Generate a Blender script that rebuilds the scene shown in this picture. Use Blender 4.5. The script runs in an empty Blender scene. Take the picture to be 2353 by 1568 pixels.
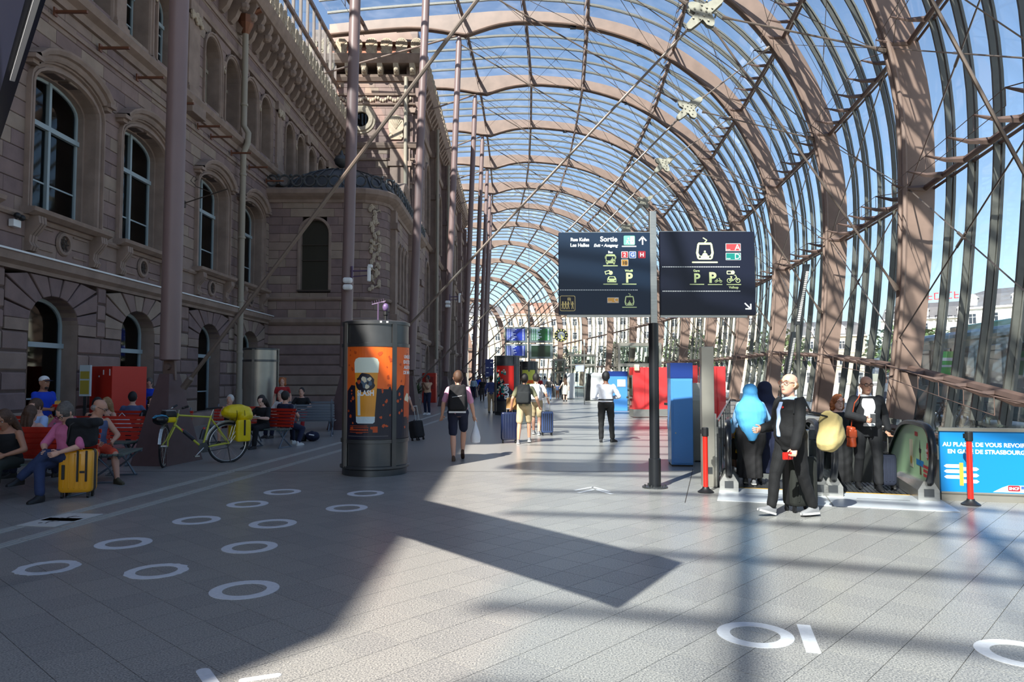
import bpy, bmesh, math, random
import numpy as np
from mathutils import Vector, Matrix, Euler
from mathutils.geometry import tessellate_polygon
random.seed(7)
SC = bpy.context.scene
COL = SC.collection
R = math.radians
# ------------------------------------------------------------------ camera, sky, sun, exposure
FPX = 1680.0
EYE = 1.65
PITCH = math.atan(84/FPX)
cam_d = bpy.data.cameras.new('camera'); cam = bpy.data.objects.new('camera', cam_d); COL.objects.link(cam)
cam.location = (0, 0, EYE); cam.rotation_euler = (math.pi/2+PITCH, 0, 0)
cam_d.sensor_width = 36; cam_d.lens = FPX/2353*36; cam_d.clip_end = 900; cam_d.clip_start = .05
SC.camera = cam
SUN = Vector((.58, .98, -1.0)).normalized()          # direction the light travels
sd = bpy.data.lights.new('sun', 'SUN'); sd.energy = 14.5; sd.angle = R(.55); sd.color = (1, .94, .85)
so = bpy.data.objects.new('sun', sd); COL.objects.link(so)
so.rotation_euler = SUN.to_track_quat('-Z', 'Y').to_euler(); so.location = (-30, -40, 60)
W = bpy.data.worlds.new('world'); SC.world = W; W.use_nodes = True
wn = W.node_tree.nodes; wl = W.node_tree.links
bg = wn['Background']; sky = wn.new('ShaderNodeTexSky'); sky.sky_type = 'NISHITA'; sky.sun_disc = False
sky.sun_elevation = math.asin(-SUN.z); sky.sun_rotation = math.atan2(-SUN.x, -SUN.y)
sky.air_density = 1.0; sky.dust_density = .9; sky.ozone_density = 1.5; sky.altitude = 150
wl.new(sky.outputs[0], bg.inputs[0]); bg.inputs[1].default_value = .25
SC.view_settings.view_transform = 'Standard'; SC.view_settings.look = 'None'
SC.view_settings.gamma = 1; SC.view_settings.use_curve_mapping = False
SC.view_settings.exposure = -.25
SC.cycles.max_bounces = 7; SC.cycles.transparent_max_bounces = 40; SC.cycles.diffuse_bounces = 4
SC.cycles.glossy_bounces = 3; SC.cycles.caustics_reflective = False; SC.cycles.caustics_refractive = False
SC.cycles.sample_clamp_indirect = 6

# ------------------------------------------------------------------ places on the ground as seen by the photographer
cp, sp = math.cos(PITCH), math.sin(PITCH)
def ray(px, py):
    x = (px-1176.5)/FPX; y = -(py-784)/FPX
    return Vector((x, cp-sp*y, sp+cp*y))
def G(px, py, z=0.0):
    d = ray(px, py); t = (z-EYE)/d.z
    return Vector((d.x*t, d.y*t, z))
def AY(px, py, Y):
    d = ray(px, py); t = Y/d.y
    return Vector((d.x*t, Y, EYE+d.z*t))

# ------------------------------------------------------------------ materials
def srgb(c):
    return tuple((v/255/12.92 if v/255 <= .04045 else ((v/255+.055)/1.055)**2.4) for v in c)
MATS = {}
def mat(name, rgb, rough=.6, metal=0, var=0, vscale=6, bump=0, bscale=40, spec=.5, emit=0, rgb2=None, detail=3, coat=0, stretch=None):
    m = bpy.data.materials.new(name); m.use_nodes = True; nt = m.node_tree; n = nt.nodes; l = nt.links
    b = n['Principled BSDF']; c = srgb(rgb)+(1,)
    b.inputs['Base Color'].default_value = c; b.inputs['Roughness'].default_value = rough
    b.inputs['Metallic'].default_value = metal; b.inputs['Specular IOR Level'].default_value = spec
    if coat: b.inputs['Coat Weight'].default_value = coat
    if emit: b.inputs['Emission Color'].default_value = c; b.inputs['Emission Strength'].default_value = emit
    if var or bump:
        tc = n.new('ShaderNodeTexCoord'); co = tc.outputs['Object']
        if stretch:
            mp = n.new('ShaderNodeMapping'); mp.inputs['Scale'].default_value = stretch; l.new(co, mp.inputs[0]); co = mp.outputs[0]
    if var:
        tx = n.new('ShaderNodeTexNoise'); tx.inputs['Scale'].default_value = vscale; tx.inputs['Detail'].default_value = detail
        l.new(co, tx.inputs['Vector'])
        rp = n.new('ShaderNodeValToRGB'); e = rp.color_ramp.elements
        e[0].position = .32; e[1].position = .68
        c2 = srgb(rgb2) if rgb2 else tuple(min(1, v*(1+var)) for v in c[:3])
        e[0].color = tuple(v*(1-var) for v in c[:3])+(1,) if not rgb2 else c
        e[1].color = c2+(1,)
        l.new(tx.outputs['Fac'], rp.inputs[0]); l.new(rp.outputs[0], b.inputs['Base Color'])
    if bump:
        tb = n.new('ShaderNodeTexNoise'); tb.inputs['Scale'].default_value = bscale; tb.inputs['Detail'].default_value = 4
        l.new(co, tb.inputs['Vector'])
        bp = n.new('ShaderNodeBump'); bp.inputs['Strength'].default_value = bump; bp.inputs['Distance'].default_value = .01
        l.new(tb.outputs['Fac'], bp.inputs['Height']); l.new(bp.outputs[0], b.inputs['Normal'])
    MATS[name] = m
    return m
def glassmat(name, tint=(.86, .93, .97), refl=.9, dirt=.02):
    m = bpy.data.materials.new(name); m.use_nodes = True; nt = m.node_tree; n = nt.nodes; l = nt.links
    n.remove(n['Principled BSDF']); out = n['Material Output']
    tr = n.new('ShaderNodeBsdfTransparent'); tr.inputs[0].default_value = tint+(1,)
    gl = n.new('ShaderNodeBsdfGlossy'); gl.inputs['Roughness'].default_value = .03
    fr = n.new('ShaderNodeFresnel'); fr.inputs[0].default_value = 1.42
    mu = n.new('ShaderNodeMath'); mu.operation = 'MULTIPLY'; mu.inputs[1].default_value = refl; l.new(fr.outputs[0], mu.inputs[0])
    mx = n.new('ShaderNodeMixShader'); l.new(mu.outputs[0], mx.inputs[0]); l.new(tr.outputs[0], mx.inputs[1]); l.new(gl.outputs[0], mx.inputs[2])
    last = mx
    if dirt:
        tc = n.new('ShaderNodeTexCoord'); mp = n.new('ShaderNodeMapping'); mp.inputs['Scale'].default_value = (.5, .5, .12)
        l.new(tc.outputs['Object'], mp.inputs[0])
        no = n.new('ShaderNodeTexNoise'); no.inputs['Scale'].default_value = 2.2; no.inputs['Detail'].default_value = 6; l.new(mp.outputs[0], no.inputs['Vector'])
        mr = n.new('ShaderNodeMapRange'); mr.inputs[1].default_value = .42; mr.inputs[2].default_value = .8; mr.inputs[3].default_value = dirt*.3; mr.inputs[4].default_value = dirt*4
        l.new(no.outputs['Fac'], mr.inputs[0])
        df = n.new('ShaderNodeBsdfTranslucent'); df.inputs[0].default_value = (.8, .82, .85, 1)
        m2 = n.new('ShaderNodeMixShader'); l.new(mr.outputs[0], m2.inputs[0]); l.new(mx.outputs[0], m2.inputs[1]); l.new(df.outputs[0], m2.inputs[2]); last = m2
    l.new(last.outputs[0], out.inputs[0]); MATS[name] = m
    return m

STEEL = mat('bronze_paint', (128, 106, 94), .5, var=.12, vscale=1.5)
STEELD = mat('bronze_paint_dark', (100, 80, 72), .5, var=.1, vscale=2)
MULL = mat('mullion_grey', (82, 82, 76), .45, var=.1)
CABLE = mat('cable_steel', (120, 108, 100), .4, .5)
RODM = mat('rod_steel', (112, 99, 90), .4, .3)
CAST = mat('cast_steel', (150, 146, 131), .55, var=.15, vscale=5)
PLUM = mat('plum_paint', (126, 104, 101), .42, var=.06, vscale=1)
PLUMD = mat('plum_plate', (84, 62, 62), .6, var=.1)
GLASS = glassmat('canopy_glass', (.84, .92, .96), .9, .02)
WGLASS = glassmat('window_glass', (.5, .56, .6), 1.0, 0)
CLG = glassmat('clerestory_glass', (.86, .93, .97), .3, .03)
BAL = glassmat('clear_glass', (.8, .88, .86), .9, 0)
BLACK = mat('black_rubber', (22, 22, 24), .5)
BLACKG = mat('black_gloss', (16, 17, 20), .25)
CHROME = mat('brushed_steel', (186, 184, 178), .32, .85, var=.08, stretch=(1, 1, 12))
STAIN = mat('stainless_sheet', (168, 163, 152), .38, .7, var=.1, vscale=2)
DKST = mat('dark_steel', (86, 88, 90), .35, .75, var=.12, vscale=3)
WHITE = mat('white_paint', (232, 232, 230), .45)
REDP = mat('red_post', (206, 34, 22), .35, coat=.4)
NAVY = mat('navy_sign', (11, 17, 38), .4)
RAILHL = mat('rail_highlight_white', (214, 214, 216), .3)  # white colour holds the highlight of the overhead sign's chrome rail
NAVY2 = mat('navy_sign_blue', (8, 34, 58), .4)

# ------------------------------------------------------------------ mesh builder
_aux = bpy.data.scenes.new('workbench_scene')
def evaluated_mesh(o):
    _aux.collection.objects.link(o); vl = _aux.view_layers[0]; vl.update(); dg = vl.depsgraph
    me = bpy.data.meshes.new_from_object(o.evaluated_get(dg)); _aux.collection.objects.unlink(o); return me
class MB:
    def __init__(s): s.v = []; s.f = []; s.m = []
    def add(s, V, F, mi=0):
        o = len(s.v); s.v.extend([tuple(p) for p in V])
        for f in F: s.f.append(tuple(i+o for i in f)); s.m.append(mi)
    def box(s, c, d, rz=0, mi=0, M=None):
        x, y, z = d[0]/2, d[1]/2, d[2]/2
        V = [Vector((a*x, b*y, e*z)) for e in (-1, 1) for b in (-1, 1) for a in (-1, 1)]
        if rz: V = [Matrix.Rotation(rz, 3, 'Z') @ v for v in V]
        V = [v+Vector(c) for v in V]
        if M: V = [M @ v for v in V]
        s.add(V, [(0, 2, 3, 1), (4, 5, 7, 6), (0, 1, 5, 4), (2, 6, 7, 3), (0, 4, 6, 2), (1, 3, 7, 5)], mi)
        return s
    def bb(s, x0, x1, y0, y1, z0, z1, mi=0):
        return s.box(((x0+x1)/2, (y0+y1)/2, (z0+z1)/2), (x1-x0, y1-y0, z1-z0), mi=mi)
    def rings(s, RR, closed=True, cap=True, mi=0):
        """RR: list of rings (equal counts)"""
        n = len(RR[0]); V = [p for r in RR for p in r]; F = []
        for i in range(len(RR)-1):
            for j in range(n if closed else n-1):
                k = (j+1) % n; F.append((i*n+j, i*n+k, (i+1)*n+k, (i+1)*n+j))
        if cap and closed: F.append(tuple(range(n-1, -1, -1))); F.append(tuple((len(RR)-1)*n+j for j in range(n)))
        s.add(V, F, mi); return s
    def tube(s, pts, r, n=8, mi=0, cap=True, up=None):
        pts = [Vector(p) for p in pts]; RR = []
        rs = r if isinstance(r, (list, tuple)) else [r]*len(pts)
        ref = Vector(up) if up else None
        for i, p in enumerate(pts):
            t = (pts[min(i+1, len(pts)-1)]-pts[max(i-1, 0)])
            if t.length < 1e-9: t = Vector((0, 0, 1))
            t.normalize()
            if ref is None: ref = Vector((0, 0, 1)) if abs(t.z) < .9 else Vector((1, 0, 0))
            a = t.cross(ref)
            if a.length < 1e-6: a = t.cross(Vector((0, 1, 0)))
            a.normalize(); b = a.cross(t).normalized(); ref = b
            rr = rs[i]; rx, ry = rr if isinstance(rr, (list, tuple)) else (rr, rr)
            RR.append([p+a*(math.cos(2*math.pi*j/n)*rx)+b*(math.sin(2*math.pi*j/n)*ry) for j in range(n)])
        # orientation: a,b,t -> outward
        RR = [list(reversed(q)) for q in RR] if True else RR
        s.rings(RR, mi=mi, cap=cap); return s
    def lathe(s, prof, c=(0, 0, 0), n=24, mi=0, a0=0, a1=None):
        full = a1 is None; a1 = 2*math.pi if full else a1; k = n if full else n+1
        RR = [[Vector((c[0]+r*math.cos(a0+(a1-a0)*j/n), c[1]+r*math.sin(a0+(a1-a0)*j/n), c[2]+z)) for j in range(k)] for r, z in prof]
        s.rings(RR, closed=full, cap=full, mi=mi); return s
    def prism(s, poly, o, u, v, w, mi=0):
        """poly 2d in axes u,v at origin o, thickness vector w"""
        o, u, v, w = Vector(o), Vector(u), Vector(v), Vector(w); n = len(poly)
        A = [o+u*p[0]+v*p[1] for p in poly]; B = [p+w for p in A]
        if u.cross(v).dot(w) < 0: A, B = B, A
        ar = sum(poly[i][0]*poly[(i+1) % n][1]-poly[(i+1) % n][0]*poly[i][1] for i in range(n))
        idx = list(range(n)) if ar > 0 else list(range(n-1, -1, -1))
        A = [A[i] for i in idx]; B = [B[i] for i in idx]
        F = [tuple(range(n-1, -1, -1)), tuple(range(n, 2*n))]+[(i, (i+1) % n, n+(i+1) % n, n+i) for i in range(n)]
        s.add(A+B, F, mi); return s
    def sphere(s, c, r, n=10, m=7, mi=0):
        r = r if isinstance(r, (list, tuple)) else (r, r, r); c = Vector(c)
        RR = []
        for i in range(m+1):
            t = -math.pi/2+math.pi*i/m; q = max(math.cos(t), .02)
            RR.append([c+Vector((r[0]*q*math.cos(2*math.pi*j/n), r[1]*q*math.sin(2*math.pi*j/n), r[2]*math.sin(t))) for j in range(n)])
        s.rings(RR, mi=mi); return s
    def obj(s, name, mats, parent=None, smooth=False, bevel=0, kind=None, label=None, cat=None, group=None, seg=2):
        me = bpy.data.meshes.new(name); me.from_pydata(s.v, [], s.f)
        if not isinstance(mats, (list, tuple)): mats = [mats]
        for m in mats: me.materials.append(m)
        if len(mats) > 1: me.polygons.foreach_set('material_index', s.m)
        if smooth: me.shade_smooth() if hasattr(me, 'shade_smooth') else None
        me.update()
        o = bpy.data.objects.new(name, me); COL.objects.link(o)
        if parent: o.parent = parent
        if smooth:
            for p in me.polygons: p.use_smooth = True
            try: me.set_sharp_from_angle(angle=R(40))
            except Exception: pass
        if bevel:
            b = o.modifiers.new('bevel', 'BEVEL'); b.width = bevel; b.segments = seg; b.limit_method = 'ANGLE'; b.angle_limit = R(35)
        tag(o, label, cat, group, kind)
        return o
def tag(o, label=None, cat=None, group=None, kind=None):
    if label: o['label'] = label
    if cat: o['category'] = cat
    if group: o['group'] = group
    if kind: o['kind'] = kind
    return o
def thing(name, label, cat, loc=(0, 0, 0), rz=0, group=None, kind=None):
    o = bpy.data.objects.new(name, None); COL.objects.link(o); o.empty_display_size = .2
    o.location = loc; o.rotation_euler = (0, 0, rz); return tag(o, label, cat, group, kind)
def copy_tree(o, parent=None, label=None):
    c = o.copy(); COL.objects.link(c); c.parent = parent
    if label: c['label'] = label
    for ch in list(o.children): copy_tree(ch, c)
    return c
def text(s, size, parent, M, m, name='lettering', align='LEFT', ext=.0015, sx=1, bold=0):
    cu = bpy.data.curves.new('t', 'FONT'); cu.body = s; cu.size = size; cu.align_x = align; cu.extrude = ext; cu.resolution_u = 3; cu.offset = bold; cu.shear = .25 if 'Ausgang' in s else 0
    t = bpy.data.objects.new('t', cu); me = evaluated_mesh(t)
    bpy.data.objects.remove(t)
    if sx != 1: me.transform(Matrix.Diagonal((sx, 1, 1, 1)))
    me.transform(M); me.materials.clear(); me.materials.append(m)
    for p in me.polygons: p.material_index = 0
    o = bpy.data.objects.new(name, me); COL.objects.link(o); o.parent = parent
    return o
# ------------------------------------------------------------------ canopy frame: stations along the curved hall
KS = {-2: ((-12.3, -14), (-1, -16.5), .78), -1: ((-10.2, -4.6), (3.7, -7), .83), 0: ((-8.3, 4.9), (6.9, 2.6), .87), 1: ((-6.69, 14.3), (9.6, 12), .90),
      2: ((-5.4, 23.7), (11.95, 21.5), .94), 3: ((-4.54, 33), (13.7, 31), .975), 4: ((-3.85, 42.6), (15, 40.8), 1), 5: ((-3.37, 52), (15.9, 50.3), 1.005),
      6: ((-3.22, 61.4), (16.3, 59.8), 1.01), 7: ((-3.12, 70.8), (16.4, 69.3), 1.005), 8: ((-3.14, 80.2), (15.9, 78.7), 1), 9: ((-3.3, 89.6), (14.6, 88.4), 1),
      10: ((-3.6, 99), (13.1, 97.8), .985), 11: ((-4.2, 108.4), (10.7, 107.3), .95), 12: ((-5.2, 117.8), (7.8, 116.8), .9), 13: ((-6.6, 127), (3.8, 126.3), .83),
      14: ((-8.4, 134.5), (-1.2, 134), .7), 15: ((-10.2, 140), (-7.6, 140), .5)}
PROF = [(-.5, 22.7), (-.27, 22.95), (-.1, 23.05), (.05, 23.1), (.2, 23.15), (.4, 22.75), (.55, 22.0), (.67, 20.95), (.79, 19.3), (.87, 17.75), (.93, 16.05), (.975, 14.2), (1.005, 12.3), (1.022, 10.2), (1.024, 8), (1.015, 5.5), (1.0, 3), (.975, 0)]
def catmull(P, n):
    out = []
    for i in range(len(P)-1):
        p0 = P[max(i-1, 0)]; p1 = P[i]; p2 = P[i+1]; p3 = P[min(i+2, len(P)-1)]
        for j in range(n):
            t = j/n; out.append(tuple(.5*((2*p1[a])+(-p0[a]+p2[a])*t+(2*p0[a]-5*p1[a]+4*p2[a]-p3[a])*t*t+(-p0[a]+3*p1[a]-3*p2[a]+p3[a])*t**3) for a in range(len(p1))))
    out.append(P[-1]); return out
PS = catmull([(u*18.9, z) for u, z in PROF], 4)      # in metres for a typical width
def station(k):
    a = math.floor(k); a = min(max(a, -2), 14); f = k-a; A, B = KS[a], KS[a+1]
    if f < 1e-6: c, l, h = A
    else:
        c = tuple(A[0][i]*(1-f)+B[0][i]*f for i in (0, 1)); l = tuple(A[1][i]*(1-f)+B[1][i]*f for i in (0, 1)); h = A[2]*(1-f)+B[2]*f
        # slight outward bow between stations is ignored: straight purlins
    return Vector((c[0], c[1], 0)), Vector((l[0], l[1], 0)), h
def SP(i, k, off=0.0):
    """point on the canopy: profile sample i, station k, offset along outward normal"""
    c, l, h = station(k); d = l-c; w = d.length; d.normalize()
    n = len(PS)-1; i = min(max(i, 0), n); a = min(int(i), n-1); f = i-a
    u = PS[a][0]*(1-f)+PS[a+1][0]*f; z = PS[a][1]*(1-f)+PS[a+1][1]*f
    tu = PS[a+1][0]-PS[a][0]; tz = PS[a+1][1]-PS[a][1]; L = math.hypot(tu, tz); nu, nz = -tz/L, tu/L
    sc = w/18.9
    p = c+d*(u*sc+nu*off); p.z = z*h+nz*off
    return p
def istart(k):
    """profile sample where the canopy meets the building"""
    for i in range(len(PS)*4):
        p = SP(i/4, k)
        lim = -11.0 if p.y < 44.5 or p.y > 93 else -6.4
        if p.x >= lim: return i/4
    return 0
NP = len(PS)-1
def izs(zt):
    return [i for i in range(NP+1) if PS[i][0] > 12*.9 or zt > 22]
def iz(z):       # sample on the right-hand side where the height is z
    best = min(range(20, NP*4+1), key=lambda q: abs((PS[min(q//4, NP-1)][1]*(1-(q % 4)/4)+PS[min(q//4+1, NP)][1]*((q % 4)/4))-z)+(50 if PS[min(q//4, NP)][0] < 8 else 0))
    return best/4
def iu(u): return min(range(NP+1), key=lambda q: abs(PS[q][0]-u*18.9))
PUR = [iu(-.27), iu(.045), iu(.235), iu(.44), iz(20.6), iz(16.9), iz(12.4), iz(7.7), iz(2.9)]

def IPF(n, k):
    if n != 8: return PUR[n]
    z = np.interp(k, [-2, 0, 1, 2, 3, 4, 6], [.3, .6, 1.1, 1.95, 2.6, 3.0, 3.1]); return iz(float(z)/station(k)[2])
roof = thing('ceiling', None, None, kind='structure')
def boxsec(path, normals, side, dep0, dep1, wid):
    """ribbon of rectangular section; path pts, outward normals, side vector; dep0/dep1 inner/outer depth"""
    RR = []
    for p, nn, d0, d1, w in zip(path, normals, dep0, dep1, wid):
        RR.append([p-nn*d0-side*w/2, p+nn*d1-side*w/2, p+nn*d1+side*w/2, p-nn*d0+side*w/2])
    return RR
def arch(k, d0, d1, w, i0, step=1.0, haunch=0):
    c, l, h = station(k); d = (l-c).normalized(); side = Vector((-d.y, d.x, 0))
    P = []; N = []; D0 = []; D1 = []; WW = []
    i = i0
    while i <= NP+1e-6:
        p = SP(i, k); q = SP(i, k, 1.0); P.append(p); N.append((q-p)); a = 1.0
        u = PS[min(int(i), NP)][0]/18.9
        hh = 0
        if haunch: hh = haunch*1.25*max(0, 1-abs(u-.045)/.2)**1.7
        tp = (.68 if i < PUR[3] else min(1, .68+.32*(i-PUR[3])/(PUR[5]-PUR[3]))) if i < PUR[7] else 1-.35*((i-PUR[7])/(NP-PUR[7]))
        D0.append(d0*tp+hh); D1.append(d1); WW.append(w); i += step
    return boxsec(P, N, side, D0, D1, WW), P
for k in range(-2, 16):
    b = MB(); i0 = istart(k)
    RR, P = arch(k, .72, .12, .34, i0, 1, .55); b.rings(RR)
    # edge beads along both inner corners
    for q in (0, 3): b.tube([r[q] for r in RR], .07, 6)
    o = b.obj('arch_rib', STEEL, roof)
# mullions (thin arches), six divisions to a bay
for k in range(-2, 15):
    for j in range(0, 6):
        kk = k+(j+.22)/6 if j == 0 else k+j/6
        i0 = istart(kk)
        b = MB(); RR, P = arch(kk, .0, .13, .07, i0, 1.5 if k < 7 else 2.5)
        for q, r in enumerate(RR):      # the bars are slimmer overhead than on the wall
            if i0+q*(1.5 if k < 7 else 2.5) < PUR[4]: r[0] = r[0]*.35+r[1]*.65; r[3] = r[3]*.35+r[2]*.65
        b.rings(RR)
        RR, P = arch(kk, -.17, .23, .1, i0, 1.5 if k < 7 else 2.5); b.rings(RR)
        b.obj('mullion', MULL, roof)
# purlins with wing brackets and cables
for k in range(-2, 15):
    for n, ip in enumerate(PUR):
        if ip < max(istart(k), istart(k+1)): continue
        ia, ic = IPF(n, k), IPF(n, k+1); a, c = SP(ia, k, -.12), SP(ic, k+1, -.12)
        b = MB(); r = .085 if n < 8 else (.13 if k < 3 else .1)
        b.tube([a, c], r, 8)
        b.tube([SP(ia, k, .12), SP(ic, k+1, .12)], .05, 4)
        if n >= 3:
            tips = []
            for j in range(1, 7):
                kk = k+j/6-.02; ip = ia+(ic-ia)*(j/6); p = SP(ip, kk, -.12); cc, ll, _ = station(kk); d = (ll-cc).normalized()
                L = .95 if n < 8 else .7
                if n in (3, 4): dr = (SP(ip, kk, -1)-SP(ip, kk)).normalized()
                else: dr = -d
                t = p+dr*L+Vector((0, 0, .12 if n > 4 else 0)); tips.append(t)
                if k < 9: b.tube([p, p+dr*L*.5, t], [(.05, .09), (.035, .06), .02], 4)
            if k < 8:
                b.tube([a]+tips, .012, 4)
                b.tube([p-Vector((0, 0, .35)) for p in tips], .01, 4)
                if n > 4:
                    for t in tips: b.tube([t, t-Vector((0, 0, .35))], .01, 4)
        elif k < 8:
            for j in range(0, 6, 1):
                p = SP(ip, k+j/6+.08, -.12); q = SP(ip, k+j/6+.08, -.75)
                b.tube([p, q], .022, 4)
            b.tube([SP(ip, k+j/6, -.75) for j in range(0, 7)], .014, 4)
        b.obj('purlin', STEELD, roof)
# glass panes, one per cell; those of the far bays joined
def pane_cell(b, ka, kb, ia, ib):
    n = max(1, int(round((ib-ia)/2))) if ib-ia > 1 else 1
    V = []; F = []
    for q in range(n+1):
        i = ia+(ib-ia)*q/n; V += [SP(i, ka, .16), SP(i, kb, .16)]
    for q in range(n): F.append((2*q, 2*q+1, 2*q+3, 2*q+2))
    b.add(V, F)
farg = MB(); cnt = 0
for k in range(-2, 15):
    for j in range(6):
        ka, kb = k+j/6+.008, k+(j+1)/6-.008; i0 = max(istart(ka), istart(kb)); lv = [i0]+[x for x in PUR if x > i0+.5]+[NP]
        for a, c in zip(lv[:-1], lv[1:]):
            if 1 <= k <= 5 and cnt < 290:
                b = MB(); pane_cell(b, ka, kb, a+.03, c-.03); b.obj('glass_pane', GLASS, roof, smooth=True); cnt += 1
            else: pane_cell(farg, ka, kb, a+.03, c-.03)
farg.obj('glass_panes_far', GLASS, roof, smooth=True, kind='stuff')
# bracing, star castings and tie rods
def inplane(k, u, z):
    c, l, h = station(k); d = (l-c).normalized(); p = c+d*u; p.z = z; return p
STAR = {1: (12.3, 12.2), 2: (11.45, 13.0), 3: (12.4, 13.5), 4: (12.6, 13.9), 5: (12.7, 14.0), 6: (12.8, 14.1), 7: (12.8, 14.1), 8: (12.6, 14.0), 9: (12.4, 13.9)}
for k, (u, z) in STAR.items():
    c, l, h = station(k); d = (l-c).normalized(); side = Vector((-d.y, d.x, 0)); o = inplane(k, u, z)
    tips = [SP(PUR[5], k, -.75), SP(PUR[6], k, -.75), inplane(k, .55, 21.6*h), SP(iz(4.5), k, -.7)]
    b = MB(); poly = []
    angs = sorted([math.atan2((t-o).z, (t-o).dot(d)) for t in (tips[0], tips[2], inplane(k, .1, 2.0), tips[3])])
    for q in range(len(angs)):
        a = angs[q]; a2 = angs[(q+1) % len(angs)]; a2 = a2 if a2 > a else a2+2*math.pi
        L = .54 if q % 2 else .7
        for da, rr in ((-.16, L*.93), (-.06, L), (.06, L), (.16, L*.93), (.34, .42)): poly.append((rr*math.cos(a+da), rr*math.sin(a+da)))
        m = (a+a2)/2; poly.append((.24*math.cos(m), .24*math.sin(m)))
        poly.append((.42*math.cos(a2-.34), .42*math.sin(a2-.34)))
    for sg in (-1, 1): b.prism(poly, o+side*(.07*sg), d, (0, 0, 1), side*.04*sg)
    for q in range(14):
        a = q*2.4; rr = .1+.03*q; p = o+d*(rr*math.cos(a)*.8)+Vector((0, 0, rr*math.sin(a)*.8)); b.tube([p-side*.15, p+side*.15], .03, 6)
    nd = b.obj('star_casting', CAST, roof)
    b = MB()
    for t, r in zip(tips, (.03, .03, .035, .035)):
        v = (t-o).normalized(); s0 = o+v*.6
        b.tube([s0, t], r, 6)
        b.tube([s0, s0+v*.35], [.07, .03], 6)
        if r < .05: b.tube([t-v*.5, t-v*.1, t], [r, .09, .09], 6)
    b.tube([o+side*.1, SP(iu(.2), k, -.8)+side*.1], .014, 4); b.tube([o, SP(iu(.44), k, -.8)], .014, 4)
    b.tube([SP(PUR[1], k, -1.2), SP(PUR[7], k, -.8)], .016, 4); b.tube([SP(PUR[1], k, -1.2)+side*.15, SP(PUR[6], k, -.8)+side*.1], .014, 4)
    b.obj('tie_rod', RODM, roof)
for k in range(0, 10):
    b = MB()
    for n, m, r in ((5, 6, .012), (6, 5, .012), (6, 7, .022), (7, 8, .022), (8, 7, .022), (7, 6, .018), (2, 3, .012), (3, 2, .012), (4, 5, .012), (1, 2, .012), (2, 1, .01), (3, 4, .012)):
        if PUR[n] < istart(k) or PUR[m] < istart(k+1): continue
        a, c = SP(PUR[n], k, -.55), SP(PUR[m], k+1, -.55); b.tube([a, c], r, 4)
        mid = (a+c)/2; v = (c-a).normalized(); b.tube([mid-v*.3, mid+v*.3], r*1.7, 5)
    # hangers
    p = SP(PUR[6], k+.5, -1.0); b.tube([SP(PUR[4], k+.3, -.3), p], .01, 4)
    b.obj('brace_cable', CABLE, roof)
# low balustrade of the canopy foot and end wall
b = MB()
for k in range(-2, 15):
    for dz, rr in ((.12, .1), ): b.tube([SP(NP, k)+Vector((0, 0, dz)), SP(NP, k+1)+Vector((0, 0, dz))], rr, 6)
b.obj('foot_rail', STEELD, roof)
b = MB()       # spot lamps on the ribs
for k in range(3, 9):
    for ii in (iu(.4), iu(.62)):
        p = SP(ii, k, -.58); b.box(p, (.34, .2, .2))
for q in range(1): b.obj('rib_lamps', BLACKG, roof, kind='stuff')

# ------------------------------------------------------------------ columns on pyramid bases
col_tags = ['nearest leaning round steel column on a pyramid base behind the yellow bicycle', 'second steel column of the row, carrying white cameras, behind the beer pillar', 'third steel column, right behind the beer pillar',
            'fourth steel column with small white camera, over the man in pink', 'fifth steel column of the receding row', 'sixth steel column of the receding row', 'seventh steel column of the receding row',
            'eighth steel column of the receding row', 'ninth steel column of the receding row', 'tenth and farthest thin steel column']
def strut_end(k): return inplane(k, *STAR[k])
for k in range(0, 11):
    c, l, h = station(k); d = (l-c).normalized(); side = Vector((-d.y, d.x, 0)); top = inplane(k, {1: .05, 2: .3, 3: .65}.get(k, .72), 22.0*h)
    if k == 0: continue
    t = thing('steel_column', col_tags[k-1], 'column', c, 0, 'steel columns along the hall')
    b = MB(); g = .62; tz = 1.72
    ax = side; RR = []
    for z, a in ((0, .6), (tz, .17)):
        RR.append([d*(a*.62)+side*a+Vector((0, 0, z)), -d*(a*.62)+side*a+Vector((0, 0, z)), -d*(a*.62)-side*a+Vector((0, 0, z)), d*(a*.62)-side*a+Vector((0, 0, z))])
    b.rings([[p for p in r] for r in RR]); b.obj('pyramid_base', PLUMD, t)
    b = MB(); b.prism([(-.14, 1.6), (.14, 1.6), (.11, 2.02), (-.11, 2.02)], side*-.03, d, (0, 0, 1), side*.06)
    b.tube([side*-.1+Vector((0, 0, 1.86)), side*.1+Vector((0, 0, 1.86))], .06, 8); b.obj('hinge', STEELD, t)
    r0 = .19; v = (top-c-Vector((0, 0, 2))); b = MB()
    b.tube([Vector((0, 0, 1.98)), Vector((0, 0, 2.0)), Vector((0, 0, 2))+v*.97, Vector((0, 0, 2))+v], [r0*.8, r0, r0*.92, r0*.5], 20)
    b.obj('shaft', PLUM, t, smooth=True)
    if k > 0 and k in STAR:      # diagonal rod to the neighbouring star casting
        b = MB(); a = Vector((0, 0, 1.45))+d*.3; e = strut_end(k)-c if k > 1 else inplane(1, 12.3, 16.6)-c
        q = e-a; b.tube([a, a+q*.012, a+q*.014, a+q*.99], [.07, .07, .04, .04], 8); b.obj('strut_rod', RODM, t)
# upper branches: from the column head to the building side
b = MB()
for k in range(1, 10):
    top = inplane(k, .72, 22.0*station(k)[2])
    c, l, h = station(k); x = -10.9 if c.y < 44 else -6.2
    b = MB(); b.tube([top, Vector((x, c.y-1, 19.3 if c.y < 44 else 20.5))], .06, 8); b.obj('wall_strut', STEEL, roof)
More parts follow.
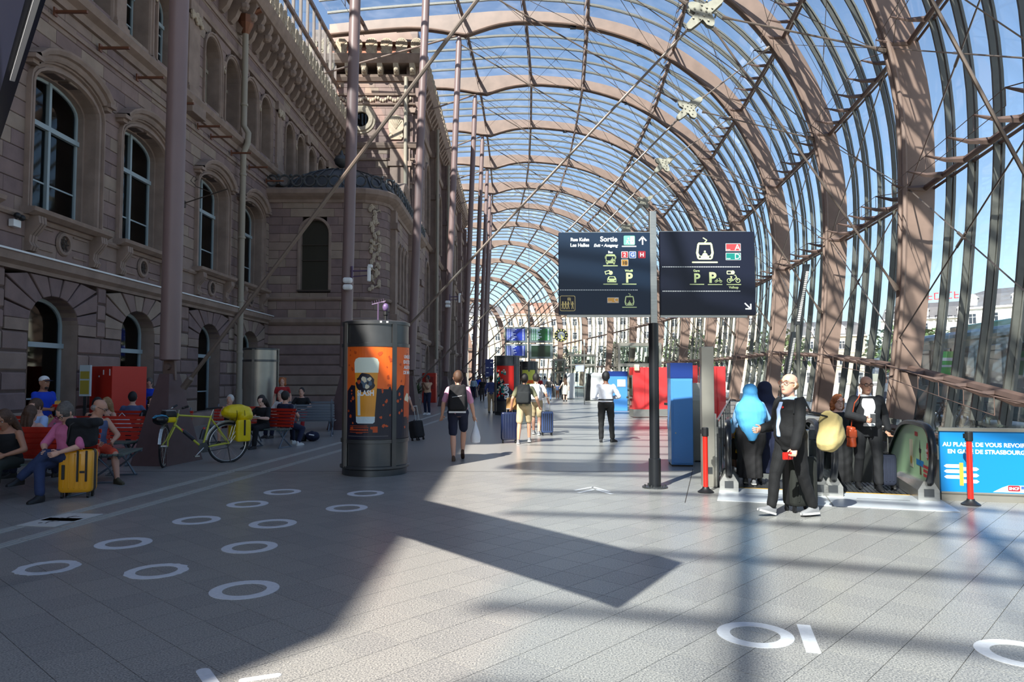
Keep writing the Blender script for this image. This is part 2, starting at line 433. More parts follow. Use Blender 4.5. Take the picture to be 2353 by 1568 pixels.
# ------------------------------------------------------------------ stone
STN = [mat('sandstone_%d' % i, c, .9, var=.12, vscale=1.6+i*.3, bump=.35, bscale=28) for i, c in enumerate([(136, 115, 108), (144, 124, 113), (130, 109, 104), (150, 132, 118), (139, 117, 110), (125, 105, 102)])]
SMOULD = mat('sandstone_moulding', (144, 124, 112), .88, var=.16, vscale=2.2, bump=.3, bscale=25)
SDARK = mat('sandstone_backing', (96, 80, 74), .95, var=.1)
CARVE = mat('carved_stone', (176, 160, 140), .9, var=.15, vscale=5, bump=.6, bscale=22)
FRAMEM = mat('window_frame_paint', (158, 172, 176), .5)
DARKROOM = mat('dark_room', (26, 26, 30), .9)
CURT = mat('curtain', (92, 84, 76), .9)
BRONZE = mat('bronze_sheet', (120, 78, 58), .4, .5, var=.15, vscale=2)
ROOFM = mat('lead_roof', (70, 72, 74), .5, .2, var=.2, vscale=2)
IRON = mat('wrought_iron', (60, 48, 40), .6)
PIPEM = mat('downpipe_paint', (156, 146, 130), .55)
class Frame:
    def __init__(s, o, u, n): s.o = Vector(o); s.u = Vector(u).normalized(); s.n = Vector(n).normalized(); s.L = None
    def P(s, u, z, d=0): return s.o+s.u*u+s.n*d+Vector((0, 0, z))
class PathFrame:
    """wall frame following a plan polyline"""
    def __init__(s, pts):
        s.p = [Vector((a, b, 0)) for a, b in pts]; s.l = [0]
        for a, b in zip(s.p[:-1], s.p[1:]): s.l.append(s.l[-1]+(b-a).length)
    def P(s, u, z, d=0):
        i = 0
        while i < len(s.l)-2 and u > s.l[i+1]: i += 1
        a, b = s.p[i], s.p[i+1]; t = (u-s.l[i])/(s.l[i+1]-s.l[i]); dr = (b-a).normalized()
        def nn(j):
            q = s.p[max(j-1, 0)] if j else s.p[0]; r = s.p[min(j+1, len(s.p)-1)]; e = (r-q).normalized(); return Vector((e.y, -e.x, 0))
        n = (nn(i)*(1-t)+nn(i+1)*t).normalized()
        return a+(b-a)*t+n*d+Vector((0, 0, z))
def blk(b, F, u0, u1, z0, z1, d0, d1, mi=0, seg=1, ch=.012):
    """a block with chamfered front edges"""
    RR = []
    for i in range(seg+1):
        u = u0+(u1-u0)*i/seg
        RR.append([F.P(u, z0, d0), F.P(u, z0, d1-ch), F.P(u, z0+ch, d1), F.P(u, z1-ch, d1), F.P(u, z1, d1-ch), F.P(u, z1, d0)])
    b.rings([list(reversed(r)) for r in RR] if F.P(1, 0).xy != F.P(0, 0).xy and (F.P(.01, 0, 0)-F.P(0, 0, 0)).cross(F.P(0, 0, 1)-F.P(0, 0, 0)).z < 0 else RR, mi=mi)
def hw(op, z):
    uc, h, z0, zs, rise, pad = op
    if z < z0 or z > zs+rise+pad*.5: return 0
    if z <= zs: return h+pad
    return h*math.sqrt(max(0, 1-((z-zs)/rise)**2))+pad*.6 if z < zs+rise else pad*.4
WALLN = {}
def courses(F, u0, u1, z0, z1, h, ln, ops, d0, d1, parent, gap=.012, ch=.012, seed=1, single=0, seg=None, name='stone_block', back=True):
    rnd = random.Random(seed); far = MB(); bk = MB(); z = z0; row = 0; n1 = 0
    while z < z1-.02:
        zt = min(z+h, z1); zm = (z+zt)/2
        cuts = sorted([(o[0]-max(hw(o, z+.02), hw(o, zt-.02), hw(o, zm)), o[0]+max(hw(o, z+.02), hw(o, zt-.02), hw(o, zm))) for o in ops if hw(o, zm) > 0 or hw(o, z+.02) > 0])
        iv = []; a = u0
        for c0, c1 in cuts:
            if c0 > a: iv.append((a, min(c0, u1)))
            a = max(a, c1)
        if a < u1: iv.append((a, u1))
        for a, e in iv:
            if e-a < .05: continue
            if back: blk(bk, F, a, e, z, zt, d0, d1-.035, 0, seg=max(1, int((e-a)/.6)) if seg else 1, ch=0.001)
            u = a; first = True
            while u < e-1e-3:
                L = ln*(.75+.5*rnd.random()); L = L*.55 if first and row % 2 else L; first = False
                v = min(u+L, e)
                if e-v < ln*.3: v = e
                mi = rnd.randrange(6); s_ = max(1, int((v-u)/.35)) if seg else 1; pr = rnd.uniform(-.003, .003)
                if n1 < single:
                    b = MB(); blk(b, F, u+gap/2, v-gap/2, z+gap/2, zt-gap/2, d0, d1+pr, 0, s_, ch); b.obj(name, STN[mi], parent); n1 += 1
                else: blk(far, F, u+gap/2, v-gap/2, z+gap/2, zt-gap/2, d0, d1+pr, mi, s_, ch)
                u = v
        z = zt; row += 1
    if far.v: far.obj(name+'s_joined', STN, parent, kind='stuff')
    if back and bk.v: bk.obj('mortar_core', SDARK, parent)
def mould(F, u0, u1, prof, parent, name='moulding', m=None, seg=1, b=None):
    """horizontal moulding; prof list of (depth, z)"""
    own = b is None; b = b or MB()
    RR = [[F.P(u0+(u1-u0)*i/seg, z, d) for d, z in prof] for i in range(seg+1)]
    b.rings([list(reversed(r)) for r in RR] if (F.P(u0+.01, 0, 0)-F.P(u0, 0, 0)).cross(F.P(u0, 0, 1)-F.P(u0, 0, 0)).z < 0 else RR)
    if own: return b.obj(name, m or SMOULD, parent)
def outline(op, n=10, off=0, close=False):
    uc, h, z0, zs, rise, pad = op
    P = [(uc-h-off, z0-(off if close else 0)), (uc-h-off, zs)]
    for i in range(1, n): t = math.pi*i/n; P.append((uc-(h+off)*math.cos(t), zs+(rise+off)*math.sin(t)))
    P += [(uc+h+off, zs), (uc+h+off, z0-(off if close else 0))]
    return P
def sweep(F, op, sect, parent, name, m, n=12, only_arch=False, b=None):
    own = b is None; b = b or MB(); RR = []
    cols = [outline(op, n, o) for o, d in sect]
    k = len(cols[0]); rng = range(1+2*(only_arch == 2), k-1-2*(only_arch == 2)) if only_arch else range(k)
    for j in rng: RR.append([F.P(cols[i][j][0], cols[i][j][1], sect[i][1]) for i in range(len(sect))])
    b.rings(RR, closed=False, cap=False)
    if own: return b.obj(name, m, parent)
WN = [0]
def window(F, op, d, parent, mull=True, bars=(), frame=.07, m=FRAMEM, lab=None, simple=False):
    """framed window inside an arched opening"""
    uc, h, z0, zs, rise, pad = op; WN[0] += 1
    t = thing('window_%d' % WN[0], None, None, kind='structure')
    b = MB(); sweep(F, op, [(-.0, d), (0, d+.08), (-frame, d+.08), (-frame, d)], None, '', m, b=b)
    def bar(u0, u1, za, zb, dd=.09): 
        v = [F.P(u0, za, d), F.P(u1, za, d), F.P(u1, za, d+dd), F.P(u0, za, d+dd)]; w = [p+Vector((0, 0, zb-za)) for p in v]; b.rings([v, w])
    bar(uc-h, uc+h, z0, z0+frame*1.2)
    top = zs+rise
    zt = z0+(top-z0)*.66
    bar(uc-h, uc+h, zt-.06, zt+.06, .13)
    if mull: bar(uc-.045, uc+.045, z0, top-.02, .12)
    for q in bars: bar(uc-h, uc+h, q-.02, q+.02, .05)
    b.obj('window_frame', m, t)
    half = [(uc-h+.02, uc-.03), (uc+.03, uc+h-.02)] if mull else [(uc-h+.02, uc+h-.02)]
    for a, e in half:
        for za, zb in ((z0+.06, zt-.05), (zt+.05, top)):
            P = [(a, za), (e, za)]
            ns = 5
            for i in range(ns+1):
                u = e+(a-e)*i/ns; zz = zs+rise*math.sqrt(max(0, 1-((u-uc)/h)**2)); P.append((u, min(zb, zz)))
            g = MB(); g.prism(P, F.P(0, 0, d+.03), F.u, (0, 0, 1), F.n*.006); g.obj('pane', WGLASS, t)
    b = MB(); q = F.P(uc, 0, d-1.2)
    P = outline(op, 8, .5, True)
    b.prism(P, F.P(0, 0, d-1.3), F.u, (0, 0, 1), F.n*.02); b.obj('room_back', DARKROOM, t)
    if not simple:
        b = MB(); RR = []
        for i in range(9): RR.append([F.P(uc+h*(.15+.1*i), z0, d-.15-.05*(i % 2)), F.P(uc+h*(.15+.1*i), top-.1, d-.15-.05*(i % 2))])
        b.rings(RR, closed=False, cap=False); b.obj('curtain', CURT, t)
    return t

# ------------------------------------------------------------------ left wall of the old station
FX = -10.9
FL = Frame((FX, 0, 0), (0, 1, 0), (1, 0, 0))
wl_ = thing('wall_left', None, None, kind='structure')
GC = [4.2, 8.1, 13.4, 17.3, 21.2, 26.2, 30.25]
gops = [(c, .93, -.2, 2.95, .62, .06) for c in GC]
FC = [4.6, 8.5, 13.5, 17.6, 21.4, 26.35, 30.3]
fops = [(c, 1.2, 5.45, 8.4, .48, .22) for c in FC]
AC = [g+o for g in (7.7, 16.9, 26.1, 35.3) for o in (0, 1.85, 3.9, 5.75)]
aops = [(c, .66, 11.35, 13.35, .66, .12) for c in AC]
vops = [(o[0], 1.75, 2.9, 4.02, .01, 0.0) for o in gops]
gfull = [(o[0], o[1]+.02, -.2, 2.9, .01, 0) for o in gops]+vops
courses(FL, 2, 32.6, .45, 4.02, .4462, 1.15, gfull, -.5, .06, wl_, gap=.05, ch=.03, seed=3, single=150)
courses(FL, 2, 32.6, 4.4, 5.2, .4, 1.4, [], -.4, .0, wl_, seed=4)
courses(FL, 2, 45, 5.3, 10.6, .36, .95, [(o[0], o[1], o[2]-.1, o[3], o[4], .24) for o in fops], -.4, 0, wl_, seed=5, single=140)
courses(FL, 2, 45, 11.1, 14.35, .36, .9, aops, -.4, 0, wl_, seed=6)
courses(FL, 2, 45, 14.5, 16.2, .42, 1.2, [], -.4, 0, wl_, seed=8)
# plinth, belts and cornices
mould(FL, 2, 32.6, [(-.5, 0), (.16, 0), (.16, .33), (.08, .45), (-.5, .45)], wl_, 'plinth')
for o in gops:
    pass
mould(FL, 2, 32.6, [(-.4, 4.02), (.1, 4.02), (.12, 4.1), (.24, 4.18), (.26, 4.34), (.2, 4.4), (-.4, 4.4)], wl_, 'string_course')
mould(FL, 2, 32.6, [(-.4, 5.18), (.06, 5.18), (.1, 5.24), (.1, 5.3), (-.4, 5.3)], wl_, 'sill_course')
mould(FL, 2, 45, [(-.4, 10.1), (.05, 10.1), (.05, 10.2), (-.4, 10.2)], wl_, 'band')
mould(FL, 2, 45, [(-.4, 10.6), (.08, 10.6), (.12, 10.78), (.3, 10.86), (.36, 11.02), (.3, 11.1), (-.4, 11.1)], wl_, 'cornice')
mould(FL, 2, 45, [(-.4, 14.35), (.06, 14.35), (.1, 14.5), (-.4, 14.5)], wl_, 'band')
mould(FL, 2, 45, [(-.4, 15.0), (.05, 15.0), (.08, 15.12), (-.4, 15.12)], wl_, 'band')
mould(FL, 2, 44.9, [(-.4, 16.2), (.15, 16.2), (.3, 16.42), (.85, 16.5), (.95, 16.7), (1.02, 16.95), (.9, 17.02), (-.4, 17.02)], wl_, 'main_cornice')
mould(FL, 2, 32.6, [(.27, 4.36), (.3, 4.36), (.3, 4.4), (.27, 4.4)], wl_, 'led_strip', WHITE)  # LED strip along the string course, plain white paint without emission
# voussoirs, reveals, windows of the ground floor
for o in gops:
    uc, h = o[0], o[1]; nv = 9; mi = 0
    cen = o[3]-.55; R0 = math.hypot(h, .55)
    for i in range(nv):
        b = MB(); a0 = math.pi*(i/nv)-math.pi/2; a1 = math.pi*((i+1)/nv)-math.pi/2
        def inner(t): return (uc+h*math.sin(t*1.0), o[3]+o[4]*math.cos(t))
        def outer(t):
            dx, dz = math.sin(t), math.cos(t)*.62; k = min(1.73/max(abs(dx), 1e-6), (4.0-o[3])/max(dz, 1e-6)); return (uc+dx*k, max(o[3]-.02, o[3]+dz*k))
        g = .02; P = [inner(a0+g), inner(a1-g), outer(a1-g), outer(a0+g)]
        b.prism(P, FL.P(0, 0, -.5), FL.u, (0, 0, 1), FL.n*(.56+.01*(i % 2))); b.obj('voussoir', STN[(i*3+int(uc)) % 6], wl_, bevel=.015, seg=1)
    b = MB(); b.bb(FX-.5, FX+.06, uc-1.72, uc-h-.012, 2.7, 2.96); b.bb(FX-.5, FX+.06, uc+h+.012, uc+1.72, 2.7, 2.96)
    P = outline(o, 10, 0); P2 = outline(o, 10, .1)
    RR = [[FL.P(a[0], a[1], -.6), FL.P(a[0], a[1], .05)] for a in P]; b.rings(RR, closed=False, cap=False)
    b.obj('reveal', SMOULD, wl_)
    # backing over the arch
    window(FL, (uc, h, .25, 2.95, .6, 0), -.42, None, mull=False, bars=(1.15,), frame=.09, simple=True)
    b = MB(); b.bb(FX-.7, FX-.15, uc-h, uc+h, 0, .25); b.obj('window_bench', SMOULD, wl_)
for o in fops:
    uc, h = o[0], o[1]
    b = MB(); sweep(FL, o, [(0, -.56), (0, -.3), (.07, -.3), (.07, .0), (.09, .08), (.16, .08), (.17, .05), (.24, .05), (.25, .12), (.3, .12), (.3, 0)], None, '', None, b=b)
    b.obj('window_surround', SMOULD, wl_)
    b = MB(); sweep(FL, o, [(.3, 0), (.3, .18), (.36, .22), (.44, .22), (.46, .3), (.55, .34), (.6, .34), (.62, 0)], None, '', None, b=b, only_arch=2)
    for sg in (-1, 1): b.box(FL.P(uc+sg*1.52, o[3]+.44, .15), (.32, .3, .1)); b.box(FL.P(uc+sg*1.5, o[3]+.35, .1), (.22, .22, .1))
    b.obj('hood_moulding', SMOULD, wl_)
    window(FL, (uc, h, 5.45, 8.4, .48, 0), -.52, None, mull=True, bars=(6.35,))
    b = MB(); mould(FL, uc-1.6, uc+1.6, [(-.6, 5.28), (.2, 5.28), (.34, 5.36), (.36, 5.45), (-.6, 5.45)], None, b=b); b.obj('window_sill', SMOULD, wl_)
    for sg in (-1, 1):       # scroll consoles below the sill
        b = MB()
        for q in (-.1, 0, .1):
            P = [(0.0, 5.28), (.3, 5.28), (.32, 5.12), (.24, 5.0), (.12, 4.85), (.1, 4.7), (.16, 4.6), (.12, 4.5), (0, 4.48)]
            b.prism([(p[0], p[1]) for p in P], FL.P(uc+sg*1.25+q-.04, 0, 0), FL.n, (0, 0, 1), (0, .08, 0))
        b.obj('scroll_console', SMOULD, wl_)
    b = MB()
    RR = []
    for a in range(17):
        t = 2*math.pi*a/16; RR.append([FL.P(uc+math.cos(t)*r_, 4.88+math.sin(t)*r_, d_) for r_, d_ in ((.2, .0), (.2, .07), (.27, .07), (.3, .02))])
    b.rings(RR, closed=False, cap=False); b.obj('roundel_ring', SMOULD, wl_)
    b = MB()
    for a in range(8): t = math.pi*a/4; b.tube([FL.P(uc, 4.88, .03), FL.P(uc+.18*math.cos(t), 4.88+.18*math.sin(t), .03)], .016, 4)
    b.tube([FL.P(uc+.12*math.cos(t/8*math.pi*2), 4.88+.12*math.sin(t/8*math.pi*2), .03) for t in range(9)], .014, 4)
    b.obj('iron_grille', IRON, wl_)
    b = MB()
    for (a, e, c, f) in ((-.98, -.4, 4.6, 4.64), (-.98, -.4, 5.1, 5.14), (.4, .98, 4.6, 4.64), (.4, .98, 5.1, 5.14)): b.bb(FX, FX+.03, uc+a, uc+e, c, f)
    b.obj('panel_bead', SMOULD, wl_)
for n, o in enumerate(aops):
    uc, h = o[0], o[1]
    b = MB(); sweep(FL, o, [(0, -.6), (0, -.02), (.02, .04), (.1, .04), (.11, .08), (.17, .08), (.17, 0)], None, '', None, b=b, n=10); b.obj('arcade_surround', SMOULD, wl_)
    window(FL, (uc+.08, h-.12, 11.35, 13.35, .5, 0), -.55, None, mull=False, bars=(12.1, 12.7), frame=.05, simple=True, m=FRAMEM if n < 8 else PIPEM)
for g in (7.7, 16.9, 26.1, 35.3):
    for o in (.925, 4.825):     # fluted colonnette with leafy capital between paired arches
        b = MB(); u = g+o; b.lathe([(.2, 11.1), (.2, 11.3), (.15, 11.38), (.13, 11.5), (.12, 13.0), (.15, 13.05), (.13, 13.1), (.18, 13.35), (.22, 13.45), (.22, 13.55)], FL.P(u, 0, -.1), 12); b.obj('colonnette', SMOULD, wl_, smooth=True)
        b = MB()
        for q in range(10): t = q*.628; b.sphere(FL.P(u+.17*math.cos(t), 13.2+.1*(q % 2), -.1+.17*math.sin(t)), (.05, .05, .09), 6, 4)
        b.obj('leaf_capital', CARVE, wl_, smooth=True)
    for o, w_ in ((2.87, .5), (7.48, .85)):
        b = MB(); u = g+o; b.bb(FX-.1, FX+.1, u-w_/2, u+w_/2, 11.5, 13.9); b.bb(FX-.1, FX+.17, u-w_/2-.06, u+w_/2+.06, 11.1, 11.4); b.bb(FX-.1, FX+.13, u-w_/2-.03, u+w_/2+.03, 11.4, 11.5)
        b.bb(FX-.1, FX+.16, u-w_/2-.05, u+w_/2+.05, 14.0, 14.4)
        if w_ > .6: b.bb(FX-.1, FX+.3, u-w_/2-.1, u+w_/2+.1, 10.5, 11.12)
        b.obj('pilaster', SMOULD, wl_, bevel=.01, seg=1)
        if w_ > .6:
            b = MB()
            for q in range(16): b.sphere(FL.P(u+random.uniform(-.4, .4), 13.95+random.uniform(-.2, .1), .16), (.07, .09, .11), 6, 4)
            b.obj('leaf_capital', CARVE, wl_, smooth=True)
# corbels and antefixes
def antefix(b, F, u, z, d, w, h):
    P = [(-.3, 0), (-.42, .12), (-.34, .28), (-.44, .5), (-.4, .78), (-.22, .96), (0, 1.0), (.22, .96), (.4, .78), (.44, .5), (.34, .28), (.42, .12), (.3, 0)]
    b.prism([(p[0]*w, p[1]*h) for p in P], F.P(u, z, d), F.u, (0, 0, 1), F.n*.09)
    for a in range(7):
        t = R(30+20*a); b.tube([F.P(u, z+h*.42, d+.1), F.P(u+w*.36*math.cos(t), z+h*(.55+.38*math.sin(t)), d+.1)], [.018, .03], 4)
    for sg in (-1, 1): b.tube([F.P(u+sg*w*(.3+.1*math.cos(q)), z+h*(.18+.09*math.sin(q)), d+.1) for q in range(6)], .02, 4)
for i in range(44):
    u = 6.4+i*.88
    b = MB(); b.prism([(0, 15.3), (.12, 15.3), (.3, 15.5), (.42, 15.8), (.62, 16.0), (.78, 16.3), (.78, 16.48), (0, 16.48)], FL.P(u-.14, 0, 0), FL.n, (0, 0, 1), (0, .28, 0))
    b.sphere(FL.P(u, 15.95, .55), (.24, .17, .2), 8, 5); b.obj('corbel', SMOULD, wl_, smooth=False)
for i in range(66):
    b = MB(); antefix(b, FL, 6.3+i*.585, 17.0, .85, .56, .82); b.obj('antefix', CARVE, wl_)
# downpipe, brackets, wall lamp, iron arm
dp = thing('downpipe', 'tall pale downpipe on the shaded old stone wall between the arched windows', 'pipe', (FX+.3, 28.45, 0))
b = MB(); b.tube([(0, 0, 1.1), (.0, 0, 10.5), (.16, 0, 10.9), (.18, 0, 11.3), (.0, 0, 11.6), (0, 0, 15.5)], .115, 12); b.obj('pipe', PIPEM, dp, smooth=True)
b = MB(); b.tube([(0, 0, 0.05), (0, 0, 1.2)], .14, 12); b.obj('pipe_shoe', PIPEM, dp, smooth=True)
for z in (2.6, 4.6, 7.1, 9.6, 12.4): b = MB(); b.tube([(0, 0, z), (0, 0, z+.08)], .145, 12); b.obj('collar', PIPEM, dp, smooth=True)
b = MB(); b.lathe([(.12, 15.3), (.3, 15.7), (.34, 16.0), (.2, 16.05)], (0, 0, 0), 10); b.tube([(0, 0, 15.8), (.3, 0, 16.15), (.6, 0, 16.3)], .12, 8); b.obj('hopper_head', BRONZE, dp)
for i, y in enumerate((16.9, 18.8, 20.7, 22.7, 24.8, 25.9, 27.8, 29.7, 31.8)):
    b = MB(); b.bb(0, .04, -.06, .06, -.1, .1); b.bb(0, .78, -.035, .035, -.03, .03)
    o = b.obj('lamp_bracket', BRONZE); o.location = (FX+.07, y, 10.3)
    tag(o, '%s slim bronze bracket of the row on the old wall, counted from the near end' % ('first', 'second', 'third', 'fourth', 'fifth', 'sixth', 'seventh', 'eighth', 'ninth')[i], 'bracket', 'bronze brackets in a row on the old wall')
t = thing('iron_wall_arm', 'black wrought iron arm with a scroll on the old wall beside the third tall window', 'bracket', FL.P(23.95, 7.4, 0))
b = MB(); b.tube([(0, 0, 0), (1.4, .2, .55)], .02, 6); b.box((.02, 0, 0), (.08, .22, .22)); b.obj('arm', IRON, t)
b = MB(); b.tube([(.9, .1, .4), (.4, .1, .6), (.2, .1, .8), (.3, .1, .95), (.42, .1, .85), (.32, .1, .78)], .015, 5); b.obj('scroll', IRON, t)
t = thing('security_light', 'small white twin light on the old wall by the first tall window', 'lamp', FL.P(15.75, 5.0, .06))
b = MB(); b.box((0.03, 0, 0), (.12, .24, .16)); b.obj('housing', WHITE, t, bevel=.01)
b = MB(); b.sphere((.12, -.06, .16), .07); b.sphere((.12, .09, .14), .07); b.tube([(.02, 0, .06), (.1, 0, .16)], .02, 6); b.obj('lamp_head', BLACK, t, smooth=True)
# glazed clerestory above the cornice
cl = thing('trim_1', None, None, kind='structure')
b = MB()
for z in (17.5, 19.9, 22.1): b.box((-10.95, 26, z), (.16, 38, .2))
y = 7.0
while y < 45: b.box((-10.95, y, 19.8), (.14, .12, 4.8)); y += 1.25
b.obj('clerestory_frame', STEEL, cl)
y = 7.0
while y < 43.8:
    for za, zb in ((17.6, 19.8), (20.0, 22.0)):
        g = MB(); g.bb(-10.96, -10.95, y+.07, y+1.18, za, zb); g.obj('clerestory_pane', CLG, cl)
    y += 1.25

# ------------------------------------------------------------------ round-cornered pavilion
pv = thing('wall_back', None, None, kind='structure')
arc = [(-6.9+1.2*math.sin(R(a)), 33.7-1.2*math.cos(R(a))) for a in range(0, 91, 15)]
PF = PathFrame([(-10.9, 32.5)]+arc+[(-5.7, 45)])
LA = PF.l[-1]
pf_front = Frame((-10.9, 32.5, 0), (1, 0, 0), (0, -1, 0))
pw = (2.05, .62, 5.55, 8.1, .64, .1)
S0 = PF.l[-2]        # start of the straight side
sides = [(S0+1.7+q*1.05, .36, 5.3, 8.0, .36, .06) for q in range(4)]
courses(PF, 0, LA, .4, 4.0, .45, 40, [], -.3, .04, pv, gap=.05, ch=.03, seed=11, single=60, seg=1)
courses(PF, 0, LA, 4.3, 9.6, .38, .9, [pw]+sides, -.3, 0, pv, seed=12, single=110, seg=1)
for pr in ([(-.3, 0), (.12, 0), (.12, .34), (.06, .42), (-.3, .42)], [(-.3, 3.98), (.08, 3.98), (.2, 4.1), (.22, 4.24), (.12, 4.32), (-.3, 4.32)], [(-.3, 5.1), (.06, 5.1), (.1, 5.16), (.1, 5.24), (-.3, 5.24)],
           [(-.3, 9.5), (.06, 9.5), (.1, 9.62), (.3, 9.74), (.42, 9.84), (.46, 10.02), (.38, 10.1), (-.3, 10.1)]):
    mould(PF, 0, LA, pr, pv, 'moulding', seg=40)
b = MB(); sweep(pf_front, pw, [(0, -.4), (0, 0), (.03, .05), (.12, .05), (.14, .0)], None, '', None, b=b); b.obj('window_surround', SMOULD, pv)
b = MB(); b.prism(outline(pw, 10, 0, False), pf_front.P(0, 0, -.3), pf_front.u, (0, 0, 1), pf_front.n*.02); b.obj('blind_window', mat('dark_olive', (38, 36, 26), .35), pv)
b = MB()
for z in (6.9, 7.6): b.bb(-9.5, -8.22, 32.7, 32.76, z, z+.03)
b.bb(-9.6, -8.1, 32.42, 32.75, 5.48, 5.56); b.obj('glazing_bar', IRON, pv)
for s_ in sides:
    class SF: pass
    sf = Frame(PF.P(S0, 0, 0), (0, 1, 0), (1, 0, 0)); oo = (s_[0]-S0,)+s_[1:]
    b = MB(); sweep(sf, oo, [(0, -.4), (0, .02), (.03, .1), (.1, .1), (.12, 0)], None, '', None, b=b, n=8); b.obj('window_surround', SMOULD, pv)
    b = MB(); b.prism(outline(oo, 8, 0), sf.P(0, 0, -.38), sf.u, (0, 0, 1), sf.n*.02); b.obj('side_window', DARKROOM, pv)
    b = MB(); b.lathe([(.12, 5.25), (.08, 5.4), (.09, 6.5), (.07, 6.6), (.08, 7.7), (.13, 7.95), (.14, 8.05)], sf.P(oo[0]-.52, 0, .14), 8); b.obj('colonnette', SMOULD, pv, smooth=True)
for q in (S0+.3, S0+6.2, S0+8.4):
    b = MB(); a = PF.P(q, 0, 0); b.bb(-5.75, -5.45, a.y, a.y+.6, 4.3, 9.5); b.bb(-5.75, -5.35, a.y-.08, a.y+.68, 8.6, 8.9); b.bb(-5.75, -5.35, a.y-.08, a.y+.68, 4.3, 4.6); b.obj('pilaster', SMOULD, pv, bevel=.01, seg=1)
b = MB(); a = PF.P(S0+3.3, 0, 0)         # round pediment over the portal
RR = []
for i in range(17):
    t = math.pi*i/16; RR.append([Vector((-5.7+d_, a.y+r_*math.cos(t), 10.05+r_*math.sin(t)*.92)) for r_, d_ in ((1.2, 0), (1.2, .2), (1.45, .34), (1.6, .34), (1.62, -.1))])
b.rings(RR, closed=False, cap=False); b.obj('round_pediment', SMOULD, pv)
b = MB(); b.prism([(1.25*math.cos(math.pi*i/12), 1.15*math.sin(math.pi*i/12)) for i in range(13)], (-5.75, a.y, 10.05), (0, 1, 0), (0, 0, 1), (.06, 0, 0))
b.obj('tympanum', STN[1], pv)
b = MB()
for q in range(26): b.sphere((-5.66, a.y+random.uniform(-.9, .9), 10.2+random.random()*.7), (.05, .13, .09), 6, 4)
for sg in range(40):                       # carved foliage on the rounded corner
    u = PF.l[3]+.12+random.uniform(-.24, .24); z = 5.6+sg*.095; p = PF.P(u, z, .03)
    b.sphere(p, (.1, .1, .1+.05*random.random()), 6, 4)
    if sg % 2: b.tube([PF.P(PF.l[3]+.12, z, .04), PF.P(PF.l[3]+.12+.2*math.sin(sg*1.9), z+.12, .09), PF.P(PF.l[3]+.12+.3*math.sin(sg*1.9), z+.02, .05)], [.03, .05, .02], 5)
b.obj('carved_foliage', CARVE, pv, smooth=True)
b = MB(); b.lathe([(3.1, 10.1), (3.0, 10.4), (2.6, 10.95), (1.9, 11.4), (1.1, 11.7), (.3, 11.85), (.12, 12.0)], (-8.4, 35.9, 0), 28); b.obj('domed_roof', ROOFM, pv, smooth=True)
b = MB()
for i in range(28):
    t = 2*math.pi*i/28; b.tube([Vector((-8.4+r_*math.cos(t), 35.9+r_*math.sin(t), z)) for r_, z in ((3.12, 10.15), (3.02, 10.42), (2.62, 10.97), (1.92, 11.43), (1.12, 11.73), (.3, 11.88))], .03, 4)
b.obj('roof_rib', ROOFM, pv)
b = MB(); b.lathe([(.1, 11.9), (.3, 12.05), (.36, 12.25), (.28, 12.42), (.1, 12.5), (.05, 12.7), (.01, 12.75)], (-8.25, 34.9, -.1), 12); b.obj('finial', ROOFM, pv, smooth=True)
u = .2
while u < LA-.3:
    b = MB(); c0 = PF.P(u, 10.42, .33); n_ = (PF.P(u, 0, 1)-PF.P(u, 0, 0)); tn = Vector((-n_.y, n_.x, 0))
    pts = [c0+tn*(.24*math.cos(q*math.pi/6))+Vector((0, 0, .24*math.sin(q*math.pi/6))) for q in range(13)]
    b.tube(pts, .05, 5); b.sphere(c0+tn*.28+Vector((0, 0, .22)), .08, 6, 4); b.obj('roof_crest', ROOFM, pv); u += .56
b = MB(); b.bb(-10.9, -5.9, 33, 45, 9.9, 10.12); b.obj('pavilion_flat_roof', ROOFM, pv)

# ------------------------------------------------------------------ tower block and long wing
TF = Frame((-12.5, 45, 0), (1, 0, 0), (0, -1, 0))
tw = thing('wall_tower', None, None, kind='structure')
courses(TF, 0, 6.3, 9, 16.0, .44, 1.1, [], -.4, .0, tw, seed=21, single=120)
courses(TF, 0, 6.3, 16.3, 20.3, .44, 1.1, [(3.05, .5, 17.3, 17.8, .5, .1)], -.4, .0, tw, seed=22, single=80)
for pr in ([(-.4, 15.95), (.12, 15.95), (.2, 16.1), (.24, 16.25), (.1, 16.32), (-.4, 16.32)], [(-.4, 15.2), (.06, 15.2), (.08, 15.32), (-.4, 15.32)], [(-.4, 13.7), (.06, 13.7), (.08, 13.82), (-.4, 13.82)], [(-.4, 19.3), (.1, 19.3), (.14, 19.42), (-.4, 19.42)],
           [(-.4, 18.7), (.1, 18.7), (.14, 18.8), (-.4, 18.8)],
           [(-.4, 20.2), (.12, 20.2), (.25, 20.4), (.3, 20.55), (-.4, 20.55)], [(-.4, 21.1), (.7, 21.1), (.8, 21.25), (.9, 21.6), (.8, 21.68), (-.4, 21.68)]):
    mould(TF, -.3, 6.3+max(p[0] for p in pr), pr, tw, 'moulding')
for i in range(7):
    u = .3+i*1.0; b = MB(); b.prism([(0, 20.5), (.35, 20.5), (.62, 20.85), (.7, 21.1), (0, 21.1)], TF.P(u-.16, 0, 0), TF.n, (0, 0, 1), (.32, 0, 0)); b.sphere(TF.P(u, 20.75, .5), (.16, .2, .18), 8, 5); b.obj('corbel', CARVE, tw)
for i in range(8):
    b = MB(); antefix(b, TF, .1+i*.93, 21.65, .75, .85, .98); b.obj('antefix', CARVE, tw)
b = MB()
for i in range(40): b.sphere(TF.P(.1+i*.155, 19.05+.1*math.sin(i*1.3), .08), (.08, .06, .12), 6, 4)
b.obj('garland', CARVE, tw, smooth=True)
b = MB(); RR = []
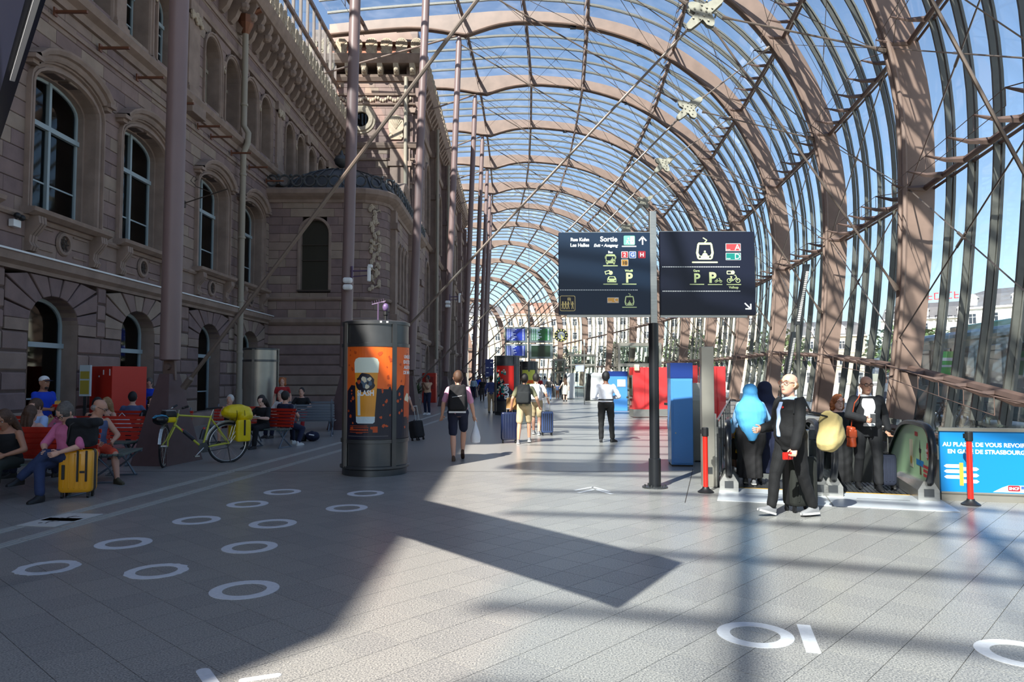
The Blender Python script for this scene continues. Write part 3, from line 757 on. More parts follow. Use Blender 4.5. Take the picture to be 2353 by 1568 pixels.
for a in range(25):
    t = 2*math.pi*a/24; RR.append([TF.P(3.05+math.cos(t)*r_, 17.8+math.sin(t)*r_, d_) for r_, d_ in ((.48, -.3), (.48, .05), (.6, .12), (.75, .12), (.8, .05), (.92, .05), (.95, 0))])
b.rings(RR, closed=False, cap=False); b.obj('oculus_ring', CARVE, tw, smooth=True)
b = MB(); b.prism([(.5*math.cos(a*.3927), .5*math.sin(a*.3927)) for a in range(16)], TF.P(3.05, 17.8, -.15), TF.u, (0, 0, 1), TF.n*.02); b.obj('oculus_pane', WGLASS, tw)
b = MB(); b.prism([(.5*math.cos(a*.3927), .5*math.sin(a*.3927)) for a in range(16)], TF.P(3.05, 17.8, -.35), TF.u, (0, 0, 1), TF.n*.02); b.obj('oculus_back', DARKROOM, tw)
b = MB(); antefix(b, TF, 5.25, 16.5, .0, 1.1, 1.55); b.obj('palmette_relief', CARVE, tw)
b = MB(); b.bb(-7.6, -6.35, 44.88, 45.1, 9.5, 15.9); b.bb(-7.75, -6.25, 44.8, 45.1, 14.8, 15.1); b.obj('pilaster', STN[1], tw)
b = MB(); b.tube([(-6.62, 44.8, 9.5), (-6.62, 44.8, 20.4)], .12, 10); b.obj('tower_pipe', PIPEM, tw, smooth=True)
b = MB(); b.bb(-12.5, -6.5, 45.3, 50, 21.7, 22.7); b.obj('attic_box', BRONZE, tw)
b = MB(); b.bb(-12.4, -5.9, 44.9, 50.2, 22.7, 23.5); b.obj('attic_ledge', STEEL, tw, bevel=.03)
wf = Frame((-6.2, 45, 0), (0, 1, 0), (1, 0, 0)); wr = thing('wall_wing', None, None, kind='structure')
wg = [(3.2+q*4.6, 1.0, .2, 3.0, .9, .1) for q in range(10)]+[(3.2+q*4.6, 1.0, 5.6, 9.0, 1.0, .2) for q in range(10)]+[(3.2+q*4.6, 1.1, 12.2, 16.0, 1.1, .2) for q in range(10)]
courses(wf, 0, 47, .0, 4.0, .45, 1.6, wg, -.3, .05, wr, gap=.05, ch=.03, seed=31)
courses(wf, 0, 47, 4.3, 20.4, .46, 1.5, wg, -.3, .0, wr, seed=32)
for pr in ([(-.4, 4.0), (.12, 4.0), (.25, 4.2), (.2, 4.35), (-.4, 4.35)], [(-.4, 11.0), (.12, 11.0), (.3, 11.2), (.2, 11.35), (-.4, 11.35)], [(-.4, 18.2), (.12, 18.2), (.2, 18.5), (-.4, 18.5)],
           [(-.4, 20.3), (.2, 20.3), (.3, 20.9), (.6, 21.0), (.8, 21.6), (-.4, 21.7)]):
    mould(wf, -.1, 47, pr, wr, 'moulding')
for i in range(48):
    b = MB(); u = .5+i*.97; b.prism([(0, 20.3), (.3, 20.4), (.55, 20.8), (.6, 21.05), (0, 21.05)], wf.P(u-.16, 0, 0), wf.n, (0, 0, 1), (0, .32, 0)); b.obj('corbel', SMOULD, wr)
    b = MB(); antefix(b, wf, u, 21.65, .65, .8, .85); b.obj('antefix', CARVE, wr)
for i in range(6):
    b = MB(); u = .2+i*9.2; b.bb(-6.2, -5.75, 45+u, 45+u+1.1, 0, 20.3)
    for z in (4.0, 7.4, 11, 15, 18.2): b.bb(-6.2, -5.6, 44.9+u, 45+u+1.2, z, z+.35)
    b.obj('wing_pier', STN[i % 6], wr, bevel=.01, seg=1)
for o in wg:
    b = MB(); sweep(wf, o, [(0, -.5), (0, .02), (.04, .1), (.22, .1), (.24, 0)], None, '', None, b=b, n=8); b.obj('window_surround', SMOULD, wr)
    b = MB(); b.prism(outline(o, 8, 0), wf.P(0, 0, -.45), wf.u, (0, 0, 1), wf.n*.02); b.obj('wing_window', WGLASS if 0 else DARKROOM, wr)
b = MB(); b.tube([(-5.6, 54.2, 3), (-5.6, 54.2, 20.3)], .12, 8); b.tube([(-5.6, 63.5, 3), (-5.6, 63.5, 20.3)], .12, 8); b.obj('wing_pipe', PIPEM, wr)
# bodies of the building behind the faces
b = MB(); b.bb(-26, -13.2, -11.8, 45.5, 0, 17.6); b.bb(-26, FX-.45, 32.6, 45.4, 0, 10); b.bb(-26, -6.75, 45.4, 92, 0, 21)
b.obj('building_body', SDARK, tw)
b = MB(); b.bb(-13.3, -10.95, -11.8, 2.2, 0, 17); b.obj('south_wall', STN[1], wl_)  # unseen south end, its length shaped to set the sunlit edge on the floor
b = MB(); b.bb(-13.4, -11.2, 2, 45, 16.9, 17.1); b.obj('cornice_roof', ROOFM, wl_)

# ------------------------------------------------------------------ floor
GRAN = mat('granite', (94, 95, 97), .3, var=.5, vscale=95, rgb2=(180, 177, 170), detail=5, spec=.5)
GRANB = mat('granite_b', (88, 90, 93), .32, var=.5, vscale=90, rgb2=(174, 171, 165), detail=5, spec=.5)
GROUT = mat('grout', (92, 90, 86), .7)
PLAZA = mat('plaza_paving', (205, 200, 190), .85, var=.08, vscale=.6)
ROAD = mat('asphalt', (120, 118, 116), .9, var=.1, vscale=1)
SLOT = mat('floor_slot', (60, 58, 56), .6)
EO = Vector((3.12, 11.0, 0)); EB = Vector((.30, .954, 0)).normalized(); EA = Vector((EB.y, -EB.x, 0))
def E(a, b_, z=0): return EO+EA*a+EB*b_+Vector((0, 0, z))
def foot(k): p = SP(NP, k); return Vector((p.x-.15, p.y, 0))
pit = [E(0, 0), E(5.75, 0), foot(1.2), foot(1.5), foot(2), foot(2.45), E(1.6, 13.5), E(0, 13.5)]
legs = [SP(NP, k) for k in range(-2, 16)]
outer = [Vector((-26, -16, 0))]+[Vector((p.x-.1, p.y, 0)) for p in legs]+[Vector((-26, 141, 0))]
def poly_slab(name, loops, z, th, m, parent=None, kind=None):
    loops = [[Vector((p.x, p.y, 0)) for p in L] for L in loops]; T = tessellate_polygon(loops); V = [p for L in loops for p in L]
    b = MB(); F = []
    for t in T:
        a, c, d = (V[i] for i in t)
        F.append(t if (c-a).cross(d-a).z > 0 else tuple(reversed(t)))
    b.add([Vector((p.x, p.y, z)) for p in V], F)
    for L in loops:
        for i in range(len(L)):
            p, q = L[i], L[(i+1) % len(L)]
            b.add([(p.x, p.y, z), (q.x, q.y, z), (q.x, q.y, z-th), (p.x, p.y, z-th)], [(0, 1, 2, 3)])
    return b.obj(name, m, parent, kind=kind)
fl = thing('floor', None, None, kind='structure')
YJ = 12.95
nearp = [Vector((-26, -16, 0)), Vector((-1, -16.5, 0)), Vector((3.6, -7, 0)), Vector((6.8, 2.6, 0)), Vector((9.5, 11.0, 0)), E(5.75, 0), E(0, 0), E(0, (YJ-EO.y)/EB.y), Vector((-26, YJ, 0))]
poly_slab('sub_floor', [nearp], -.006, .3, GROUT, fl)
farp = [Vector((-26, YJ+.02, 0)), E(0, (YJ+.02-EO.y)/EB.y), pit[7], pit[6], pit[5]]+[foot(3)]+[p for p in outer[7:]]
poly_slab('far_floor', [farp], 0, .3, GRAN, fl)
def clip(poly, nx, ny, c):
    out = []
    for i in range(len(poly)):
        p, q = poly[i], poly[(i+1) % len(poly)]; a = nx*p[0]+ny*p[1]-c; e = nx*q[0]+ny*q[1]-c
        if a <= 0: out.append(p)
        if a*e < 0: t = a/(a-e); out.append((p[0]+(q[0]-p[0])*t, p[1]+(q[1]-p[1])*t))
    return out
TS = .33; ta = R(47.5); tx, ty = (math.cos(ta), math.sin(ta)), (-math.sin(ta), math.cos(ta)); tiles = []
for i in range(-70, 70):
    for j in range(-70, 70):
        cx_, cy_ = (i+.5)*TS*tx[0]+(j+.5)*TS*ty[0], (i+.5)*TS*tx[1]+(j+.5)*TS*ty[1]
        if cy_ < 3.0 or cy_ > YJ+.3 or abs(cx_) > 1.2+cy_*.78: continue
        g = .0022; P = [((i+a)*TS*tx[0]+(j+e)*TS*ty[0], (i+a)*TS*tx[1]+(j+e)*TS*ty[1]) for a, e in ((g/TS, g/TS), (1-g/TS, g/TS), (1-g/TS, 1-g/TS), (g/TS, 1-g/TS))]
        P = clip(P, 0, 1, YJ)
        # keep clear of the escalator pit and of the canopy foot
        if cx_ > 2.0:
            if EB.dot(Vector((cx_, cy_, 0))-EO) > -.4:
                d_ = EB.dot(EO)
                if EA.dot(Vector((cx_, cy_, 0))-EO) > -.2: P = clip(P, EB.x, EB.y, d_) if EA.dot(Vector((cx_, cy_, 0))-EO) > .0 else P
        if len(P) >= 3: tiles.append((cy_, cx_, P))
tiles.sort(key=lambda t: t[0]+abs(t[1])*.3)
rest = MB()
for n, (cy_, cx_, P) in enumerate(tiles):
    b = MB() if n < 295 else rest
    b.prism(P, (0, 0, -.02), (1, 0, 0), (0, 1, 0), (0, 0, .02), mi=0 if n < 295 else n % 2)
    if n < 295: b.obj('floor_tile', GRAN if random.random() < .6 else GRANB, fl)
rest.obj('floor_tiles_joined', [GRAN, GRANB], fl, kind='stuff')
# guiding strips: two bands of three ribs each
rib_m = mat('tactile_steel', (176, 174, 168), .45)
A0, A1 = G(0, 1222), G(969, 969.5); B0, B1 = G(0, 1256), G(977, 981)
far_pt = [G(1030, 955), G(1108, 930), G(1160, 914), G(1200, 902)]
gs = thing('tactile_guide_strip', 'long double line of thin raised ribs running along the dark floor', 'floor marking')
for (P0, P1, o_) in ((A0, A1, 0), (B0, B1, .0)):
    d_ = (P1-P0); Lt = d_.length; d_.normalize(); s_ = Vector((-d_.y, d_.x, 0)); q = -1.5
    while q < Lt+22:
        for r_ in range(3):
            b = MB() if r_ == 0 else b
            c0 = P0+d_*(q+.28)+s_*(.06*(r_-1)); cv = max(0, q-6)**2*.0016
            c0 = c0+s_*cv; b.box((c0.x, c0.y, .002), (.57, .03, .006), rz=math.atan2(d_.y, d_.x)+cv*.03)
        if q < 13: b.obj('rib_plate', rib_m, gs)
        else:
            b.obj('rib_plate', rib_m, gs)
        q += .6
RWP = mat('symbol_plate_grey', (196, 196, 192), .5)
# the two symbol plates between the strips
for c_, sgn in ((G(165, 1190), 0), (G(118, 1201), 1)):
    t = thing('symbol_plate', 'pale floor plate with a dark worn pictogram, %s of the pair between the guide strips' % ('farther' if not sgn else 'nearer'), 'floor marking', (c_.x, c_.y, .001), math.atan2(d_.y, d_.x), 'pictogram plates')
    b = MB(); b.box((0, 0, .003), (.46, .46, .006)); b.obj('plate', RWP, t)
    b = MB(); b.prism([(-.15, -.01), (0, .03), (.15, .0), (.15, .02), (0, .07), (-.15, .02)], (0, 0, .0065), (.6, 0, 0), (0, .6, 0), (0, 0, .001)); b.prism([(0, .04), (.04, -.12), (.07, -.12), (.03, .05)], (0, 0, .0065), (.6, 0, 0), (0, .6, 0), (0, 0, .001))
    b.sphere((-.07, .08, .0065), (.025, .025, .001)); b.obj('pictogram', mat('picto_worn', (84, 80, 74), .7) if 'picto_worn' not in MATS else MATS['picto_worn'], t)
# white rings and bars
RW = mat('floor_sticker', (206, 208, 212), .5, var=.06, vscale=30)
def ring(c, r0, r1, lab, grp, worn=0):
    t = thing('floor_ring', lab, 'floor marking', (c.x, c.y, 0), 0, grp); b = MB(); n = 40
    P0 = []
    for i in range(n):
        a = 2*math.pi*i/n; w = (random.random()*.02*worn)
        P0.append([Vector((r*math.cos(a), r*math.sin(a), z)) for r, z in ((r0, .0), (r0, .0025), (r1-w, .0025), (r1-w, .0))])
    P0.append(P0[0]); b.rings(P0, closed=False, cap=False); o = b.obj('sticker', RW, t)
    return t
names_r = ['farthest of the white rings, beside the base of the beer pillar', 'white ring second from the beer pillar along the right row', 'white ring at the middle of the right row', 'white ring, second nearest of the right row', 'nearest and largest white ring in the shaded floor',
           'farthest white ring of the middle row', 'white ring of the left row, second from the far end', 'white ring of the left row at its middle', 'white ring of the left row, second nearest', 'white ring nearest the yellow suitcase side, cut at its edge', 'worn white ring between the two nearest rows']
for (px, py), nm in zip([(840, 1134.5), (797, 1168), (627, 1204), (574, 1258), (562, 1356), (649, 1131), (569, 1159), (452, 1196), (284, 1249), (109, 1305), (360, 1313)], names_r):
    ring(G(px, py), .165, .26, nm, 'white rings on the shaded floor', 1 if 'worn' in nm or 'cut' in nm else 0)
ring(G(1735, 1459), .155, .238, 'white ring beside a slanted white bar in the sunlit foreground', 'white rings by the bar')
ring(G(2345, 1503), .155, .24, 'white ring cut off by the right-hand edge of the picture', 'white rings by the bar')
def bar(p, q, w, nm, rnd_=False):
    p, q = G(*p), G(*q); t = thing('floor_bar', nm, 'floor marking', ((p.x+q.x)/2, (p.y+q.y)/2, 0)); d_ = q-p; L = d_.length; d_.normalize(); s_ = Vector((-d_.y, d_.x, 0))
    b = MB()
    if rnd_:
        P = [(-L/2+w/2+w/2*math.cos(a), w/2*math.sin(a)) for a in [math.pi/2+math.pi*i/8 for i in range(9)]]+[(L/2-w/2+w/2*math.cos(a), w/2*math.sin(a)) for a in [-math.pi/2+math.pi*i/8 for i in range(9)]]
    else: P = [(-L/2, -w/2), (L/2, -w/2), (L/2, w/2), (-L/2, w/2)]
    b.prism(P, (0, 0, 0), d_, s_, (0, 0, .003)); b.obj('sticker', RW, t)
bar((1846, 1437), (1870, 1501), .085, 'short white bar beside the ring in the sunlit foreground')
bar((463, 1538), (500, 1590), .075, 'white rounded arrow stroke at the bottom edge, left one', True)
bar((548, 1566), (647, 1551), .05, 'thin white rounded arrow stroke at the bottom edge, right one', True)
t = thing('floor_chevrons', 'pair of white chevrons on the sunny floor left of the sign post', 'floor marking')
for dy in (0, 8):
    b = MB()
    for a, c_ in (((1320, 1128+dy*0), (1362, 1120)), ((1362, 1120), (1402, 1131))):
        p, q = G(a[0]+(8 if dy else 0), a[1]+dy*.7), G(c_[0]+(4 if dy else 0), c_[1]+dy*.7); d_ = (q-p).normalized(); s_ = Vector((-d_.y, d_.x, 0))*.03
        b.add([p-s_+Vector((0, 0, .003)), q-s_+Vector((0, 0, .003)), q+s_+Vector((0, 0, .003)), p+s_+Vector((0, 0, .003))], [(0, 1, 2, 3)])
    b.obj('chevron', RW, t)
b = MB(); p, q = G(1592, 1079), G(1574, 1156); b.tube([p, q], .006, 4); b.bb(-10, 3.0, YJ, YJ+.02, -.02, .002); b.obj('expansion_joint', SLOT, fl)
# outside ground
plz = poly_slab('plaza', [[Vector((p.x+.15, p.y, 0)) for p in legs]+[Vector((-40, 142, 0)), Vector((-60, 300, 0)), Vector((260, 300, 0)), Vector((260, -60, 0)), Vector((-1, -60, 0))]], -.02, .2, PLAZA, kind='structure')
b = MB(); b.bb(-26, -1, -60, -15, -.2, -.02); b.obj('ground', PLAZA, kind='structure')
b = MB(); b.box((70, 90, -.01), (22, 260, .03), rz=R(-14)); b.obj('road', ROAD, kind='structure')
# ------------------------------------------------------------------ town beyond the glass
CREAM = [mat('render_%d' % i, c, .9, var=.06, vscale=.4) for i, c in enumerate([(226, 218, 198), (212, 196, 168), (232, 228, 216), (206, 182, 158), (190, 178, 156)])]
SLATE = mat('slate_roof', (98, 96, 98), .7, var=.1, vscale=1); TILE = mat('tile_roof', (150, 110, 92), .8, var=.1)
SHUT = mat('white_trim', (238, 236, 228), .7); FARG = mat('far_window_glass', (58, 64, 72), .15)
wf_me = {}
def far_window(parent, M, w, h):
    for nm, m in (('window', SHUT), ('pane', FARG)):
        key = (nm, round(w, 2), round(h, 2))
        if key not in wf_me:
            b = MB()
            if nm == 'window':
                b.bb(-w/2-.15, w/2+.15, -.12, 0, -.12, 0); b.bb(-w/2-.12, w/2+.12, -.1, 0, h, h+.16); b.bb(-w/2-.12, -w/2, -.06, 0, 0, h); b.bb(w/2, w/2+.12, -.06, 0, 0, h); b.bb(-.04, .04, -.05, 0, 0, h); b.bb(-w/2, w/2, -.05, 0, h*.66, h*.66+.06)
            else: b.bb(-w/2, w/2, -.025, -.005, 0, h)
            o = b.obj(nm, m); wf_me[key] = o.data; COL.objects.unlink(o)
        o = bpy.data.objects.new(nm, wf_me[key]); COL.objects.link(o)
        if nm == 'window': o.parent = parent; o.matrix_basis = M; last = o
        else: o.parent = last
def building(x, y, rz, w, d, h, lab, ci, floors=4, bays=5, roof='mansard', rm=None):
    t = thing('town_house', lab, 'building', (x, y, 0), rz, 'town houses round the station square')
    b = MB(); b.bb(-w/2, w/2, 0, d, 0, h); b.obj('wall', CREAM[ci], t)
    b = MB(); b.bb(-w/2-.3, w/2+.3, -.4, d, h, h+.35)
    for f in range(1, floors): b.bb(-w/2-.1, w/2+.1, -.12, 0, h*f/floors-.1, h*f/floors+.08)
    b.obj('cornice', SHUT if ci in (0, 2) else CREAM[(ci+1) % 5], t)
    b = MB(); b.rings([[Vector((-w/2, 0, h+.3)), Vector((w/2, 0, h+.3)), Vector((w/2, d, h+.3)), Vector((-w/2, d, h+.3))], [Vector((-w/2+.6, 1.2, h+2.8)), Vector((w/2-.6, 1.2, h+2.8)), Vector((w/2-.6, d-1.2, h+2.8)), Vector((-w/2+.6, d-1.2, h+2.8))], [Vector((-w/2+3, d/2-.5, h+4.2)), Vector((w/2-3, d/2-.5, h+4.2)), Vector((w/2-3, d/2+.5, h+4.2)), Vector((-w/2+3, d/2+.5, h+4.2))]])
    rf = b.obj('roof', rm or SLATE, t)
    bw = w/bays; fh = h/floors
    for i in range(bays):
        for f in range(floors):
            far_window(t, Matrix.Translation((-w/2+bw*(i+.5), 0, fh*f+(.9 if f else .3))), 1.25 if f else 2.0, 1.9 if f else 2.6)
        if i % 2 == 0:
            b = MB(); X = -w/2+bw*(i+.5); b.bb(X-.8, X+.8, .2, 2.5, h+.5, h+2.2); b.prism([(-1, 0), (1, 0), (0, .8)], (X, .1, h+2.2), (1, 0, 0), (0, 0, 1), (0, 2.4, 0)); b.obj('dormer', SHUT, t)
    return t
building(98, 132, R(-52), 30, 12, 15, 'white hotel-like house with mansard roof seen through the glass above the blue panel', 2, 4, 8)
building(86, 96, R(-68), 24, 12, 15.5, 'brown stone house with a dark roof at the right-hand edge behind the glass', 3, 4, 6)
building(96, 166, R(-40), 22, 12, 15, 'cream house left of the white house with red roof lettering', 0, 4, 6)
building(78, 186, R(-25), 22, 12, 12, 'low pale house behind the slanted lamp strip', 4, 3, 6)
building(56, 204, R(-14), 24, 12, 19, 'tan five-storey house seen under the right half of the sign', 1, 5, 7)
building(32, 210, R(-6), 23, 12, 20, 'cream five-storey house seen behind the sign post', 0, 5, 7)
building(9, 214, 0, 22, 12, 20, 'beige five-storey house behind the station clock', 3, 5, 7, rm=TILE)
building(-13, 214, R(4), 21, 12, 19.5, 'bright cream house behind the departure boards', 0, 5, 6)
building(-35, 212, R(8), 21, 12, 20, 'bright white house behind the farthest steel columns', 2, 5, 6)
# red rooftop letters, unreadable from here
t = thing('rooftop_letters', 'row of blurred red rooftop letters over the cream house behind the glass', 'sign', (94, 161, 18.9), R(-45))
for i in range(7): b = MB(); b.bb(i*1.3-4.5, i*1.3-3.6, 0, .2, 0, .18); b.bb(i*1.3-4.5, i*1.3-4.3, 0, .2, 0, 1.5); b.bb(i*1.3-4.5, i*1.3-3.6, 0, .2, 1.3 if i % 2 else .7, 1.5 if i % 2 else .9); b.obj('letter', mat('red_letter_%d' % i, (214, 60, 70), .6), t)
LEAFM = [mat('foliage_%d' % i, c, .7, var=.3, vscale=2) for i, c in enumerate([(86, 106, 62), (98, 118, 70), (72, 92, 56)])]
BARK = mat('bark', (86, 72, 60), .9)
def tree(x, y, h, r, lab, i):
    t = thing('street_tree', lab, 'tree', (x, y, 0), random.random()*6, 'street trees on the square')
    b = MB(); b.tube([(0, 0, 0), (.1, 0, h*.3), (0, .1, h*.55)], [.2, .15, .1], 7)
    for a in range(4): b.tube([(0, 0, h*.35), (r*.5*math.cos(a*1.6), r*.5*math.sin(a*1.6), h*.62)], [.09, .04], 5)
    b.obj('trunk', BARK, t)
    rnd = random.Random(i*7+3); b = MB()
    for q in range(900):
        a = rnd.random()*6.283; e = math.asin(rnd.uniform(-.8, 1)); rr = r*(.45+.6*rnd.random()**.5)*(1+.18*math.sin(3*a+i)); c = Vector((rr*math.cos(a)*math.cos(e), rr*math.sin(a)*math.cos(e), h*.62+rr*math.sin(e)*.8)); s = .16+.16*rnd.random()
        u = Vector((rnd.uniform(-1, 1), rnd.uniform(-1, 1), rnd.uniform(-1, 1))).normalized(); v = u.cross(Vector((rnd.random(), .3, .9))).normalized()
        b.add([c-u*s, c-v*s*.6, c+u*s, c+v*s*.6], [(0, 1, 2, 3)])
    b.obj('leaves', LEAFM[i % 3], t, kind='stuff')
for i, (x, y, h, r, l) in enumerate([(27, 50, 5.4, 2.2, 'leafy green street tree seen between the two glass wall legs left of the ginger woman'), (24, 66, 6, 2.6, 'green street tree behind the glass above the blue scarf'), (35, 60, 5.5, 2.4, 'street tree beyond the bus, behind the glass'),
        (22, 86, 7, 3, 'dark green street tree seen behind the steel pillar'), (24, 104, 7.5, 3.2, 'street tree behind the red machines beyond the glass'), (17, 118, 7.5, 3.2, 'street tree behind the far lift frames'), (41, 46, 5, 2.2, 'low tree close to the parked bus'), (10, 130, 7, 3, 'street tree behind the clock beyond the hall end')]): tree(x, y, h, r, l, i)
# bus
BUSM = mat('bus_teal', (30, 84, 84), .3, coat=.5); BUSG = mat('bus_glass', (20, 36, 42), .08, coat=.5)
t = thing('city_bus', 'dark teal city bus parked outside the glass wall above the blue panel', 'bus', (16.6, 24.8, -.02), R(81))
b = MB(); b.bb(-7, 7, -1.25, 1.25, .35, 3.3); b.obj('body', BUSM, t, bevel=.25, seg=3)
for i in range(7): b = MB(); b.bb(-6.4+i*1.8, -4.85+i*1.8, -1.28, 1.28, 1.35, 2.7); b.obj('bus_window', BUSG, t, bevel=.02)
b = MB(); b.bb(-7.04, -6.9, -1.05, 1.05, 1.2, 2.8); b.obj('windscreen', BUSG, t, bevel=.05)
for x in (-4.6, 4.4):
    for s in (-1, 1): b = MB(); b.tube([(x, s*1.28, .5), (x, s*1.0, .5)], .5, 20); b.obj('wheel', BLACK, t)
b = MB(); b.bb(-2.5, 2.5, -.6, .6, 3.3, 3.55); b.obj('roof_unit', BUSM, t, bevel=.05)
# bus-stop signs and parked bicycles outside
for i, (x, y, hgt, c, lab) in enumerate([(20.5, 37, 3.3, (60, 120, 200), 'blue and white bus stop sign outside between the glass bars'), (17.2, 35.0, 2.6, (236, 238, 240), 'white stop sign board outside behind the bald man'), (13.9, 23.3, 2.5, (98, 190, 96), 'green poster board outside near the bicycles')]):
    t = thing('stop_sign', lab, 'sign', (x, y, -.02)); b = MB(); b.tube([(0, 0, 0), (0, 0, hgt)], .04, 8); b.obj('post', DKST, t)
    b = MB(); b.bb(-.35, .35, -.08, -.03, hgt-.75, hgt); b.obj('plate', mat('stop_plate_%d' % i, c, .5), t)
    b = MB(); b.bb(-.26, .26, -.09, -.08, hgt-.3, hgt-.2); b.bb(-.26, .1, -.09, -.08, hgt-.5, hgt-.43); b.obj('stop_text', WHITE if i != 1 else BLACK, t)
for i in range(5):
    t = thing('parked_bicycle', 'dark bicycle parked outside the glass between the wall bars, %s of the row' % ('nearest', 'second', 'third', 'fourth', 'farthest')[i], 'bicycle', (13.05+.14*i, 20.6+.75*i, -.02), R(20), 'parked bicycles outside')
    for x in (-.5, .5):
        b = MB(); b.tube([(x+.33*math.cos(a), 0, .33+.33*math.sin(a)) for a in [2*math.pi*q/16 for q in range(17)]], .02, 5); b.obj('wheel', BLACK, t)
    b = MB(); b.tube([(-.5, 0, .33), (-.15, 0, .75), (.35, 0, .75), (.05, 0, .3), (-.5, 0, .33)], .02, 5); b.tube([(.5, 0, .33), (.35, 0, .95)], .02, 5); b.tube([(.35, -.25, .98), (.35, .25, .98)], .015, 5); b.tube([(.05, 0, .3), (-.17, 0, .85)], .02, 5); b.box((-.2, 0, .88), (.24, .12, .05)); b.obj('frame', DKST, t)
# end wall of the hall: frame of glass with doors
ew = thing('wall_end', None, None, kind='structure')
c0, l0, h0 = station(15); d0 = (l0-c0).normalized()
for i in range(9):
    b = MB(); u = (l0-c0).length*i/8; z = 8
    p = c0+d0*u; b.bb(p.x-.12, p.x+.12, p.y-.1, p.y+.1, 0, z); b.obj('mullion', MULL, ew)
for z in (3.2, 7): b = MB(); b.bb(c0.x, l0.x, c0.y-.8, c0.y-.6, z, z+.25); b.obj('transom', MULL, ew)
b = MB(); b.bb(-14, -9.5, 92, 128, 0, 9); b.obj('north_annex', STN[3], kind='structure')
# ------------------------------------------------------------------ escalators and pit
PITW = mat('pit_wall', (84, 86, 84), .6, var=.1); LOWF = mat('lower_floor', (110, 108, 104), .5)
ALU = mat('comb_plate', (206, 210, 214), .38, .25, var=.06, vscale=3, stretch=(1, 14, 1))
STEP = mat('escalator_step', (74, 76, 78), .45, .6)
BLUEP = mat('ad_blue', (20, 128, 196), .35); GOLD = mat('ad_gold', (206, 160, 60), .5)
pitt = thing('floor_pit', None, None, kind='structure')
b = MB()
def quad(b, P, mi=0): b.add(P, [(0, 1, 2, 3)], mi)
L_ = -5.2
for p, q in [(pit[(i+1) % 8], pit[i]) for i in range(8)][::-1]:
    n_ = (q-p).normalized().cross(Vector((0, 0, 1)))*-.25
    b.rings([[p+Vector((0, 0, -.3)), p+n_*0+Vector((0, 0, L_)), p-n_+Vector((0, 0, L_)), p-n_+Vector((0, 0, -.3))], [q+Vector((0, 0, -.3)), q+Vector((0, 0, L_)), q-n_+Vector((0, 0, L_)), q-n_+Vector((0, 0, -.3))]])
b.obj('pit_wall', PITW, pitt)
b = MB()
for q in range(30):
    p = foot(1.15+q*.045)-Vector((.12, 0, 0)); b.box((p.x, p.y, -2.5), (.16, .1, 5))
b.obj('lower_mullions', MULL, pitt, kind='stuff')
b = MB(); quad(b, [p+Vector((0, 0, L_)) for p in (E(-2, -2), E(10, -2), E(12, 14), E(-2, 14))]); b.obj('lower_floor', LOWF, pitt)
def EP(a, b_, z): return E(a, b_, z)
RAIL = [(-.12, .2), (-.38, .24), (-.56, .4), (-.64, .62), (-.58, .84), (-.4, .97), (-.1, 1.0), (.7, .99), (1.3, .9), (1.9, .62), (9.6, -3.9)]
def slope(b_): return 0 if b_ < 1.25 else -(b_-1.25)*.585
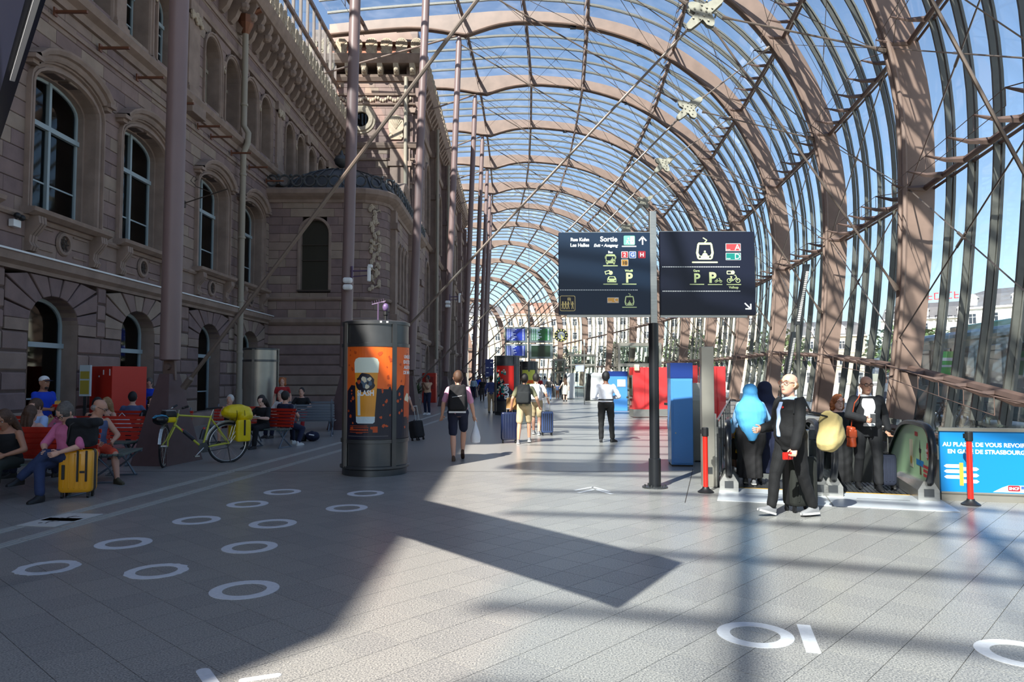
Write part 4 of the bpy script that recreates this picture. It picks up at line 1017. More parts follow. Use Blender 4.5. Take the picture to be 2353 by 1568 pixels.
def escalator(a0, a1, lab, ad):
    t = thing('escalator', lab, 'escalator', EO, 0, 'escalators down to the lower level')
    def Q(a, b_, z): return EA*a+EB*b_+Vector((0, 0, z))
    for s_, a in (('l', a0), ('r', a1)):
        b = MB(); RR = []
        pr = catmull(RAIL[:-1], 4)+[RAIL[-1]]
        for i, (bb_, z) in enumerate(pr):
            q = pr[min(i+1, len(pr)-1)]; p = pr[max(i-1, 0)]; tb, tz = q[0]-p[0], q[1]-p[1]; l_ = math.hypot(tb, tz); nb, nz = -tz/l_, tb/l_
            RR.append([Q(a-.045, bb_-nb*.025, z-nz*.025), Q(a-.045, bb_+nb*.02, z+nz*.02), Q(a-.025, bb_+nb*.035, z+nz*.035), Q(a+.025, bb_+nb*.035, z+nz*.035), Q(a+.045, bb_+nb*.02, z+nz*.02), Q(a+.045, bb_-nb*.025, z-nz*.025)])
        b.rings(RR); b.obj('handrail', BLACKG, t, smooth=True)
        b = MB(); V = [Q(a, bb_, z) for bb_, z in [(x, y-.03) for x, y in pr if True]]
        P2 = [(x+(.03 if x < 0 else 0), y-.03) for x, y in pr]+[(9.6, -4.7), (1.25, .02), (.2, .16)]
        tri = tessellate_polygon([[Vector((x, y, 0)) for x, y in P2]])
        for sg in (-.006, .006): b.add([Q(a+sg, x, y) for x, y in P2], [tuple(q) for q in tri])
        b.obj('side_panel' if (ad and s_ == 'r') else 'balustrade_glass', mat('ad_green', (186, 224, 176), .3) if (ad and s_ == 'r') else BAL, t)
        b = MB(); b.rings([[Q(a-.13, -.36, 0), Q(a+.13, -.36, 0), Q(a+.13, -.36, .14), Q(a+.06, -.36, .26), Q(a-.06, -.36, .26), Q(a-.13, -.36, .14)], [Q(a-.13, 1.25, 0-.02), Q(a+.13, 1.25, -.02), Q(a+.13, 1.25, .14), Q(a+.06, 1.25, .2), Q(a-.06, 1.25, .2), Q(a-.13, 1.25, .14)],
                           [Q(a-.13, 9.6, -5.1), Q(a+.13, 9.6, -5.1), Q(a+.13, 9.6, -4.74), Q(a+.06, 9.6, -4.66), Q(a-.06, 9.6, -4.66), Q(a-.13, 9.6, -4.74)]])
        b.obj('skirt_casing', CHROME, t)
        b = MB(); b.box((0, 0, .11), (.12, .02, .1)); o = b.obj('inlet_cap', DKST, t); o.location = Q(a, -.37, 0); o.rotation_euler = (0, 0, math.atan2(EA.y, EA.x))
    for i in range(16):
        bb_ = .12+.4*i; z = slope(bb_+.2)-.01; b = MB()
        for q in range(2): pass
        V = [Q(a0+.14, bb_, z-.22), Q(a1-.14, bb_, z-.22), Q(a1-.14, bb_+.39, z-.22), Q(a0+.14, bb_+.39, z-.22)]
        b.rings([V, [p+Vector((0, 0, .22)) for p in V]])
        n = 14
        for q in range(n):
            u = a0+.16+(a1-a0-.32)*q/n; w_ = (a1-a0-.32)/n*.5; V = [Q(u, bb_, z), Q(u+w_, bb_, z), Q(u+w_, bb_+.38, z), Q(u, bb_+.38, z)]; b.rings([V, [p+Vector((0, 0, .012)) for p in V]])
        b.obj('step', STEP, t)
    b = MB(); V = [Q(a0+.14, .05, -.02), Q(a1-.14, .05, -.02), Q(a1-.14, .12, -.02), Q(a0+.14, .12, -.02)]; b.rings([V, [p+Vector((0, 0, .028)) for p in V]]); b.obj('comb', GOLD, t)
    return t
e1 = escalator(.12, 1.32, 'left escalator going down behind the man in the black suit', False)
e2 = escalator(1.5, 2.68, 'second escalator, with the illustrated green panel on its outer side', True)
for i, (a0, a1) in enumerate(((-.02, 1.4), (1.42, 2.85))):
    t = thing('landing_plate', ('left' if i == 0 else 'right')+' bright metal landing plate at the head of the escalators', 'floor plate', EO, 0, 'escalator landing plates')
    b = MB(); V = [EA*a0+EB*-1.15, EA*a1+EB*-1.15, EA*a1+EB*.06, EA*a0+EB*.06]; b.rings([[p+Vector((0, 0, .0)) for p in V], [p+Vector((0, 0, .008)) for p in V]]); b.obj('plate', ALU, t)
    b = MB(); c_ = (a0+a1)/2; V = [EA*(c_-.35)+EB*-.45, EA*(c_+.3)+EB*-.45, EA*(c_+.3)+EB*-.435, EA*(c_-.35)+EB*-.435]; b.rings([[p+Vector((0, 0, .008)) for p in V], [p+Vector((0, 0, .01)) for p in V]]); b.obj('plate_slot', BLACK, t)
# drawing on flat boards -------------------------------------------------
class Board:
    """draws thin shapes on a plane: o = lower-left origin, ux = horizontal axis, scale metres per drawing unit"""
    def __init__(s, o, ux, n, parent, X0, Y0, sc): s.o = Vector(o); s.u = Vector(ux).normalized(); s.n = Vector(n).normalized(); s.par = parent; s.X0 = X0; s.Y0 = Y0; s.sc = sc; s.lv = 0.001
    def P(s, x, y, d=0): return s.o+s.u*((x-s.X0)*s.sc)+Vector((0, 0, (s.Y0-y)*s.sc))+s.n*d
    def poly(s, b, pts, lv=1, mi=0):
        b.prism([((x-s.X0)*s.sc, (s.Y0-y)*s.sc) for x, y in pts], s.o+s.n*(.0008*(lv-1)+.0002), s.u, (0, 0, 1), s.n*.0012, mi)
    def rr(s, b, x0, y0, x1, y1, r=0, lv=1, mi=0):
        if r == 0: return s.poly(b, [(x0, y1), (x1, y1), (x1, y0), (x0, y0)], lv, mi)
        P = []
        for cx_, cy_, a in ((x1-r, y1-r, 90), (x1-r, y0+r, 0), (x0+r, y0+r, 270), (x0+r, y1-r, 180)):
            for q in range(5): t = R(a-q*22.5); P.append((cx_+r*math.cos(t), cy_+r*math.sin(t)))
        s.poly(b, P, lv, mi)
    def disc(s, b, x, y, r, lv=1, mi=0, n=16, ry=None): s.poly(b, [(x+r*math.cos(-2*math.pi*i/n), y+(ry or r)*math.sin(-2*math.pi*i/n)) for i in range(n)], lv, mi)
    def ringp(s, b, x, y, r, w, lv=1, mi=0, n=18):
        for i in range(n):
            a, c = 2*math.pi*i/n, 2*math.pi*(i+1)/n
            s.poly(b, [(x+(r-w)*math.cos(a), y+(r-w)*math.sin(a)), (x+r*math.cos(a), y+r*math.sin(a)), (x+r*math.cos(c), y+r*math.sin(c)), (x+(r-w)*math.cos(c), y+(r-w)*math.sin(c))], lv, mi)
    def line(s, b, x0, y0, x1, y1, w, lv=1, mi=0):
        l_ = math.hypot(x1-x0, y1-y0) or 1; nx, ny = -(y1-y0)/l_*w/2, (x1-x0)/l_*w/2
        s.poly(b, [(x0+nx, y0+ny), (x1+nx, y1+ny), (x1-nx, y1-ny), (x0-nx, y0-ny)], lv, mi)
    def txt(s, st, x, y, h, m, align='LEFT', lv=1, sx=1, bold=0, name='lettering'):
        """y = baseline, h = capital height in drawing units"""
        size = h*s.sc/.7; o = s.P(x, y, .0008*lv)
        M = Matrix(((s.u.x, 0, s.n.x, o.x), (s.u.y, 0, s.n.y, o.y), (0, 1, 0, o.z), (0, 0, 0, 1)))
        return text(st, size, s.par, M, m, name, align, .0006, sx, bold*s.sc)
LIME = mat('sign_lime', (220, 234, 168), .5); SGW = mat('sign_white', (240, 242, 240), .5); SRED = mat('sign_red', (205, 62, 66), .5); SBLU = mat('sign_blue', (66, 100, 168), .5)
SDRED = mat('sign_dark_red', (150, 26, 44), .5); SORG = mat('sign_orange', (245, 180, 84), .5); SGRN = mat('sign_green', (110, 205, 160), .5); STEAL = mat('sign_teal', (0, 122, 112), .5); SYEL = mat('sign_cream', (240, 214, 140), .5)
# ------------------------------------------------------------------ direction sign
pz = G(1505, 1121); SY = pz.y
sg = thing('direction_sign', 'tall black and silver post with two navy direction boards lettered Sortie', 'sign', (pz.x, pz.y, 0))
sc = 1/(FPX/SY)
b = MB(); b.lathe([(.19, 0), (.19, .02), (.06, .025)], n=24)
for a in range(6): b.tube([(.15*math.cos(a*1.05), .15*math.sin(a*1.05), .02), (.15*math.cos(a*1.05), .15*math.sin(a*1.05), .05)], .014, 6)
b.obj('base_plate', DKST, sg)
b = MB(); b.lathe([(.09, .02), (.09, .43), (.074, .44), (.074, 2.47)], n=24); b.obj('post', mat('post_black', (26, 28, 32), .35), sg, smooth=True)
b = MB(); b.bb(-.05, .05, -.06, .06, 2.47, 4.18); b.obj('mast', CHROME, sg, bevel=.006)
def sboard(px0, py0, px1, py1, m):
    a = AY(px0, py1, SY); c = AY(px1, py0, SY)
    b = MB(); b.bb(a.x-pz.x, c.x-pz.x, -.05, .05, a.z, c.z); o = b.obj('sign_board', m, sg, bevel=.004, seg=1)
    b = MB(); b.bb(a.x-pz.x+.12 if px0 < 1400 else a.x-pz.x, c.x-pz.x-(0 if px0 < 1400 else .12), -.03, .03, a.z-.035, a.z); b.bb(a.x-pz.x+.1 if px0 < 1400 else a.x-pz.x, c.x-pz.x-(0 if px0 < 1400 else .12), -.03, .03, c.z, c.z+.012); b.obj('board_rail', CHROME, sg)
    return o, a
ob1, a1_ = sboard(1284, 536, 1498, 724, NAVY2); ob2, a2_ = sboard(1517, 534, 1731, 725, NAVY)
Zs = 4.802; k_ = sc/Zs
B1 = Board((a1_.x-pz.x, -.05, a1_.z), (1, 0, 0), (0, -1, 0), ob1, (1284-1270)*Zs, (724-470)*Zs, k_)
B2 = Board((a2_.x-pz.x, -.05, a2_.z), (1, 0, 0), (0, -1, 0), ob2, (1517-1270)*Zs, (725-470)*Zs, k_)
B1.txt('Sortie', 716, 406, 55, SGW, 'RIGHT', bold=2); B1.txt('Exit \u2022 Ausgang', 718, 466, 32, SGW, 'RIGHT', bold=1.5)
B1.txt('Rue Kuhn', 404, 403, 36, SGW, 'RIGHT', bold=2); B1.txt('Les Halles', 404, 465, 36, SGW, 'RIGHT', bold=2)
B1.txt('Bus', 638, 538, 25, SGW, 'CENTER', bold=1.5); B1.txt('Wodli', 841, 744, 24, LIME, 'CENTER', bold=1.5)
b = MB(); B1.rr(b, 786, 342, 910, 446, 12, 1, 0); B1.rr(b, 860, 350, 904, 440, 4, 2, 1); B1.disc(b, 838, 374, 9, 2, 1)
for l_ in ((836, 385, 826, 412, 12), (836, 388, 855, 398, 6), (836, 388, 815, 402, 6), (826, 410, 846, 436, 7), (826, 410, 812, 432, 7)): B1.line(b, *l_, 2, 1)
B1.line(b, 882, 425, 882, 400, 5, 3, 0); B1.poly(b, [(873, 406), (891, 406), (882, 394)], 3, 0); b.obj('exit_pictogram', [SGRN, SGW], ob1)
def under(B, x0, x1, y, m, w=12):
    b = MB(); B.rr(b, x0, y-w/2, x1, y+w/2, w*.4); return b.obj('underline', m, B.par)
under(B1, 765, 926, 461, SGW); under(B1, 557, 719, 678, LIME, 10); under(B1, 557, 718, 882, LIME, 10); under(B1, 764, 924, 882, LIME, 10); under(B1, 764, 925, 1138, LIME, 10)
b = MB(); B1.line(b, 995, 443, 995, 360, 15); B1.line(b, 955, 400, 998, 352, 15, 2); B1.line(b, 992, 352, 1037, 400, 15, 2); b.obj('arrow', SGW, ob1)
def bus(B):
    b = MB(); B.rr(b, 586, 550, 692, 650, 16, 1, 0); B.rr(b, 577, 570, 590, 600, 4, 1, 0); B.rr(b, 688, 570, 701, 600, 4, 1, 0); B.rr(b, 594, 645, 612, 662, 3, 1, 0); B.rr(b, 668, 645, 686, 662, 3, 1, 0); B.rr(b, 596, 572, 684, 618, 5, 2, 1); B.disc(b, 598, 632, 7, 2, 1); B.disc(b, 678, 632, 7, 2, 1); B.disc(b, 660, 592, 7, 3, 0); B.poly(b, [(640, 618), (646, 602), (676, 602), (682, 618)], 3, 0); b.obj('bus_pictogram', [LIME, NAVY2], B.par)
bus(B1)
for (x0, y0, x1, y1, m, ch, fg) in ((758, 518, 834, 594, SRED, '2', SGW), (846, 518, 921, 594, SBLU, 'G', SGW), (946, 514, 1027, 594, SDRED, 'H', SGW), (756, 606, 836, 682, SORG, '10', NAVY2)):
    b = MB(); B1.rr(b, x0, y0, x1, y1, 8, 1, 0); B1.rr(b, x0+5, y0+5, x1-5, y1-5, 6, 2, 1); b.obj('line_badge', [SGW if m is not SDRED else SDRED, m], ob1); B1.txt(ch, (x0+x1)/2, y1-18, 44 if ch != '10' else 36, fg, 'CENTER', 3, bold=1.5)
b = MB(); B1.disc(b, 640, 756, 23); P = [(572, 740), (628, 724), (636, 760), (582, 778)]; B1.poly(b, P, 2, 0); B1.poly(b, [(582, 746), (620, 735), (626, 756), (588, 768)], 3, 1)
B1.poly(b, [(602, 862), (602, 822), (618, 796), (685, 796), (701, 822), (701, 862)], 1, 0); B1.poly(b, [(618, 820), (628, 802), (676, 802), (686, 820)], 2, 1); B1.disc(b, 616, 842, 7, 2, 1); B1.disc(b, 688, 842, 7, 2, 1); b.obj('car_pictogram', [LIME, NAVY2], ob1)
B1.txt('P', 842, 862, 104, LIME, 'CENTER', bold=5)
def dots(B, x0, x1, y):
    b = MB(); x = x0
    while x <= x1: B.rr(b, x, y-5, x+11, y+5, 0); x += 19.2
    b.obj('dotted_line', SGW, B.par, kind='stuff')
dots(B1, 78, 928, 947); dots(B2, 1208, 2068, 690); dots(B2, 1208, 2068, 960)
def tram(B, cx_, cy_, s_):
    b = MB(); f = lambda x, y: (cx_+x*s_, cy_+y*s_)
    B.poly(b, [f(-82, -68), f(-68, -86), f(68, -86), f(82, -68), f(98, 30), f(84, 90), f(66, 104), f(-66, 104), f(-84, 90), f(-98, 30)], 1, 0)
    B.poly(b, [f(-62, -62), f(62, -62), f(72, 30), f(56, 60), f(-56, 60), f(-72, 30)], 2, 1)
    B.disc(b, *f(0, 14), 11*s_, 3, 0); B.poly(b, [f(-32, 62), f(-26, 42), f(-14, 30), f(14, 30), f(26, 42), f(32, 62)], 3, 0)
    B.disc(b, *f(-56, 76), 11*s_, 2, 1); B.disc(b, *f(56, 76), 11*s_, 2, 1)
    B.line(b, *f(-2, -86), *f(24, -112), 11*s_, 1, 0); B.line(b, *f(24, -112), *f(-20, -140), 11*s_, 1, 0)
    b.obj('tram_pictogram', [LIME, NAVY], B.par)
tram(B2, 1680, 505, 1.0); tram(B1, 845, 1062, .56); under(B2, 1536, 1821, 639, LIME, 17); under(B2, 1508, 1668, 884, LIME, 9); under(B2, 1708, 1869, 886, LIME, 9); under(B2, 1915, 2076, 886, LIME, 9)
for B, (x0, y0, x1, y1), m, ch in ((B2, (1911, 430, 2077, 514), SRED, 'A'), (B2, (1911, 534, 2077, 614), STEAL, 'D'), (B1, (601, 1030, 726, 1090), SORG, 'C')):
    b = MB(); B.rr(b, x0, y0, x1, y1, 2, 1, 0); B.rr(b, x0+4, y0+4, x1-4, y1-4, 0, 2, 1); b.obj('tram_badge', [SGW, m], B.par)
    B.txt('tram', x0+8, y1-10, 16, SGW, 'LEFT', 3); B.txt(ch, x1-6, y1-11, (y1-y0)*.76, SGW, 'RIGHT', 3)
B2.txt('P', 1588, 862, 98, LIME, 'CENTER', bold=4); B2.txt('P', 1760, 862, 110, LIME, 'CENTER', bold=6); B2.txt('Gare', 1584, 744, 24, LIME, 'CENTER', bold=1); B2.txt('Velhop', 1993, 930, 26, LIME, 'CENTER', bold=1)
def bike(B, x0, y0, s_, lw):
    b = MB(); f = lambda x, y: (x0+x*s_, y0-y*s_)
    B.ringp(b, *f(-48, 0), 26*s_, lw); B.ringp(b, *f(48, 0), 26*s_, lw)
    for p, q in (((-48, 0), (-8, -2)), ((-8, -2), (-26, 40)), ((-8, -2), (32, 36)), ((-48, 0), (-26, 34)), ((48, 0), (22, 60)), ((22, 60), (6, 60)), ((-38, 44), (-14, 44))): B.line(b, *f(*p), *f(*q), lw)
    return b
bike(B2, 1993, 842, 1, 7).obj('bicycle_pictogram', LIME, ob2); bike(B2, 1825, 850, .55, 5).obj('bicycle_pictogram', LIME, ob2)
b = MB(); B2.disc(b, 1984, 752, 23); B2.rr(b, 1918, 732, 1974, 774, 10, 2, 0); B2.rr(b, 1927, 742, 1965, 764, 5, 3, 1); b.obj('key_pictogram', [LIME, NAVY], ob2)
b = MB(); B2.line(b, 2112, 1092, 2178, 1156, 15); B2.line(b, 2118, 1156, 2184, 1156, 15, 2); B2.line(b, 2178, 1160, 2178, 1100, 15, 3); b.obj('arrow', SGW, ob2)
b = MB(); B1.rr(b, 78, 1010, 248, 1180, 18, 1, 0); B1.rr(b, 84, 1016, 242, 1174, 14, 2, 1)
for i, x in enumerate((110, 140, 170, 217)):
    B1.disc(b, x, 1082, 9, 3, 0); B1.line(b, x, 1090, x, 1122, 15, 3); B1.line(b, x-3, 1120, x-10, 1158, 7, 3); B1.line(b, x+3, 1120, x+10, 1158, 7, 3); B1.line(b, x-6, 1094, x-17, 1116, 5, 3); B1.line(b, x+6, 1094, x+16, 1104, 5, 3)
B1.line(b, 200, 1105, 192, 1034, 5, 3); B1.rr(b, 162, 1032, 192, 1062, 0, 3); B1.line(b, 168, 1038, 186, 1056, 4, 4, 1); B1.line(b, 168, 1056, 186, 1038, 4, 4, 1); b.obj('meeting_pictogram', [SYEL, NAVY], ob1)
# near sign board overhead on the left: its bottom edge
zb = 3.4; q0, q1 = G(105, 0, zb), G(0, 322, zb); dd = (q1-q0).normalized(); pp = Vector((-dd.y, dd.x, 0))
t = thing('overhead_sign', 'large dark navy sign board with a bright metal rail, cropped in the upper corner', 'sign', q0)
b = MB(); T_ = .075; b.rings([[dd*s_+pp*p_+Vector((0, 0, z)) for s_, p_, z in ((-1.6, 0, 0), (-1.6, T_, 0), (-1.6, T_, 1.24), (-1.6, 0, 1.24))], [dd*s_+pp*p_+Vector((0, 0, z)) for s_, p_, z in ((3, 0, 0), (3, T_, 0), (3, T_, 1.24), (3, 0, 1.24))]]); b.obj('sign_board', NAVY, t)
e_ = (G(15, 172, zb)-q0).dot(dd)
b = MB(); b.rings([[dd*s_+pp*p_+Vector((0, 0, z)) for s_, p_, z in ((-1.6, .026, -.03), (-1.6, .05, -.03), (-1.6, .05, 0), (-1.6, .026, 0))], [dd*s_+pp*p_+Vector((0, 0, z)) for s_, p_, z in ((e_, .026, -.03), (e_, .05, -.03), (e_, .05, 0), (e_, .026, 0))]]); b.obj('board_rail', RAILHL, t)
b = MB(); c_ = dd*3.0+pp*.04; b.box((c_.x, c_.y, -1.0), (.1, .1, 4.8), rz=math.atan2(dd.y, dd.x)); b.obj('mast', CHROME, t)

# ------------------------------------------------------------------ round advertising pillars
def pillar(c, lab, style, ph0=-13, Rr=.575, H_=2.6):
    t = thing('advertising_pillar', lab, 'advertising pillar', c, 0, 'round advertising pillars')
    tow = Vector((-c.x, -c.y, 0)).normalized(); rt = Vector((-tow.y, tow.x, 0))
    if rt.x < 0: rt = -rt
    dk = style != 'bare'
    b = MB(); b.lathe([(.0, 0), (Rr-.02, 0), (Rr-.02, .1), (Rr+.02, .12), (Rr+.02, .16), (Rr-.01, .17)], n=48); b.obj('plinth', DKST, t, smooth=True)
    b = MB(); b.lathe([(Rr-.01, .16), (Rr-.01, H_-.04), (Rr-.05, H_)], n=48); b.obj('drum', DKST if dk else STAIN, t, smooth=True)
    b = MB(); b.lathe([(Rr+.012, H_-.05), (Rr+.012, H_), (Rr-.04, H_+.02), (0, H_+.03)], n=48); b.obj('cap', DKST, t, smooth=True)
    b = MB()
    for z in (.58, 2.2): b.lathe([(Rr-.005, z-.035), (Rr+.01, z-.03), (Rr+.01, z+.03), (Rr-.005, z+.035)], n=48)
    b.obj('frame_band', DKST, t, smooth=True)
    def W3(s_, z, e=.0):
        a = s_/Rr; return rt*(math.sin(a)*(Rr+e))+tow*(math.cos(a)*(Rr+e))+Vector((0, 0, z))
    for q in range(4):
        a = R(ph0+45+90*q)*Rr; b = MB(); b.rings([[W3(a-.04, z, 0), W3(a-.04, z, .02), W3(a+.04, z, .02), W3(a+.04, z, 0)] for z in (.14, H_-.02)]); b.obj('frame_post', STAIN if q % 2 else DKST, t)
    return t, W3
def wrapp(b, W3, pts, s0, e, mi=0, cut=.08):
    """thin curved print: polygon in (s, z)"""
    bm = bmesh.new(); vs = [bm.verts.new((x, y, 0)) for x, y in pts]; bm.faces.new(vs)
    bmesh.ops.triangulate(bm, faces=bm.faces[:])
    for _ in range(4):
        ed = [x for x in bm.edges if abs(x.verts[0].co.x-x.verts[1].co.x) > cut]
        if not ed: break
        bmesh.ops.subdivide_edges(bm, edges=ed, cuts=1); bmesh.ops.triangulate(bm, faces=bm.faces[:])
    idx = {v: i for i, v in enumerate(bm.verts)}; V = [W3(s0+v.co.x, v.co.y, e) for v in bm.verts]; F = []
    for f in bm.faces:
        q = [idx[v] for v in f.verts]
        if (V[q[1]]-V[q[0]]).cross(V[q[2]]-V[q[0]]).dot(V[q[0]]*1-Vector((0, 0, V[q[0]].z))) < 0: q.reverse()
        F.append(q)
    b.add(V, F, mi); bm.free()
def wtext(W3, s, x, z, h, m, par, align='CENTER', e=.008, rot=0, bold=0, sx=1):
    cu = bpy.data.curves.new('t', 'FONT'); cu.body = s; cu.size = h/.7; cu.align_x = align; cu.resolution_u = 2; cu.offset = bold
    o = bpy.data.objects.new('t', cu); me = evaluated_mesh(o); bpy.data.objects.remove(o)
    for v in me.vertices:
        p = Vector((v.co.x*sx, v.co.y)); 
        if rot: p = Vector((-p.y, p.x))
        v.co = W3(x+p.x, z+p.y, e)
    me.materials.clear(); me.materials.append(m)
    for p in me.polygons: p.material_index = 0
    q = bpy.data.objects.new('lettering', me); COL.objects.link(q); q.parent = par; return q
PORG = mat('poster_orange', (238, 104, 30), .4, var=.15, vscale=2); PNAV = mat('poster_navy', (20, 20, 40), .4); PFOAM = mat('beer_foam', (226, 236, 220), .5); PBEER = mat('beer_amber', (232, 158, 48), .35, var=.18, vscale=1.2); PGLS = mat('beer_glass_foot', (196, 214, 220), .3); PLEAF = mat('poster_leaf', (190, 76, 26), .5); PRED = mat('poster_red', (222, 36, 26), .45); PCRM = mat('poster_cream', (222, 214, 186), .5); PBLU = mat('emblem_blue', (74, 96, 116), .5)
c = Vector((-2.38, 12.78, 0)); t, W3 = pillar(c, 'large round advertising pillar with an orange beer poster', 'beer'); s0 = R(-13)*.575
def blob(b, W3, x, z, r, s0, e, mi, n=12, k=.3, seed=0):
    rn = random.Random(seed); wrapp(b, W3, [(x+r*(1+k*rn.uniform(-1, .6))*math.cos(2*math.pi*i/n), z+r*(1+k*rn.uniform(-1, .6))*math.sin(2*math.pi*i/n)) for i in range(n)], s0, e, mi)
po = None
for pn, sc0 in ((0, s0), (1, s0+math.pi/2*.575)):
    b = MB(); wrapp(b, W3, [(-.41, .62), (.41, .62), (.41, 2.18), (-.41, 2.18)], sc0, .002, 0)
    zig = [(-.41, .62), (.41, .62)]+[(.41-.0325*i, 1.42+.05*math.sin(i*2.1)+(-.38 if 7 < i < 18 else -.0)*(1-abs(i-12.5)/6.5 if 7 < i < 18 else 0)+.08*math.sin(i*.9)) for i in range(0, 26)]
    wrapp(b, W3, zig, sc0, .0035, 1)
    rn = random.Random(5+pn)
    for i in range(54):
        x, z = rn.uniform(-.38, .38), rn.uniform(.8, 2.14)
        if abs(x+.02) < .23 and .88 < z < 2.02 and pn == 0: continue
        blob(b, W3, x, z, rn.uniform(.018, .034), sc0, .0045, 2, 7, .5, i)
    po = b.obj('poster', [PORG, PNAV, PLEAF], t)
    if pn == 0:
        b = MB(); wrapp(b, W3, [(-.235, 1.73), (.175, 1.73), (.185, 1.9), (.16, 1.96), (.1, 1.985), (-.16, 1.985), (-.22, 1.96), (-.245, 1.9)], sc0, .005, 0)
        wrapp(b, W3, [(-.205, 1.0), (.12, 1.0), (.17, 1.73), (-.23, 1.73)], sc0, .005, 1); wrapp(b, W3, [(-.2, .91), (-.17, .885), (.09, .885), (.12, .91), (.125, 1.0), (-.205, 1.0)], sc0, .005, 2)
        wrapp(b, W3, [(-.17, 1.02), (-.12, 1.02), (-.13, 1.4), (-.18, 1.4)], sc0, .006, 2)
        b.obj('beer_glass_print', [PFOAM, PBEER, PGLS], po)
        b = MB(); blob(b, W3, -.04, 1.56, .165, sc0, .0065, 0, 26, .22, 3); blob(b, W3, -.02, 1.57, .1, sc0, .0075, 1, 14, .35, 9); blob(b, W3, -.06, 1.62, .05, sc0, .0085, 2, 9, .4, 4); blob(b, W3, .03, 1.62, .035, sc0, .0085, 2, 9, .4, 5); blob(b, W3, -.01, 1.5, .04, sc0, .0085, 2, 10, .4, 6); blob(b, W3, -.15, 1.58, .04, sc0, .0075, 3, 8, .4, 8); blob(b, W3, .0, 1.56, .03, sc0, .0095, 0, 8, .5, 7)
        b.obj('emblem_print', [PNAV, PBLU, PCRM, PLEAF], po)
        wtext(W3, 'SLASH', sc0-.035, 1.35, .088, SGW, po, bold=.004, e=.0105, sx=.82)
        b = MB()
        for z, x0, x1 in ((.84, -.33, .0), (.815, -.33, .02), (.735, -.33, .02), (.72, -.2, -.08)): wrapp(b, W3, [(x0, z), (x1, z), (x1, z+.008), (x0, z+.008)], sc0, .0055)
        for i in range(13): wrapp(b, W3, [(-.33+i*.027, .765), (-.312+i*.027, .765), (-.312+i*.027, .795), (-.33+i*.027, .795)], sc0, .0055)
        wrapp(b, W3, [(.09, .735), (.17, .735), (.17, .835), (.09, .835)], sc0, .0055); b.obj('small_print', PLEAF, po)
        b = MB()
        for i in range(34): wrapp(b, W3, [(-.36+i*.021, .668), (-.347+i*.021, .668), (-.347+i*.021, .68), (-.36+i*.021, .68)], sc0, .0055)
        b.obj('small_print', mat('grey_print', (120, 118, 120), .6), po, kind='stuff')
    else:
        for i, s_ in enumerate(('UNE BI\u00c8RE', 'EXOTIQUE', 'AUX NOTES', 'DE MANGUE')): wtext(W3, s_, sc0-.24-(.015 if i % 2 == 0 else 0)*-1, 1.98-.09*i, .055, SGW, po, 'LEFT', bold=.003)
        b = MB(); wrapp(b, W3, [(-.22, .98), (.05, .98), (.05, 1.45), (.0, 1.6), (-.0, 1.72), (-.16, 1.72), (-.17, 1.6), (-.22, 1.45)], sc0, .005, 0); blob(b, W3, -.1, 1.3, .09, sc0, .006, 1, 14, .4, 2); b.obj('bottle_print', [PLEAF, PCRM], po)
b = MB(); pp2 = [W3(.06, 2.6, .014), W3(.2, 2.6, .014), W3(.2, 2.57, .014), W3(.06, 2.57, .014)]; b.add(pp2, [(0, 1, 2, 3)]); b.obj('maker_plate', WHITE, t)
# second pillar
c = Vector((-.22, 32.6, 0)); t, W3 = pillar(c, 'distant round advertising pillar with a red poster lettered upward', 'red', -10); s0 = R(-10)*.575
b = MB(); wrapp(b, W3, [(-.41, .62), (.41, .62), (.41, 2.18), (-.41, 2.18)], s0, .002, 0); wrapp(b, W3, [(-.41, .62), (.41, .62), (.41, 1.0), (.1, 1.3), (-.3, 1.9), (-.41, 1.9)], s0, .0035, 1); po = b.obj('poster', [PRED, PNAV], t)
b = MB(); rn = random.Random(3)
for i in range(60): blob(b, W3, rn.uniform(-.38, .02), rn.uniform(.75, 2.0), rn.uniform(.03, .075), s0, .005+.0002*i, i % 3, 8, .6, i)
b.obj('dragon_like_print', [PRED, PCRM, STEAL], po); wtext(W3, 'SLASH', s0+.16, .7, .17, SGW, po, 'LEFT', rot=1, bold=.01, e=.02)
c2 = Vector((-8.3, 24.2, 0)); pillar(c2, 'bare grey steel advertising pillar near the old wall behind the benches', 'bare', 20)
c3 = Vector((1.0, 44.0, 0)); t, W3 = pillar(c3, 'far advertising pillar with a yellow poster behind the departure boards', 'yellow', 0)
b = MB(); wrapp(b, W3, [(-.41, .62), (.41, .62), (.41, 2.1), (-.41, 2.1)], 0, .002, 0); wrapp(b, W3, [(-.2, 1.3), (.3, 1.3), (.3, 1.5), (-.2, 1.5)], 0, .004, 1); b.obj('poster', [mat('poster_yellow', (224, 226, 92), .5), PORG], t)
# dome camera over the first pillar
t = thing('dome_camera', 'purple dome camera on a spiked arm just above the beer pillar', 'camera', (-2.3, 12.8, 2.63))
b = MB(); b.tube([(-.05, 0, .0), (-.05, 0, .34), (.06, 0, .34)], .014, 6); b.tube([(-.16, 0, .3), (.08, 0, .36)], .012, 6)
for i in range(6): b.tube([(-.15+i*.04, 0, .3+.01*i), (-.16+i*.04, 0, .36+.01*i)], .004, 4)
b.obj('arm', mat('purple_paint', (92, 74, 104), .5), t); b = MB(); b.sphere((.08, 0, .25), (.055, .055, .075), 14, 8); b.obj('dome', mat('purple_dome', (108, 88, 128), .3), t, smooth=True)
b = MB(); b.lathe([(.03, .02), (.03, .1), (.045, .12), (.045, .18)], (.08, 0, 0), 10); b.obj('camera_lens', BLACK, t)
